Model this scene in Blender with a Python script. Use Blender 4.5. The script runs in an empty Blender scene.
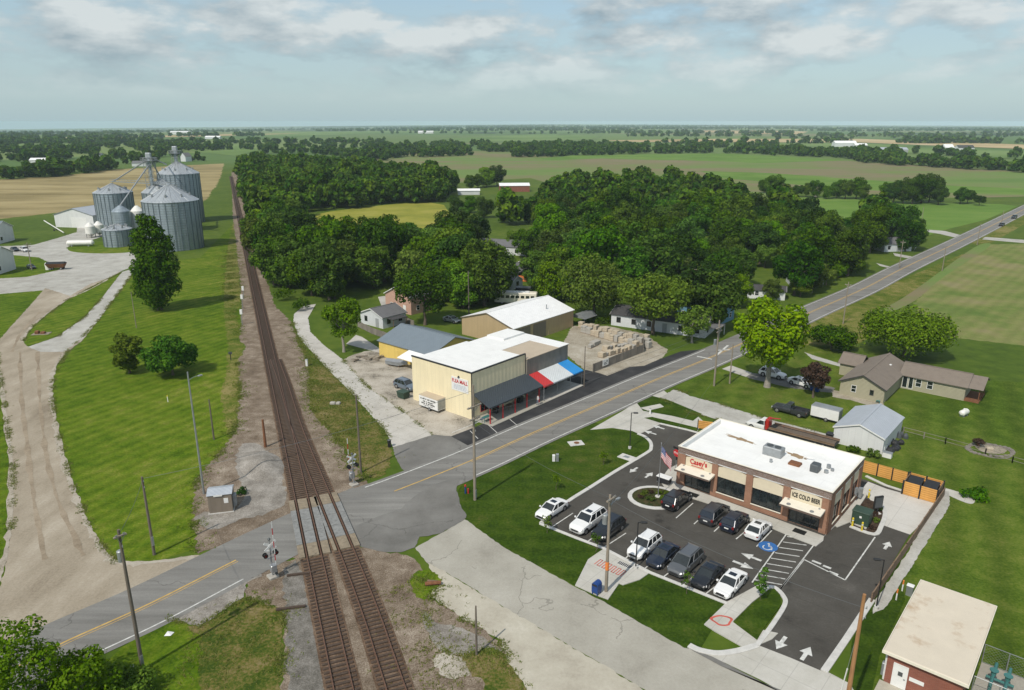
import bpy, bmesh, math, random
import numpy as np
from mathutils import Vector, Matrix
from mathutils.geometry import tessellate_polygon
random.seed(7); RNG = np.random.default_rng(7)
sc = bpy.context.scene
COL = sc.collection
R = math.radians
PI = math.pi

# ---------------------------------------------------------------- survey
# The site was surveyed from the photograph: a ground point is recovered from the
# drone's height and tilt; everything is then built at that real position.
CAM_H = 45.3; FOC = 735.0; HOR = 121.5
TILT = math.atan((345 - HOR) / FOC); SP, CP = math.sin(TILT), math.cos(TILT)
def at(px, py, z=0.0):
    u = (px - 512) / FOC; v = (py - 345) / FOC
    t = (z - CAM_H) / -(SP + v * CP)
    return Vector((u * t, (CP - v * SP) * t, z))
def hgt(bx, by, ty):
    Y = at(bx, by).y; v = (ty - 345) / FOC
    return CAM_H - (Y * SP + v * Y * CP) / (CP - v * SP)
AX = R(-40.5)                                   # the town grid
U = Vector((math.cos(AX), math.sin(AX), 0)); V = Vector((-U.y, U.x, 0))

# ---------------------------------------------------------------- object helpers
def tag(o, label=None, cat=None, group=None, kind=None):
    if label: o['label'] = label
    if cat: o['category'] = cat
    if group: o['group'] = group
    if kind: o['kind'] = kind
    return o
def thing(name, label, cat, loc=(0, 0, 0), rotz=0.0, group=None):
    o = bpy.data.objects.new(name, None); COL.objects.link(o)
    o.location = loc; o.rotation_euler = (0, 0, rotz); o.empty_display_size = .3
    return tag(o, label, cat, group)
def kids(o): return [c for c in o.children]
def copy_tree(o, parent=None):
    c = o.copy(); COL.objects.link(c); c.parent = parent
    for ch in list(o.children): copy_tree(ch, c)
    return c

class MB:
    def __init__(s): s.v = []; s.f = []; s.m = []
    def add(s, vs, fs, mi=0, T=None):
        b = len(s.v)
        for p in vs:
            p = Vector(p)
            s.v.append(tuple(T @ p) if T is not None else tuple(p))
        for f in fs: s.f.append([i + b for i in f]); s.m.append(mi)
        return s
    def box(s, x0, y0, z0, x1, y1, z1, mi=0, T=None):
        vs = [(x0,y0,z0),(x1,y0,z0),(x1,y1,z0),(x0,y1,z0),(x0,y0,z1),(x1,y0,z1),(x1,y1,z1),(x0,y1,z1)]
        return s.add(vs, [(3,2,1,0),(4,5,6,7),(0,1,5,4),(1,2,6,5),(2,3,7,6),(3,0,4,7)], mi, T)
    def cbox(s, c, d, mi=0, rz=0.0):
        T = Matrix.Translation(c) @ Matrix.Rotation(rz, 4, 'Z')
        return s.box(-d[0]/2, -d[1]/2, -d[2]/2, d[0]/2, d[1]/2, d[2]/2, mi, T)
    def bbox(s, x0, y0, z0, x1, y1, z1, b=.03, mi=0, T=None):   # chamfered in plan and on top
        pl = [(x0+b,y0),(x1-b,y0),(x1,y0+b),(x1,y1-b),(x1-b,y1),(x0+b,y1),(x0,y1-b),(x0,y0+b)]
        pi_ = [(x0+b*1.4,y0+b),(x1-b*1.4,y0+b),(x1-b,y0+b*1.4),(x1-b,y1-b*1.4),(x1-b*1.4,y1-b),(x0+b*1.4,y1-b),(x0+b,y1-b*1.4),(x0+b,y0+b*1.4)]
        vs = [(x,y,z0) for x,y in pl] + [(x,y,z1-b) for x,y in pl] + [(x,y,z1) for x,y in pi_]
        fs = [tuple(range(7,-1,-1)), tuple(range(16,24))]
        for k in range(8):
            j = (k+1) % 8
            fs += [(k,j,8+j,8+k), (8+k,8+j,16+j,16+k)]
        return s.add(vs, fs, mi, T)
    def prism(s, poly, z0, z1, mi=0, T=None, top=True, bot=True):
        poly = [tuple(p[:2]) for p in poly]; n = len(poly)
        a = sum(poly[i][0]*poly[(i+1)%n][1]-poly[(i+1)%n][0]*poly[i][1] for i in range(n))
        if a < 0: poly = poly[::-1]
        vs = [(x,y,z0) for x,y in poly] + [(x,y,z1) for x,y in poly]
        fs = [(i,(i+1)%n,n+(i+1)%n,n+i) for i in range(n)]
        tr = tessellate_polygon([[Vector((x,y,0)) for x,y in poly]])
        for t in tr:
            q = [poly[i] for i in t]
            ar = (q[1][0]-q[0][0])*(q[2][1]-q[0][1])-(q[2][0]-q[0][0])*(q[1][1]-q[0][1])
            if ar < 0: t = t[::-1]
            if top: fs.append(tuple(i+n for i in t))
            if bot: fs.append(tuple(t[::-1]))
        return s.add(vs, fs, mi, T)
    def cyl(s, p0, p1, r0, r1=None, n=10, mi=0, caps=True):
        r1 = r0 if r1 is None else r1
        p0 = Vector(p0); p1 = Vector(p1); d = (p1-p0)
        q = d.normalized().to_track_quat('Z','Y') if d.length > 1e-9 else Matrix.Identity(3).to_quaternion()
        vs = []
        for p, r in ((p0,r0),(p1,r1)):
            for k in range(n):
                a = 2*PI*k/n
                vs.append(p + q @ Vector((r*math.cos(a), r*math.sin(a), 0)))
        fs = [(k,(k+1)%n,n+(k+1)%n,n+k) for k in range(n)]
        if caps: fs += [tuple(range(n-1,-1,-1)), tuple(range(n,2*n))]
        return s.add(vs, fs, mi)
    def lathe(s, prof, n=24, mi=0, c=(0,0,0)):
        vs = []; fs = []
        for r, z in prof:
            for k in range(n):
                a = 2*PI*k/n
                vs.append((c[0]+r*math.cos(a), c[1]+r*math.sin(a), c[2]+z))
        for i in range(len(prof)-1):
            for k in range(n):
                j = (k+1)%n
                fs.append((i*n+k, i*n+j, (i+1)*n+j, (i+1)*n+k))
        return s.add(vs, fs, mi)
    def tube(s, pts, r, n=6, mi=0):
        for a, b in zip(pts[:-1], pts[1:]): s.cyl(a, b, r, r, n, mi)
        return s
    def loft(s, rings, mi=0, caps=True):
        n = len(rings[0]); vs = [p for r in rings for p in r]; fs = []
        for i in range(len(rings)-1):
            for k in range(n):
                j = (k+1)%n
                fs.append((i*n+k, i*n+j, (i+1)*n+j, (i+1)*n+k))
        if caps: fs += [tuple(range(n-1,-1,-1)), tuple((len(rings)-1)*n+k for k in range(n))]
        return s.add(vs, fs, mi)
    def build(s, name, mats, parent=None, smooth=False):
        me = bpy.data.meshes.new(name); me.from_pydata(s.v, [], s.f)
        if not isinstance(mats, (list, tuple)): mats = [mats]
        for m in mats: me.materials.append(m)
        if len(mats) > 1: me.polygons.foreach_set('material_index', s.m)
        if smooth: me.polygons.foreach_set('use_smooth', [True]*len(me.polygons))
        me.update()
        o = bpy.data.objects.new(name, me); COL.objects.link(o)
        if parent is not None: o.parent = parent
        return o

# ---------------------------------------------------------------- materials
class NT:
    def __init__(s, name):
        s.m = bpy.data.materials.new(name); s.m.use_nodes = True
        s.t = s.m.node_tree; s.t.nodes.clear()
        s.out = s.n('ShaderNodeOutputMaterial')
    def n(s, typ, **kw):
        o = s.t.nodes.new(typ)
        for k, v in kw.items(): setattr(o, k, v)
        return o
    def l(s, a, b): s.t.links.new(a, b)
    def noise(s, vec, scale, detail=4, rough=.6, dist=0.0):
        o = s.n('ShaderNodeTexNoise'); o.inputs['Scale'].default_value = scale
        o.inputs['Detail'].default_value = detail; o.inputs['Roughness'].default_value = rough
        o.inputs['Distortion'].default_value = dist
        if vec is not None: s.l(vec, o.inputs['Vector'])
        return o.outputs['Fac']
    def ramp(s, fac, stops):
        o = s.n('ShaderNodeValToRGB'); e = o.color_ramp.elements
        while len(e) < len(stops): e.new(.5)
        for el, (p, c) in zip(e, stops):
            el.position = p; el.color = (*c, 1) if len(c) == 3 else c
        s.l(fac, o.inputs['Fac']); return o.outputs['Color']
    def mix(s, fac, a, b, blend='MIX'):
        o = s.n('ShaderNodeMix', data_type='RGBA', blend_type=blend)
        for sock, v in ((o.inputs[0], fac), (o.inputs[6], a), (o.inputs[7], b)):
            if isinstance(v, (int, float)): sock.default_value = v
            elif isinstance(v, tuple): sock.default_value = (*v, 1) if len(v) == 3 else v
            else: s.l(v, sock)
        return o.outputs[2]
    def math(s, op, a, b=None, clamp=False):
        o = s.n('ShaderNodeMath', operation=op, use_clamp=clamp)
        for i, v in enumerate((a, b)):
            if v is None: continue
            if isinstance(v, (int, float)): o.inputs[i].default_value = v
            else: s.l(v, o.inputs[i])
        return o.outputs[0]
    def pos(s, scale=None, rot=0.0, obj=False):
        g = s.n('ShaderNodeTexCoord').outputs['Object'] if obj else s.n('ShaderNodeNewGeometry').outputs['Position']
        if scale is None and rot == 0: return g
        m = s.n('ShaderNodeMapping'); s.l(g, m.inputs['Vector'])
        m.inputs['Rotation'].default_value = (0, 0, rot)
        if scale is not None: m.inputs['Scale'].default_value = scale
        return m.outputs['Vector']
    def bump(s, h, strength=.3, dist=.05):
        o = s.n('ShaderNodeBump'); o.inputs['Strength'].default_value = strength; o.inputs['Distance'].default_value = dist
        s.l(h, o.inputs['Height']); return o.outputs['Normal']
    def done(s, col, rough=.8, metal=0.0, normal=None, spec=.5, **kw):
        b = s.n('ShaderNodeBsdfPrincipled')
        for k, v in (('Base Color', col), ('Roughness', rough), ('Metallic', metal), ('Specular IOR Level', spec)):
            if isinstance(v, (int, float)): b.inputs[k].default_value = v
            elif isinstance(v, tuple): b.inputs[k].default_value = (*v, 1)
            else: s.l(v, b.inputs[k])
        for k, v in kw.items(): b.inputs[k.replace('_', ' ')].default_value = v
        if normal is not None: s.l(normal, b.inputs['Normal'])
        s.l(b.outputs[0], s.out.inputs['Surface']); return s.m
def sh(c, k): return tuple(min(1, x*k) for x in c)

def plain(name, c, rough=.7, metal=0.0, var=.14, scale=1.5, spec=.4, streak=False, **kw):
    """painted / cast / sheet surface with faint wear"""
    t = NT(name); p = t.pos((1,1,.25) if streak else (1,1,1), obj=True)
    f = t.noise(p, scale, 5, .65)
    col = t.ramp(f, [(.3, sh(c, 1-var)), (.55, c), (.75, sh(c, 1+var*.6))])
    return t.done(col, rough, metal, spec=spec, **kw)
def paint(name, c, flake=0.0):
    t = NT(name)
    return t.done(c, .28, flake, Coat_Weight=.7, Coat_Roughness=.06)
def ground(name, stops, scale=.4, fine=6.0, fineamt=.35, big=.04, bigamt=.35, stretch=None, rot=0.0, bump=.3, rough=.95, bumpd=.03, extra=None, contrast=1.5):
    """natural ground: patches, mid mottling, fine speckle"""
    t = NT(name); p = t.pos(stretch, rot)
    a = t.noise(p, scale, 6, .65); b = t.noise(t.pos(), big, 4, .6); c = t.noise(t.pos(), fine, 3, .7)
    f = t.math('ADD', t.math('MULTIPLY', a, 1-bigamt), t.math('MULTIPLY', b, bigamt))
    f = t.math('ADD', f, t.math('MULTIPLY', t.math('SUBTRACT', c, .5), fineamt))
    f = t.math('ADD', t.math('MULTIPLY', t.math('SUBTRACT', f, .5), contrast), .5)
    col = t.ramp(f, stops)
    if extra: col = extra(t, col)
    return t.done(col, rough, 0, t.bump(c, bump, bumpd), spec=.08)

def stripes(direction, width, amount, c=(1,1,1)):
    def ex(t, col):
        p = t.pos((1,1,1), -direction)
        s_ = t.n('ShaderNodeSeparateXYZ'); t.l(p, s_.inputs[0])
        wob = t.math('MULTIPLY', t.noise(t.pos(), .08, 2), width*.8)
        y = t.math('ADD', s_.outputs[1], wob)
        w = t.math('SINE', t.math('MULTIPLY', y, PI/width))
        k = t.math('ADD', t.math('MULTIPLY', w, amount), 1.0)
        cmb = t.n('ShaderNodeCombineColor')
        for i in range(3): t.l(k, cmb.inputs[i])
        return t.mix(1.0, col, cmb.outputs[0], 'MULTIPLY')
    return ex
def cracks(scale=.12, amt=.5, joints=None):
    def ex(t, col):
        v = t.n('ShaderNodeTexVoronoi', feature='DISTANCE_TO_EDGE'); v.inputs['Scale'].default_value = scale
        d = t.n('ShaderNodeVectorMath', operation='ADD'); t.l(t.pos(), d.inputs[0])
        nz = t.n('ShaderNodeTexNoise'); nz.inputs['Scale'].default_value = .5; nz.inputs['Detail'].default_value = 5; t.l(t.pos(), nz.inputs['Vector'])
        sc_ = t.n('ShaderNodeVectorMath', operation='SCALE'); sc_.inputs['Scale'].default_value = 3.0; t.l(nz.outputs['Color'], sc_.inputs[0])
        t.l(sc_.outputs[0], d.inputs[1]); t.l(d.outputs[0], v.inputs['Vector'])
        m = t.math('LESS_THAN', v.outputs['Distance'], .006)
        gate = t.math('GREATER_THAN', t.noise(t.pos(), .15, 2), .5)
        m = t.math('MULTIPLY', t.math('MULTIPLY', m, gate), amt)
        return t.mix(m, col, (.05,.045,.04))
    return ex
def worn(dummy):
    # oil drips in the stalls, pale scuffs, paver seams
    def ex(t, col):
        v = t.n('ShaderNodeTexVoronoi'); v.inputs['Scale'].default_value = .42; t.l(t.pos(), v.inputs['Vector'])
        d = t.math('ADD', v.outputs['Distance'], t.math('MULTIPLY', t.noise(t.pos(), 3, 4), .35))
        oil = t.ramp(d, [(.30,(1,1,1)),(.46,(0,0,0))])
        gate = t.ramp(t.noise(t.pos(), .16, 2), [(.48,(0,0,0)),(.60,(1,1,1))])
        col = t.mix(t.math('MULTIPLY', t.math('MULTIPLY', oil, gate), .55), col, (.028,.026,.024))
        sc_ = t.ramp(t.noise(t.pos((.25,2.2,1), R(-50)), .9, 5, .7), [(.60,(0,0,0)),(.74,(1,1,1))])
        col = t.mix(t.math('MULTIPLY', sc_, .35), col, (.15,.14,.125))
        b = t.n('ShaderNodeTexBrick'); b.offset = .0; b.inputs['Scale'].default_value = 1.0; b.inputs['Mortar Size'].default_value = .035; b.inputs['Brick Width'].default_value = 60; b.inputs['Row Height'].default_value = 4.4
        t.l(t.pos((1,1,1), -AX), b.inputs['Vector'])
        return t.mix(t.math('MULTIPLY', b.outputs['Fac'], .35), col, (.035,.033,.03))
    return ex
def slabs(size, rot, c=(.1,.1,.09), amt=.45):
    def ex(t, col):
        b = t.n('ShaderNodeTexBrick'); b.offset = 0; b.inputs['Scale'].default_value = 1.0
        b.inputs['Mortar Size'].default_value = .03; b.inputs['Brick Width'].default_value = size; b.inputs['Row Height'].default_value = size
        t.l(t.pos((1,1,1), -rot), b.inputs['Vector'])
        return t.mix(t.math('MULTIPLY', b.outputs['Fac'], amt), col, c)
    return ex

GR = dict(contrast=2.3, scale=.35, fine=3.2, fineamt=.5, big=.03, bigamt=.45, bump=.5, bumpd=.06)
M = {}
M['grass'] = ground('grass', [(.22,(.030,.062,.004)),(.42,(.056,.100,.006)),(.56,(.082,.122,.010)),(.68,(.125,.145,.022)),(.85,(.175,.165,.05))], **GR)
M['lawn_left'] = ground('lawn_left', [(.12,(.033,.072,.003)),(.40,(.070,.122,.005)),(.55,(.094,.144,.008)),(.75,(.138,.172,.018)),(.93,(.195,.188,.055))], extra=stripes(R(62),1.1,.13), **GR)
M['lawn_new'] = ground('lawn_new', [(.12,(.017,.038,.003)),(.42,(.032,.062,.004)),(.58,(.045,.078,.006)),(.78,(.070,.088,.014)),(.93,(.11,.095,.03))], extra=stripes(R(2),1.2,.08), **GR)
M['lawn_house'] = ground('lawn_house', [(.12,(.036,.070,.005)),(.40,(.063,.105,.009)),(.55,(.083,.122,.014)),(.75,(.118,.145,.024)),(.93,(.165,.158,.05))], extra=stripes(R(60),2.2,.12), **GR)
M['verge'] = ground('verge', [(.22,(.045,.082,.007)),(.42,(.090,.120,.014)),(.58,(.15,.150,.035)),(.78,(.23,.195,.075))], **GR)
M['dry_grass'] = ground('dry_grass', [(.22,(.036,.064,.008)),(.40,(.072,.095,.014)),(.56,(.14,.122,.035)),(.75,(.20,.158,.075))], **GR)
M['ballast'] = ground('ballast', [(.15,(.078,.057,.039)),(.42,(.172,.132,.096)),(.6,(.245,.198,.150)),(.85,(.41,.352,.285))], scale=.5, fine=7, fineamt=.75, big=.07, bigamt=.35, bump=.9, bumpd=.08)
M['ballast_pale'] = ground('ballast_pale', [(.2,(.085,.078,.066)),(.5,(.17,.158,.138)),(.8,(.30,.28,.255))], scale=.8, fine=7, fineamt=.6, bump=.9, bumpd=.08)
M['ballast_rust'] = ground('ballast_rust', [(.2,(.06,.037,.024)),(.5,(.138,.092,.062)),(.8,(.24,.175,.125))], scale=.8, fine=6, fineamt=.6, bump=.9, bumpd=.08)
M['gravel'] = ground('gravel', [(.2,(.19,.155,.112)),(.42,(.295,.252,.190)),(.58,(.355,.308,.240)),(.75,(.43,.382,.31)),(.9,(.52,.48,.41))], scale=.25, fine=4, fineamt=.3, big=.05, bigamt=.4, stretch=(1,.35,1), rot=R(20))
M['gravel_dark'] = ground('gravel_dark', [(.2,(.17,.135,.095)),(.45,(.265,.215,.155)),(.6,(.32,.265,.195)),(.85,(.40,.345,.265))], scale=.3, fine=4, fineamt=.3)
M['gravel_edge'] = ground('gravel_edge', [(.2,(.25,.215,.165)),(.5,(.37,.33,.27)),(.85,(.46,.42,.36))], scale=.6, fine=4, fineamt=.4)
M['gravel_pale'] = ground('gravel_pale', [(.2,(.26,.245,.215)),(.5,(.39,.38,.345)),(.8,(.50,.49,.455))], scale=.25, fine=4, fineamt=.3)
M['gravel_grey'] = ground('gravel_grey', [(.2,(.13,.115,.098)),(.5,(.235,.215,.188)),(.8,(.38,.355,.32))], scale=.5, fine=6, fineamt=.6, bump=.7)
M['lot_dirt'] = ground('lot_dirt', [(.28,(.10,.088,.075)),(.42,(.30,.27,.22)),(.56,(.42,.38,.32)),(.8,(.50,.47,.41))], scale=.22, fine=4, fineamt=.35, big=.09, bigamt=.4)
M['stone_dirt'] = ground('stone_dirt', [(.25,(.19,.165,.125)),(.45,(.30,.265,.205)),(.62,(.37,.335,.27)),(.8,(.46,.43,.37))], scale=.25, fine=4, fineamt=.4)
M['road'] = ground('road', [(.2,(.13,.126,.115)),(.45,(.185,.18,.168)),(.6,(.215,.21,.195)),(.8,(.27,.263,.245))], scale=.5, fine=5, fineamt=.22, big=.1, bigamt=.3, stretch=(.12,1.6,1), rot=R(-46), bump=.15, bumpd=.01, rough=.85, extra=cracks(.09,.35))
M['asphalt_new'] = ground('asphalt_new', [(.2,(.050,.046,.040)),(.45,(.072,.067,.059)),(.6,(.082,.077,.068)),(.8,(.115,.107,.095))], scale=.3, fine=6, fineamt=.3, big=.12, bigamt=.5, bump=.2, bumpd=.012, rough=.88, extra=worn(.0))
M['asphalt_store'] = ground('asphalt_store', [(.2,(.025,.025,.027)),(.5,(.042,.042,.044)),(.8,(.075,.073,.072))], scale=.3, fine=6, fineamt=.3, big=.12, bigamt=.5, bump=.2, bumpd=.012, rough=.85)
M['asphalt_mid'] = ground('asphalt_mid', [(.2,(.12,.116,.107)),(.5,(.172,.167,.155)),(.8,(.225,.22,.205))], scale=.25, fine=6, fineamt=.2, big=.1, bigamt=.4, extra=cracks(.09,.3))
M['street'] = ground('street', [(.15,(.25,.232,.195)),(.42,(.335,.318,.272)),(.6,(.375,.357,.308)),(.85,(.44,.42,.37))], scale=.25, fine=4, fineamt=.2, big=.06, bigamt=.4, extra=cracks(.10,.34), bump=.15)
M['street_cream'] = ground('street_cream', [(.2,(.31,.28,.225)),(.42,(.40,.368,.30)),(.6,(.45,.42,.345)),(.8,(.54,.51,.44))], scale=.3, fine=3, fineamt=.25, big=.08, bigamt=.4, bump=.15)
M['alley'] = ground('alley', [(.2,(.33,.31,.28)),(.45,(.44,.42,.38)),(.8,(.55,.53,.49))], scale=.25, fine=4, fineamt=.25, extra=slabs(4.2, R(-33)), bump=.15)
M['concrete'] = ground('concrete', [(.2,(.36,.345,.30)),(.5,(.46,.445,.40)),(.8,(.54,.525,.485))], scale=.35, fine=4, fineamt=.16, big=.15, bigamt=.4, extra=slabs(2.6, AX, (.2,.19,.18), .35), bump=.1, bumpd=.01)
M['apron'] = ground('apron', [(.2,(.36,.33,.29)),(.4,(.50,.48,.44)),(.8,(.60,.585,.55))], scale=.25, fine=4, fineamt=.16, big=.12, bigamt=.5, extra=slabs(4.0, AX, (.2,.19,.18), .35), bump=.1, bumpd=.01)
M['mulch'] = ground('mulch', [(.2,(.022,.014,.010)),(.5,(.05,.033,.023)),(.8,(.10,.07,.05))], scale=2, fine=9, fineamt=.6, bump=.8)
M['flowerbed'] = ground('flowerbed', [(.25,(.02,.035,.010)),(.45,(.05,.055,.02)),(.6,(.085,.06,.03)),(.78,(.13,.09,.05))], scale=2.2, fine=7, fineamt=.6, bump=.9, bumpd=.1)
M['wheat'] = ground('wheat', [(.25,(.135,.105,.045)),(.42,(.235,.19,.088)),(.55,(.315,.255,.125)),(.8,(.40,.335,.18))], scale=.03, fine=1.2, fineamt=.18, big=.012, bigamt=.45, stretch=(.35,1.6,1), rot=R(-8))
M['meadow'] = ground('meadow', [(.25,(.15,.17,.025)),(.5,(.245,.245,.040)),(.8,(.33,.30,.075))], scale=.05, fine=1.5, fineamt=.2)
M['field_brown'] = ground('field_brown', [(.28,(.11,.18,.045)),(.42,(.14,.205,.055)),(.52,(.17,.17,.075)),(.62,(.205,.165,.10)),(.70,(.13,.19,.05)),(.85,(.17,.23,.07))], scale=.011, fine=.5, fineamt=.12, big=.006, bigamt=.5, stretch=(.3,2.0,1), rot=R(-6))
M['field_green'] = ground('field_green', [(.25,(.075,.145,.022)),(.5,(.115,.20,.035)),(.8,(.175,.24,.06))], scale=.02, fine=.8, fineamt=.2, stretch=(.5,1.5,1), rot=R(-20))
M['field_pale'] = ground('field_pale', [(.25,(.09,.15,.04)),(.5,(.13,.20,.055)),(.8,(.19,.25,.09))], scale=.004, fine=.2, fineamt=.15, big=.002)
M['field_gold'] = ground('field_gold', [(.25,(.30,.23,.11)),(.5,(.42,.32,.17)),(.8,(.52,.43,.27))], scale=.004, fine=.2, fineamt=.15, big=.002)
M['crop_rows'] = ground('crop_rows', [(.25,(.085,.14,.03)),(.42,(.135,.175,.045)),(.55,(.19,.195,.07)),(.68,(.225,.20,.10)),(.85,(.16,.20,.06))], scale=.06, fine=2, fineamt=.2, extra=stripes(R(47),1.5,.06))
M['line_white'] = plain('line_white', (.58,.58,.55), .75, var=.4, scale=2.2)
M['line_yellow'] = plain('line_yellow', (.52,.34,.10), .7, var=.3, scale=1.2)
M['line_blue'] = plain('line_blue', (.03,.13,.36), .6)
M['line_red'] = plain('line_red', (.50,.10,.07), .7, var=.3)
M['kerb'] = plain('kerb', (.54,.53,.50), .85, var=.15)
# ---------------------------------------------------------------- ground sheets
def spline(pts, n=6, closed=True):
    out = []; k = len(pts)
    rng = range(k) if closed else range(k-1)
    for i in rng:
        if closed: a, b, c, d = pts[(i-1)%k], pts[i], pts[(i+1)%k], pts[(i+2)%k]
        else: a, b, c, d = pts[max(i-1,0)], pts[i], pts[i+1], pts[min(i+2,k-1)]
        for q in range(n):
            t = q/n
            out.append(.5*((2*b)+(c-a)*t+(2*a-5*b+4*c-d)*t*t+(3*b-a-3*c+d)*t**3))
    if not closed: out.append(pts[-1])
    return out
def jitter(pts, step, amp, seed):
    r = random.Random(seed); out = []; n = len(pts)
    for i in range(n):
        a, b = pts[i], pts[(i+1)%n]; L = (b-a).length; k = max(1, min(60, int(L/step)))
        nrm = Vector((-(b-a).y, (b-a).x, 0)); nrm = nrm.normalized() if nrm.length > 0 else nrm
        for q in range(k):
            p = a.lerp(b, q/k)
            out.append(p + nrm*r.uniform(-amp, amp))
    return out
SHEETN = [0]
def sheet(name, px, mat, layer, smooth=False, edge=0.0, world=False, lift=None):
    pts = [Vector(p) if world else at(*p) for p in px]
    if smooth: pts = spline(pts, 5)
    if edge: pts = jitter(pts, max(.45, edge*1.2), edge*.6, len(px)+layer)
    SHEETN[0] += 1; z = .006*layer+.00006*SHEETN[0] if lift is None else lift
    me = bpy.data.meshes.new(name)
    vs = [(p.x, p.y, z) for p in pts]
    fs = []
    for t in tessellate_polygon([[Vector((p.x, p.y, 0)) for p in pts]]):
        q = [pts[i] for i in t]
        if (q[1].x-q[0].x)*(q[2].y-q[0].y)-(q[2].x-q[0].x)*(q[1].y-q[0].y) < 0: t = t[::-1]
        fs.append(tuple(t))
    me.from_pydata(vs, [], fs); me.materials.append(M[mat] if isinstance(mat, str) else mat)
    o = bpy.data.objects.new(name, me); COL.objects.link(o)
    o['kind'] = 'structure'
    return o
def offset_line(pts, d):
    out = []
    for i, p in enumerate(pts):
        a = pts[max(i-1,0)]; b = pts[min(i+1,len(pts)-1)]; t = (b-a); t.z = 0; t.normalize()
        out.append(p + Vector((-t.y, t.x, 0))*d)
    return out
def ribbon(name, pts, w, mat, layer, off=0.0, seg=None):
    """flat strip along a world polyline"""
    c = offset_line(pts, off); a = offset_line(c, w/2); b = offset_line(c, -w/2); z = .006*layer
    m = MB(); n = len(pts)
    vs = [(p.x,p.y,z) for p in a] + [(p.x,p.y,z) for p in b]
    m.add(vs, [(n+i, n+i+1, i+1, i) for i in range(n-1)])
    o = m.build(name, M[mat] if isinstance(mat, str) else mat); o['kind'] = 'structure'; return o
def kerb(name, px, w=.28, h=.13, closed=False, world=False, smooth=0):
    pts = [Vector(p) if world else at(*p) for p in px]
    if smooth: pts = spline(pts, smooth, closed)
    if closed: pts = pts + [pts[0]]
    m = MB(); a = offset_line(pts, w/2); b = offset_line(pts, -w/2); n = len(pts)
    if closed:
        a[0] = a[-1] = (a[0]+a[-1])/2; b[0] = b[-1] = (b[0]+b[-1])/2
    rings = [[(a[i].x,a[i].y,0.0),(b[i].x,b[i].y,0.0),(b[i].x,b[i].y,h-.02),(b[i].x*.85+a[i].x*.15,b[i].y*.85+a[i].y*.15,h),(a[i].x,a[i].y,h)] for i in range(n)]
    m.loft(rings)
    o = m.build(name, M['kerb']); o['kind'] = 'structure'; return o

# terrain: one disc out to the horizon, dipping a little in the far west
def far_dip(x, y):
    d = math.hypot(x, y)
    if d < 2500: return 0.0
    s = min(1, (d-2500)/7000); s = s*s*(3-2*s)
    az = math.degrees(math.atan2(x, y))
    w = max(0, min(1, (-az+2)/36)); e = max(0, min(1, (az-5)/32))
    return -s*(66*w + 20*e + 3)
t = NT('open_country'); p = t.pos()
near = t.ramp(t.math('ADD', t.math('MULTIPLY', t.noise(p,.3,6,.65), .55), t.math('MULTIPLY', t.noise(p,.025,4,.6), .45)),
              [(.3,(.038,.070,.005)),(.46,(.062,.105,.007)),(.58,(.090,.130,.012)),(.74,(.14,.155,.03))])
vor = t.n('ShaderNodeTexVoronoi'); vor.inputs['Scale'].default_value = .0016
t.l(t.pos((1,.62,1), R(12)), vor.inputs['Vector'])
sepc = t.n('ShaderNodeSeparateColor'); t.l(vor.outputs['Color'], sepc.inputs[0])
patch = t.ramp(sepc.outputs[0], [(0,(.075,.15,.028)),(.3,(.13,.20,.045)),(.5,(.18,.24,.07)),(.68,(.20,.19,.09)),(.82,(.11,.17,.04)),(1,(.38,.30,.16))])
patch.node.color_ramp.interpolation = 'CONSTANT'
ln = t.n('ShaderNodeVectorMath', operation='LENGTH'); t.l(p, ln.inputs[0])
fk = t.math('MULTIPLY', t.math('SUBTRACT', ln.outputs['Value'], 800), 1/200, clamp=True)
woods = t.math('GREATER_THAN', t.noise(t.pos((1,.5,1)), .0011, 5, .65), .56)
wk = t.math('MULTIPLY', woods, t.math('MULTIPLY', t.math('SUBTRACT', ln.outputs['Value'], 2600), 1/400, clamp=True))
far = t.mix(wk, t.mix(.4, patch, t.ramp(t.noise(p,.02,4), [(.3,(.05,.10,.02)),(.7,(.14,.17,.06))])), (.018,.034,.012))
M['country'] = t.done(t.mix(fk, near, far), .95, 0, t.bump(t.noise(p,5,3,.7), .4, .05), spec=.2)
m = MB(); rad = [0]+[30*1.22**k for k in range(36)]; rad = [r for r in rad if r < 14000]+[14000]; NS = 96
vs = [(0,0,0)]
for r in rad[1:]:
    for k in range(NS):
        a = 2*PI*k/NS; x, y = r*math.cos(a), r*math.sin(a)
        vs.append((x, y, far_dip(x, y)))
fs = [(0, 1+k, 1+(k+1)%NS) for k in range(NS)]
for i in range(len(rad)-2):
    for k in range(NS):
        j = (k+1) % NS; b0 = 1+i*NS; b1 = b0+NS
        fs.append((b0+k, b1+k, b1+j, b0+j))
m.add(vs, fs); g = m.build('ground', M['country'], smooth=True); g['kind'] = 'structure'

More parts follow.
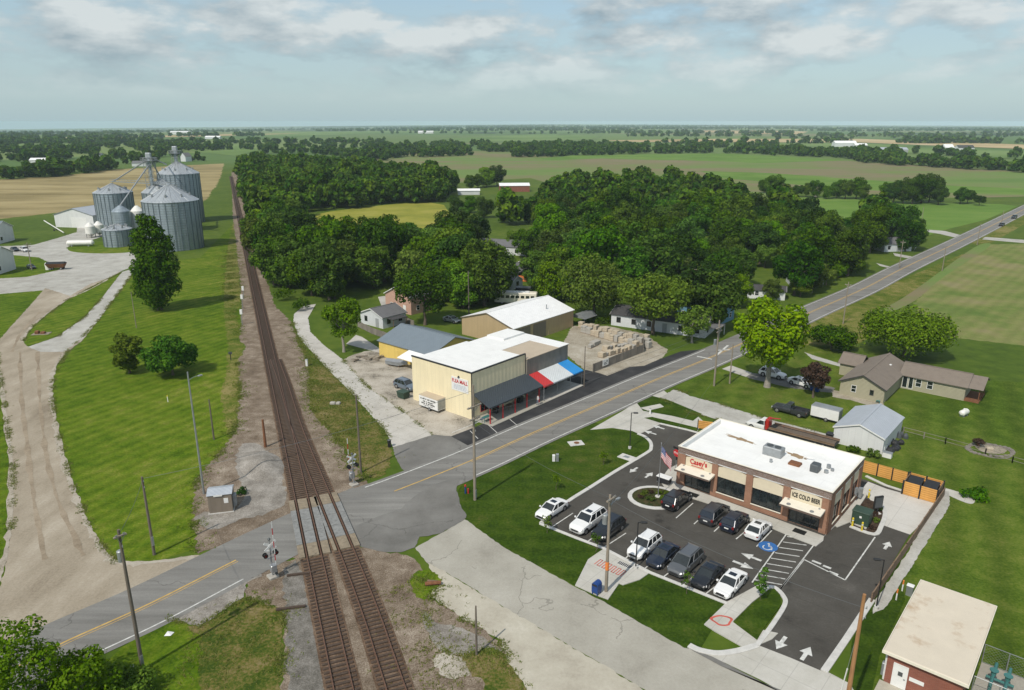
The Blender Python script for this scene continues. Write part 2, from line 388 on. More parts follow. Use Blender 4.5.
# ---------------------------------------------------------------- fields
sheet('wheat_field', [(-60,183),(0,179.5),(60,176),(115,169.5),(170,166),(224,163.5),(221,176),(216,186),(206,200),(190,206),(140,208),(100,209),(55,213),(0,219),(-60,224)], 'wheat', 1, edge=1.5)
sheet('meadow', [(306,217),(330,211.5),(360,207.5),(400,203.5),(430,202.5),(444,205),(450,214),(440,224),(425,236),(400,241),(330,240),(318,228)], 'meadow', 1)
sheet('tilled_field', [(350,159),(420,156.5),(520,156),(640,154.5),(720,153.5),(790,157),(850,161),(930,166),(1040,172.5),(1040,196),(985,197.5),(930,198),(860,194),(800,190),(770,196),(730,200),(700,190),(560,186),(530,178),(455,183),(430,176),(365,171)], 'field_brown', 1)
sheet('green_field', [(700,202),(760,200),(800,197),(860,199),(930,203),(1000,204),(1018,206),(985,220),(940,231),(930,235),(870,232),(820,226),(780,222),(740,216)], 'field_green', 2)
sheet('green_field', [(510,158),(520,156),(640,154.5),(720,153.5),(785,156.6),(850,160.5),(760,163),(690,160.5),(600,158.5),(560,160)], 'field_green', 2)
sheet('green_field', [(700,171),(770,173),(840,178),(960,186),(1040,189),(1040,195),(960,193),(860,190),(790,184),(720,178)], 'field_green', 2)
sheet('crop_field', [(987,244.5),(1060,243),(1090,300),(1080,352),(1000,343),(945,336.5),(925,322),(914,303),(940,276)], 'crop_rows', 2, edge=.6)
sheet('tilled_field', [(355,172),(368,152),(420,150),(540,152),(560,156.5),(520,160),(470,162),(425,164)], 'field_brown', 2)
def farsheet(px, mat, k, name='distant_field'):
    o = sheet(name, px, mat, 1, lift=.1+.05*k)
    for v in o.data.vertices: v.co.z += far_dip(v.co.x, v.co.y)
farsheet([(0,143),(90,141),(150,139.5),(150,142),(60,145.5),(0,147)], 'field_pale', 1)
farsheet([(60,137.5),(180,135),(290,132.2),(300,133.4),(200,136.5),(80,139)], 'field_gold', 2)
farsheet([(215,133.5),(300,131),(400,129.6),(470,129.8),(470,131.5),(380,133),(260,137)], 'field_pale', 3)
farsheet([(185,147),(240,144.5),(262,150),(235,156),(195,152)], 'field_pale', 4)
farsheet([(235,162),(243,155),(262,152),(262,158),(246,164)], 'field_pale', 2)
farsheet([(440,139),(540,134),(600,136),(590,139.5),(470,142)], 'field_pale', 5)
farsheet([(560,131.8),(700,130.6),(700,132),(600,133.8)], 'field_pale', 6)
farsheet([(704,130.2),(790,130.4),(808,131.5),(800,134.2),(735,133.6),(700,131.7)], 'field_gold', 7)
farsheet([(600,140.6),(720,139),(860,139),(1030,145),(1030,149.5),(930,145.6),(860,142.6),(640,142.2)], 'field_gold', 8)
farsheet([(820,146),(900,147),(1030,152),(1030,160),(920,154),(840,152)], 'field_pale', 9)
farsheet([(600,143.2),(860,143.6),(930,147),(700,147),(590,145.6)], 'field_pale', 10)
farsheet([(560,125.6),(760,126.2),(760,127),(560,126.6)], 'field_pale', 11)
farsheet([(830,128.5),(1030,130),(1030,131.2),(830,129.6)], 'field_pale', 12)

# ---------------------------------------------------------------- lawns
sheet('lawn', [(113,300),(135,272),(150,262),(200,258),(232,225),(240,300),(240,350),(242,395),(232,430),(225,470),(200,505),(200,548),(160,560),(119,563),(104,552),(84,513),(68,470),(60,440),(51,400),(52,380),(58,365),(83,340)], 'lawn_left', 1)
sheet('lawn', [(-40,335),(0,338),(34,300),(48,291),(25,287),(0,294),(-40,300)], 'lawn_left', 1)
sheet('lawn', [(-60,372),(1,372),(5,407),(9,435),(12,467),(10,536),(3,580),(-60,620)], 'lawn_left', 1)
sheet('lawn', [(672,388),(690,380),(738,346),(750,338),(835,345),(850,385),(838,398),(870,420),(835,430),(790,425),(745,408)], 'lawn_house', 1)
sheet('lawn', [(860,470),(885,402),(960,398),(985,380),(1060,385),(1060,720),(985,720),(850,720),(846,680),(925,530),(945,492)], 'lawn_house', 1)
sheet('lawn', [(457,493),(466,476),(520,450),(585,420),(600,424),(590,430),(640,428),(660,452),(566,512),(727,604),(700,650),(684,648),(600,600),(575,586),(503,547),(465,519)], 'lawn_new', 2)
sheet('lawn', [(845,700),(852,640),(872,596),(900,560),(905,600),(880,655),(870,700)], 'lawn_new', 2)
sheet('rough_grass', [(306,350),(296,340),(308,365),(312,410),(336,438),(372,478),(391,462),(384,434),(354,396),(326,368)], 'dry_grass', 4, smooth=True, edge=.4)
sheet('rough_grass', [(70,700),(140,640),(166,620),(199,628),(246,598),(285,610),(282,656),(279,720),(70,720)], 'dry_grass', 4, edge=.4)
sheet('rough_grass', [(70,700),(138,634),(166,620),(196,632),(200,660),(185,720),(70,720)], 'lawn_left', 5, smooth=True, edge=.4)
sheet('rough_grass', [(237,215),(229,240),(224,300),(228,350),(222,400),(232,440),(240,395),(243,345),(236,315),(241,300),(238,260)], 'verge', 3, smooth=True, edge=.6)
sheet('rough_grass', [(740,345),(812,322),(900,280),(985,245),(960,243),(1010,215),(1026,206),(1040,215),(987,246),(940,276),(915,297),(870,312),(860,322),(900,330),(850,345)], 'verge', 2, edge=.5)
sheet('bare_strip', [(975,247),(990,246),(945,276),(916,300),(890,312),(880,311),(912,292)], 'field_brown', 4, smooth=True)

# ---------------------------------------------------------------- dirt yards and drives, left
sheet('gravel_yard', [(-60,304),(0,294),(48,290),(70,297),(100,282),(123,270.5),(137,265),(136,255),(131,252),(101,253.5),(74,252),(66,248),(76,243),(92,240),(104,236),(100,225),(77,226),(77,232),(58,238),(33,245),(10,246),(-60,247)], 'gravel_pale', 3, edge=.3)
sheet('lawn', [(-60,258),(12,255),(39,257.5),(53,264.5),(63,269),(50,272),(27,277),(0,278.5),(-60,281)], 'lawn_left', 5, edge=.3)
sheet('lawn', [(68,248.5),(78,244),(92,242),(110,243),(130,247),(131,252),(101,253.5),(74,252)], 'lawn_left', 5, smooth=True)
sheet('gravel_drive', [(45,288),(70,296),(90,284),(108,278),(67,300),(50,312),(32,327),(23,341),(28,347),(57,337),(85,317),(102,298),(122,272),(135,268),(130,278),(113,300),(97,322),(83,340),(66,353),(56,366),(51.5,383),(53,402),(60,440),(68,470),(76,492),(84,513),(94,532),(105,551),(119.5,563),(150,562),(199,555),(190,566),(66,628),(0,668),(-60,690),(-60,640),(0,588),(6,560),(11,530),(13,470),(9,435),(5,407),(1,372),(-4,352),(0,339),(35,300)], 'gravel', 4, edge=.25)
sheet('gravel_track', [(102,298),(122,272),(136,268),(113,300),(97,322),(83,339),(66,352),(40,352),(28,347),(57,337),(85,317)], 'gravel_pale', 5, edge=.2)
def edge_strip(px, w, off, seed, mat='gravel_edge', layer=7):
    r = random.Random(seed); pts = spline([at(*q) for q in px], 8, closed=False); n = len(pts)
    c = offset_line(pts, off); A = []; B = []
    for i, p in enumerate(c):
        a = pts[max(i-1,0)]; b = pts[min(i+1,n-1)]; t_ = (b-a).normalized(); nr = Vector((-t_.y, t_.x, 0)); k = w*r.uniform(.25,1.0)
        A.append(p+nr*k*.5); B.append(p-nr*k*r.uniform(.3,.8))
    z = .006*layer+.0001*seed; m = MB(); m.add([(p.x,p.y,z) for p in A]+[(p.x,p.y,z) for p in B], [(n+i,n+i+1,i+1,i) for i in range(n-1)])
    o = m.build('gravel_edge', M[mat]); o['kind'] = 'structure'
edge_strip([(83,340),(66,353),(57,366),(53,383),(54,402),(61,440),(69,470),(77,492),(85,513),(94,531),(105,549),(119,561),(150,561),(195,556)], 1.0, -.3, 1)
edge_strip([(23,341),(32,327),(50,312),(67,300),(95,287),(120,272)], .7, .2, 2)
edge_strip([(2,372),(6,407),(10,435),(14,470),(12,530),(7,560),(0,588)], .7, -.3, 3)
edge_strip([(20,352),(22,400),(28,450),(34,500),(45,560)], .8, 0, 4, 'gravel_dark'); edge_strip([(38,352),(40,400),(46,450),(58,500),(84,556)], .8, 0, 5, 'gravel_dark'); edge_strip([(40,312),(22,332),(12,352)], .7, 0, 6, 'gravel_dark')
sheet('island_lawn', [(24,343),(32,329),(50,313),(70,298.5),(100,284.5),(122,272),(102,297),(85,316),(57,336.5),(28,346)], 'lawn_left', 6, edge=.2)
sheet('gravel_apron', [(166,617),(180,606),(264,568),(262,577),(246,583),(243,597),(222,612),(199,627)], 'gravel_grey', 6, edge=.25)

# ---------------------------------------------------------------- railway corridor
sheet('railway_bed', [(231.5,172),(233,217),(237,251),(242,300),(240,341),(246,347),(238,362),(240,395),(236,430),(222,450),(196,478),(193,520),(198,553),(240,545),(296,560),(264,566),(246,583),(246,598),(285,609),(282,656),(262,900),(660,900),(527,690),(507,660),(500,640),(460,617),(428,595),(424,575),(412,556),(356,546),(338,500),(374,487),(366,481),(336,438),(310,408),(309,360),(293,328),(291,322),(275,306),(264,272),(255,234),(247.5,208),(240,172)], 'ballast', 3, edge=.5)
sheet('gravel_heap_base', [(240,446),(258,444),(274,460),(285,488),(283,505),(262,515),(240,520),(214,530),(196,520),(205,511),(232,512),(246,494),(236,470)], 'gravel_grey', 5, smooth=True, edge=.5)
sheet('gravel_path', [(283,570),(298,560),(306,590),(318,640),(350,860),(284,860),(287,640)], 'ballast_pale', 5, edge=.5)
sheet('gravel_path', [(424,612),(436,622),(462,628),(486,640),(500,652),(462,655),(440,650),(428,634)], 'gravel_grey', 5, smooth=True, edge=.3)
sheet('rough_grass', [(463,658),(478,651),(497,650),(513,664),(526,690),(535,720),(480,720),(486,684),(470,674)], 'dry_grass', 6, smooth=True, edge=.3)
sheet('rough_grass', [(412,577),(424,570),(436,574),(441,582),(432,592),(424,601),(414,592)], 'lawn_left', 7, smooth=True, edge=.3)
sheet('sand_patch', [(434,658),(452,654),(466,662),(468,676),(452,678),(440,672)], 'lot_dirt', 7, smooth=True, edge=.4)

# ---------------------------------------------------------------- roads
yl = [at(*p) for p in ((-90,716),(-30,690),(20,667),(66,643),(150,605),(237,561),(300,530),(352,507),(395,492),(470,462),(533,433.5),(597,406),(655,380.5),(711,357.5))]
yl = yl[:-1] + [at(711,357.5)]
far_c = [at(766,333), at(815,310.5), at(864,288.8), at(905,267.5), at(960,241.5), at(1024,209.5), at(1075,183.5)]
center = spline(yl + far_c, 6, closed=False)
for q in center: q.z = 0
HW = 4.15
sheet('side_street', [(415,548),(440,534),(465,519.5),(503,547),(573,586),(600,600),(684,648),(712,657),(790,697),(1010,850),(860,850),(640,687),(570,646),(520,617),(447,573),(427,563)], 'street', 5, edge=.12)
sheet('side_street_edge', [(427,563),(447,573),(520,617),(570,646),(640,687),(860,850),(650,850),(527,690),(507,660),(500,640),(460,617),(428,595),(440,582)], 'street_cream', 6, edge=.25)
sheet('junction', [(334,496),(352,488),(400,500),(430,480),(455,478),(457,493),(465,519.5),(440,534),(420,537),(415,548),(400,553),(380,552),(356.5,546)], 'asphalt_mid', 7, edge=.15)
ribbon('road', center, HW*2, 'road', 8)
sheet('asphalt_patch', [(430,487),(459,478),(456,490),(459,505),(466,518),(440,532),(421,536),(400,520),(405,505)], 'asphalt_mid', 9, smooth=True)
def cut(a, b): return [p for p in center if a <= p.y <= b]
def seg(px0, px1):
    a = at(*px0).y; b = at(*px1).y; return cut(a, b)
ribbon('road_marking', seg((20,667),(237,561)), .2, 'line_yellow', 10, off=.17)
ribbon('road_marking', seg((20,667),(237,561)), .08, 'line_yellow', 10, off=-.2)
ribbon('road_marking', seg((395,492),(1060,190)), .2, 'line_yellow', 10, off=.16)
ribbon('road_marking', seg((470,462),(1060,190)), .10, 'line_yellow', 10, off=-.2)
ribbon('road_marking', seg((66,645),(264,562)), .16, 'line_white', 10, off=-3.5)
ribbon('road_marking', seg((385,500),(729,350)), .18, 'line_white', 10, off=3.5)
ribbon('road_marking', seg((760,336),(1060,190)), .16, 'line_white', 10, off=3.6)
ribbon('road_marking', seg((478,470),(1060,190)), .16, 'line_white', 10, off=-3.6)
def stroke(px0, px1, w, mat='line_white', layer=11, name='parking_marking'):
    a = at(*px0); b = at(*px1); d = (b-a).normalized(); n = Vector((-d.y, d.x, 0))*w/2; z = .006*layer
    m = MB(); m.add([(*(a-n).xy,z),(*(b-n).xy,z),(*(b+n).xy,z),(*(a+n).xy,z)], [(0,1,2,3)])
    o = m.build(name, M[mat]); o['kind'] = 'structure'; return o
stroke((697,356.5),(712,359.5), .5, name='road_marking')                  # stop bar and crossing symbol on the road
stroke((716,356),(728,345.5), .45, name='road_marking'); stroke((717,350.5),(730,350), .45, name='road_marking')

# ---------------------------------------------------------------- north side: alley and lots
sheet('alley', [(316,304),(304,306),(294,314),(293.5,322),(299,338),(326.5,368),(354,395.6),(386,432),(393,447.5),(412,442),(433,435),(398,408),(366,386.5),(342,359),(323.5,345),(310.5,332),(308,318)], 'alley', 6, edge=.15)
sheet('alley_apron', [(393,447.5),(395,457),(402,469),(410,477),(432,470),(472,446),(452,436.5),(433,435)], 'asphalt_mid', 7, edge=.1)
sheet('dirt_lot', [(343,360.5),(352,355),(367,351),(383,352),(420,362),(440,400),(474,421),(476,430),(451,437),(433,435.5),(398,408),(366,386.5)], 'lot_dirt', 5, edge=.3)
sheet('store_parking', [(451,436.5),(476,427),(524,406),(572,376),(586,370),(600,373.5),(607,376),(630,367),(644,366),(658,360),(681,351.5),(715,348.2),(731,343),(733,347.5),(640,388),(560,418),(472,448)], 'asphalt_store', 7)
sheet('stone_yard', [(560,350),(572,326),(607,326),(645,334),(660,345),(668,350),(664,357),(644,366.5),(630,367.5),(607,376.5),(590,374)], 'stone_dirt', 5, edge=.3)
stroke((452,433),(489,418), .14, layer=9); 
for a, b in (((487,424),(497,433)),((505,415.5),(517,425.5)),((470,431),(478,439))): stroke(a, b, .11, layer=9)
sheet('garden_path', [(346,344),(356,335),(362,337),(381,349.5),(380,353),(372,351)], 'alley', 5)
sheet('garden_path', [(378,297),(385,296),(389,306),(383,310)], 'alley', 5)
sheet('garden_path', [(496,258),(505,256),(507,265),(500,268),(494,263)], 'alley', 5)
sheet('farm_lane', [(913,252),(925,229.5),(945,231),(975,239),(972,241.5),(940,234),(927,232)], 'gravel_pale', 4)
sheet('farm_lane', [(985,237),(1040,241),(1040,244.5),(982,239.5)], 'gravel_pale', 4)
sheet('farm_lane', [(876,263),(903,270),(912,268),(905,272),(880,266)], 'gravel_pale', 4)
sheet('farm_lane', [(893,253),(925,259),(934,258),(928,262),(895,256)], 'gravel_pale', 4)
sheet('farm_lane', [(780,215),(800,219),(830,223),(828,226),(798,222),(780,218)], 'gravel_pale', 4)
sheet('driveway', [(722,369),(731,365.5),(752,373),(800,380),(835,388),(832,393),(790,388),(752,379)], 'asphalt_mid', 4, edge=.15)
sheet('driveway_end', [(722,369),(731,365.5),(752,373),(746,377)], 'concrete', 5)
sheet('driveway', [(660,398),(674,389),(690,396),(720,404),(760,417),(835,436),(836,452),(790,441),(760,432),(715,419),(695,413)], 'gravel_pale', 5, edge=.25)
sheet('patio', [(833,390),(842,392),(872,401),(884,404),(880,409),(850,400),(832,397)], 'stone_dirt', 4, edge=.2)
sheet('garden_path', [(804,352),(815,356),(848,366),(846,368.5),(812,359)], 'gravel_pale', 4, edge=.1)
sheet('planting_bed', [(975,446),(985,444.5),(998,446),(1006,449.5),(1003,453.5),(993,454),(981,451)], 'stone_dirt', 4, smooth=True, edge=.15)
sheet('path', [(943,489),(950,489.5),(972,497),(974,503),(966,503),(946,494)], 'concrete', 4, smooth=True)

# ---------------------------------------------------------------- store lot (right)
sheet('driveway_apron', [(590,430),(622,411.5),(640,400),(663,390),(676,400),(700,411),(694,413),(703,421),(697,432),(686,430),(668,424),(660,424.5),(640,434.5),(632,431),(612,428)], 'concrete', 4)
sheet('lawn', [(636,402),(652,396),(668,400),(702,414),(693,421),(672,416),(643,411)], 'lawn_new', 6, smooth=False)
sheet('lawn', [(644,418),(652,417),(698,428),(697,432),(660,423)], 'lawn_new', 6)
sheet('footpath', [(640,408),(660,404),(664,407),(648,411)], 'concrete', 7)
sheet('parking_lot', [(540,524),(566,503.4),(616.5,471.5),(647,453.6),(650.5,449),(650,443),(644.5,437.5),(639,434.6),(660,424.4),(700,434),(790,458),(862,479),(908,494),(934,505),(910,534),(871.6,597.5),(820.6,671),(790,658.5),(758,646),(770,628),(785,606),(783,597),(773,588),(761,584),(727,603)], 'asphalt_new', 7)
sheet('dumpster_apron', [(862,489),(868,482),(886,489),(904,494),(938,504),(936,509),(910,535),(884,526),(876,508)], 'apron', 9)
sheet('lot_apron', [(684,648),(706,653),(740,649),(758,645.5),(790,658),(820.6,671),(827,672),(850,684),(870,720),(800,702),(760,680),(712,657)], 'concrete', 7)
sheet('asphalt_patch', [(688,648),(712,657),(790,697),(800,706),(780,690),(720,666),(694,652)], 'asphalt_mid', 9)
walk = lambda name, px, layer=9, mat='concrete': sheet(name, px, mat, layer)
# raised walks and islands
def slab(name, px, h, mat, z0=0.0, smooth=False):
    pts = [at(*p) for p in px]
    if smooth: pts = spline(pts, 5)
    m = MB(); m.prism(pts, z0, h); o = m.build(name, M[mat] if isinstance(mat, str) else mat); o['kind'] = 'structure'; return o
slab('pavement', [(660,481),(668,470),(679,464),(683,470),(676,484),(824,537),(823,541.5),(816,547),(795,539),(773,529.5),(740,518),(712,505.5),(690,498.5),(672,491),(664,487.5)], .13, 'concrete')
slab('pavement', [(824,537),(838,520),(862,488),(868,490),(866,497),(858,509),(852,522),(837,528),(835,526.5)], .13, 'concrete')
slab('pavement', [(727,602.5),(761,584),(772,587.5),(752,603),(733,622),(750,628),(778,634),(772,640),(758,646),(745,649),(715,632),(704,625)], .11, 'concrete')
slab('pavement', [(588,560),(604,549),(650,573),(640,580),(623,585.5),(619,584),(608,600),(597,596),(575,586)], .09, 'concrete')
slab('traffic_island', [(733,623),(753,604),(768,591),(774,589.5),(780,596),(781,606),(766,626),(757,641),(745,632)], .15, 'lawn_new')
kerb('kerb', [(765,588.5),(774,588),(783,596.5),(784.5,606),(770,629),(757,646)], .45, .16, smooth=4)
isl = [at(654.5,498) + Vector((3.1*math.cos(a), 2.75*math.sin(a), 0)) for a in [k*2*PI/22 for k in range(22)]]
isl = [p for p in isl if True]
m = MB(); m.prism([p*1.0 for p in isl], 0, .14); o = m.build('traffic_island', M['flowerbed']); o['kind'] = 'structure'
kerb('kerb', isl, .55, .17, closed=True, world=True)
kerb('kerb', [(541,523.8),(566,503.2),(590,488),(616.5,471.2),(647,453.2),(651,448.5),(650.5,442.5),(645,437),(638,434)], .5, .14, smooth=3)
kerb('kerb', [(540,524),(588,543),(604,549),(650,573),(727,604)], .35, .14)
kerb('kerb', [(660,424),(686,430),(700,433.8)], .4, .14)
kerb('kerb', [(866,476.5),(886,486),(905,492)], .4, .14)
kerb('kerb', [(824,672),(846,640),(872,600)], .6, .14)
kerb('kerb', [(689,646),(700,651),(718,654),(738,651.5),(757,646)], .6, .15, smooth=4)
sheet('mulch_bed', [(852,526),(858,508),(866,499),(880,504),(884,515),(880,528),(874,534)], 'mulch', 10, smooth=False)
kerb('kerb', [(850,527),(874,535),(881,527),(885,514),(880,503)], .5, .16, smooth=4)
slab('equipment_pad', [(850,523.5),(866,530),(872,520),(869,519),(857,515)], .17, 'concrete')
# stall lines
for a, b in (((551,528),(573,513.5)),((586,543),(607,528.5)),((603,548.5),(626,533.5)),((624,560),(640,546)),((642,571),(668,551)),((664,577),(684,561)),((684,585),(706,566)),((706,594),(727,578)),((676,518.5),(693,503.5)),((694,524.5),(706,513.5)),((714,532),(728,519)),((736,539.5),(751,527)),((756.5,547),(772,530.5))):
    stroke(a, b, .13)
stroke((786,535),(752,583), .14); stroke((814,545),(780,590), .14)
for k in range(9):
    f = k/8.5
    stroke((786-34*f+1, 537+46*f), (814-34*f-4*(1-f), 546+44*f-6+4*f), .14)
stroke((804,560),(845,580.5), .16); stroke((845,580.5),(875,537.5), .14); stroke((804,560),(780,590), .14)
for a, b in (((812,561),(821,564.5)),((823,566),(831,569)),((829,572),(838,575.5))): stroke(a, b, .35)
def arrow(px, py, dirv, s=1.0, layer=12):
    c = at(px, py); d = Vector(dirv).normalized(); n = Vector((-d.y, d.x, 0)); z = .006*layer
    sh_ = [(-1.0,-.16),(-.05,-.16),(-.05,-.52),(1.0,0),(-.05,.52),(-.05,.16),(-1.0,.16)]
    pts = [c + d*(x*s) + n*(y*s) for x, y in sh_]
    o = sheet('arrow_marking', [tuple(p) for p in pts], 'line_white', layer, world=True)
for (x, y, d, s) in ((751,557.5,-U,1.15),(743,565.5,U,1.15),(887,546,V,1.0),(781,643.5,-V,1.1),(806,654,V,1.1),(658,427.5,-U,1.1),(650,433,U*-1,1.1),(633.5,470.5,-V,1.0),(649,475.5,V,1.0)):
    arrow(x, y, d, s)
c = at(768,547); o = sheet('parking_symbol', [tuple(c + U*(1.05*math.cos(a)) + V*(1.05*math.sin(a))) for a in [k*PI/8 for k in range(16)]], 'line_blue', 11, world=True)
w_ = MB(); T = Matrix(((U.x,V.x,0,c.x),(U.y,V.y,0,c.y),(0,0,1,0),(0,0,0,1)))
w_.prism([(-.14+.14*math.cos(k), .55+.14*math.sin(k)) for k in np.arange(0,6.28,.6)], .072,.074, 0, T)
w_.prism([(-.22,.38),(-.06,.38),(-.02,.02),(.36,.0),(.5,-.5),(.62,-.42),(.46,.12),(.08,.12),(.06,.2),(.34,.2),(.34,.28),(.05,.28),(.03,.38)], .072,.074, 0, T)
rr = [(-.0+.5*math.cos(a), -.28+.5*math.sin(a)) for a in np.linspace(R(150),R(370),14)]; ri = [(.38*math.cos(a), -.28+.38*math.sin(a)) for a in np.linspace(R(370),R(150),14)]
w_.prism(rr+ri, .072,.074, 0, T); o = w_.build('parking_symbol', M['line_white']); o['kind'] = 'structure'
# red zigzag and red ring painted on the pavement
m = MB(); zz = []
for k in range(14):
    a = at(597+27*k/13, 562.5+12.5*k/13); zz += [a + V*(.55 if k % 2 else -.55), a + V*(.55 if (k+1) % 2 == 0 else -.55)]
zz2 = []
for k in range(6):
    a = at(597.5+28*k/6, 562.5+13*k/6); b = at(597.5+28*(k+.5)/6, 562.5+13*(k+.5)/6)
    zz2 += [a-V*.55, a+V*.55, b+V*.55, b-V*.55]
for a, b in zip(zz2[:-1], zz2[1:]):
    d = (b-a).normalized(); n = Vector((-d.y,d.x,0))*.05
    m.add([(*(a-n-d*.05).xy,.098),(*(b-n+d*.05).xy,.098),(*(b+n+d*.05).xy,.098),(*(a+n-d*.05).xy,.098)], [(0,1,2,3)])
o = m.build('pavement_marking', M['line_red']); o['kind'] = 'structure'
o.data.transform(Matrix.Identity(4))
c = at(722,620.5,.11); m = MB(); ro = [(c.x+1.0*math.cos(a)*(1+.2*math.sin(3*a)), c.y+.8*math.sin(a), .118) for a in np.linspace(0,2*PI,24,endpoint=False)]
ri = [(c.x+(x-c.x)*.75, c.y+(y-c.y)*.75, z) for x, y, z in ro]
m.add(ro+ri, [(i,(i+1)%24,24+(i+1)%24,24+i) for i in range(24)]); o = m.build('pavement_marking', M['line_red']); o['kind'] = 'structure'
# ---------------------------------------------------------------- vegetation
def leaf_mat(name, dark, mid, light, trans=.24, obj=True):
    t = NT(name)
    g = t.n('ShaderNodeNewGeometry'); oi = t.n('ShaderNodeObjectInfo')
    if obj is None:
        vv = t.n('ShaderNodeValue'); vv.outputs[0].default_value = .505
        class _o: outputs = {'Random': vv.outputs[0]}
        oi = _o
    elif not obj:                                      # a mass of many crowns: vary from crown to crown by place
        class _o: outputs = {'Random': t.math('FRACT', t.math('MULTIPLY', t.noise(t.pos(), .055, 1), 5.3))}
        oi = _o
    f = t.math('ADD', t.math('MULTIPLY', g.outputs['Random Per Island'], .55), t.math('MULTIPLY', t.noise(t.pos((1,1,1), obj=True), .35, 3), .45))
    col = t.ramp(f, [(.15, dark), (.5, mid), (.85, light)])
    hsv = t.n('ShaderNodeHueSaturation'); t.l(col, hsv.inputs['Color'])
    t.l(t.math('ADD', t.math('MULTIPLY', oi.outputs['Random'], .04), .492), hsv.inputs['Hue'])
    r2 = t.math('FRACT', t.math('MULTIPLY', oi.outputs['Random'], 7.31))
    t.l(t.math('ADD', t.math('MULTIPLY', r2, .7), .68), hsv.inputs['Value'])
    t.l(t.math('ADD', t.math('MULTIPLY', t.math('FRACT', t.math('MULTIPLY', oi.outputs['Random'], 3.7)), .2), .92), hsv.inputs['Saturation'])
    d = t.n('ShaderNodeBsdfPrincipled'); t.l(hsv.outputs[0], d.inputs['Base Color']); d.inputs['Roughness'].default_value = .6; d.inputs['Specular IOR Level'].default_value = .06
    tr = t.n('ShaderNodeBsdfTranslucent'); t.l(hsv.outputs[0], tr.inputs['Color'])
    mx = t.n('ShaderNodeMixShader'); mx.inputs[0].default_value = trans
    t.l(d.outputs[0], mx.inputs[1]); t.l(tr.outputs[0], mx.inputs[2]); t.l(mx.outputs[0], t.out.inputs['Surface'])
    return t.m
LM = {
 'wood':  leaf_mat('leaf_wood',  (.019,.048,.003), (.056,.110,.007), (.118,.182,.015)),
 'fresh': leaf_mat('leaf_fresh', (.042,.092,.004), (.098,.172,.010), (.170,.250,.020)),
 'lime':  leaf_mat('leaf_lime',  (.080,.140,.006), (.160,.240,.014), (.25,.315,.028), obj=None),
 'olive': leaf_mat('leaf_olive', (.046,.078,.008), (.098,.142,.018), (.165,.208,.033)),
 'sage':  leaf_mat('leaf_sage',  (.050,.085,.010), (.105,.155,.020), (.175,.222,.038)),
 'ranch': leaf_mat('leaf_ranch', (.055,.092,.009), (.112,.170,.018), (.18,.235,.034), obj=None),
 'deep':  leaf_mat('leaf_deep',  (.011,.033,.003), (.033,.072,.005), (.072,.122,.011)),
 'weed':  leaf_mat('leaf_weed',  (.07,.10,.012), (.13,.15,.03), (.22,.20,.07)),
 'bright': leaf_mat('leaf_bright', (.048,.090,.006), (.098,.158,.014), (.175,.240,.032), obj=None),
 'plum':  leaf_mat('leaf_plum',  (.024,.014,.012), (.055,.033,.026), (.11,.068,.05), obj=None),
 'tall':  leaf_mat('leaf_tall',  (.013,.036,.003), (.042,.086,.006), (.098,.152,.013), obj=None),
 'mass':  leaf_mat('leaf_mass',  (.018,.045,.004), (.052,.102,.008), (.112,.172,.016), obj=False),
 'mass_fresh': leaf_mat('leaf_mass_fresh', (.032,.070,.004), (.086,.150,.009), (.155,.225,.021), obj=False),
}
M['bark'] = plain('bark', (.13,.10,.075), .95, var=.35, scale=5)
M['bark_pale'] = plain('bark_pale', (.30,.27,.23), .95, var=.3, scale=5)

def leaf_cloud(rng, lobes, n, size, flat=.25):
    """n leaf-clump faces scattered over the lobes' volume, denser at the skin; returns verts, faces"""
    w = np.array([l[3]**2 for l in lobes]); w = w/w.sum()
    idx = rng.choice(len(lobes), n, p=w); L = np.array([l[:3] for l in lobes])[idx]; rad = np.array([l[3] for l in lobes])[idx]
    sq = np.array([l[4] if len(l) > 4 else .8 for l in lobes])[idx]
    d = rng.normal(size=(n,3)); d[:,2] = d[:,2]*.9 + .18; d /= np.linalg.norm(d, axis=1)[:,None]
    rr = rad*(1 - .45*rng.random(n)**2.6)*(1 + .10*np.sin(d[:,0]*7+idx)+.08*np.sin(d[:,1]*9+2*idx)+.06*np.sin(d[:,2]*11))
    P = L + d*rr[:,None]*np.stack([np.ones(n), np.ones(n), sq], 1)
    nn = d*.95 + rng.normal(size=(n,3))*.42; nn[:,2] += flat; nn /= np.linalg.norm(nn, axis=1)[:,None]
    a = np.cross(nn, rng.normal(size=(n,3))); a /= np.linalg.norm(a, axis=1)[:,None]; b = np.cross(nn, a)
    s = (size*(.6+.8*rng.random(n)))[:,None]
    # a bent kite per clump
    v = np.stack([P - a*s*.6, P - b*s*.42 + nn*s*.10, P + a*s*.6, P + b*s*.42 + nn*s*.10], 1).reshape(-1,3)
    f = np.arange(4*n).reshape(-1,4)
    return v, f
def mesh_np(name, v, f, mats, mi=None):
    me = bpy.data.meshes.new(name); nv = len(v); nf = len(f); k = f.shape[1]
    me.vertices.add(nv); me.vertices.foreach_set('co', np.asarray(v, np.float32).ravel())
    me.loops.add(nf*k); me.loops.foreach_set('vertex_index', f.astype(np.int32).ravel())
    me.polygons.add(nf); me.polygons.foreach_set('loop_start', np.arange(0, nf*k, k, dtype=np.int32))
    me.update(calc_edges=True)
    for m in (mats if isinstance(mats, list) else [mats]): me.materials.append(m)
    return me
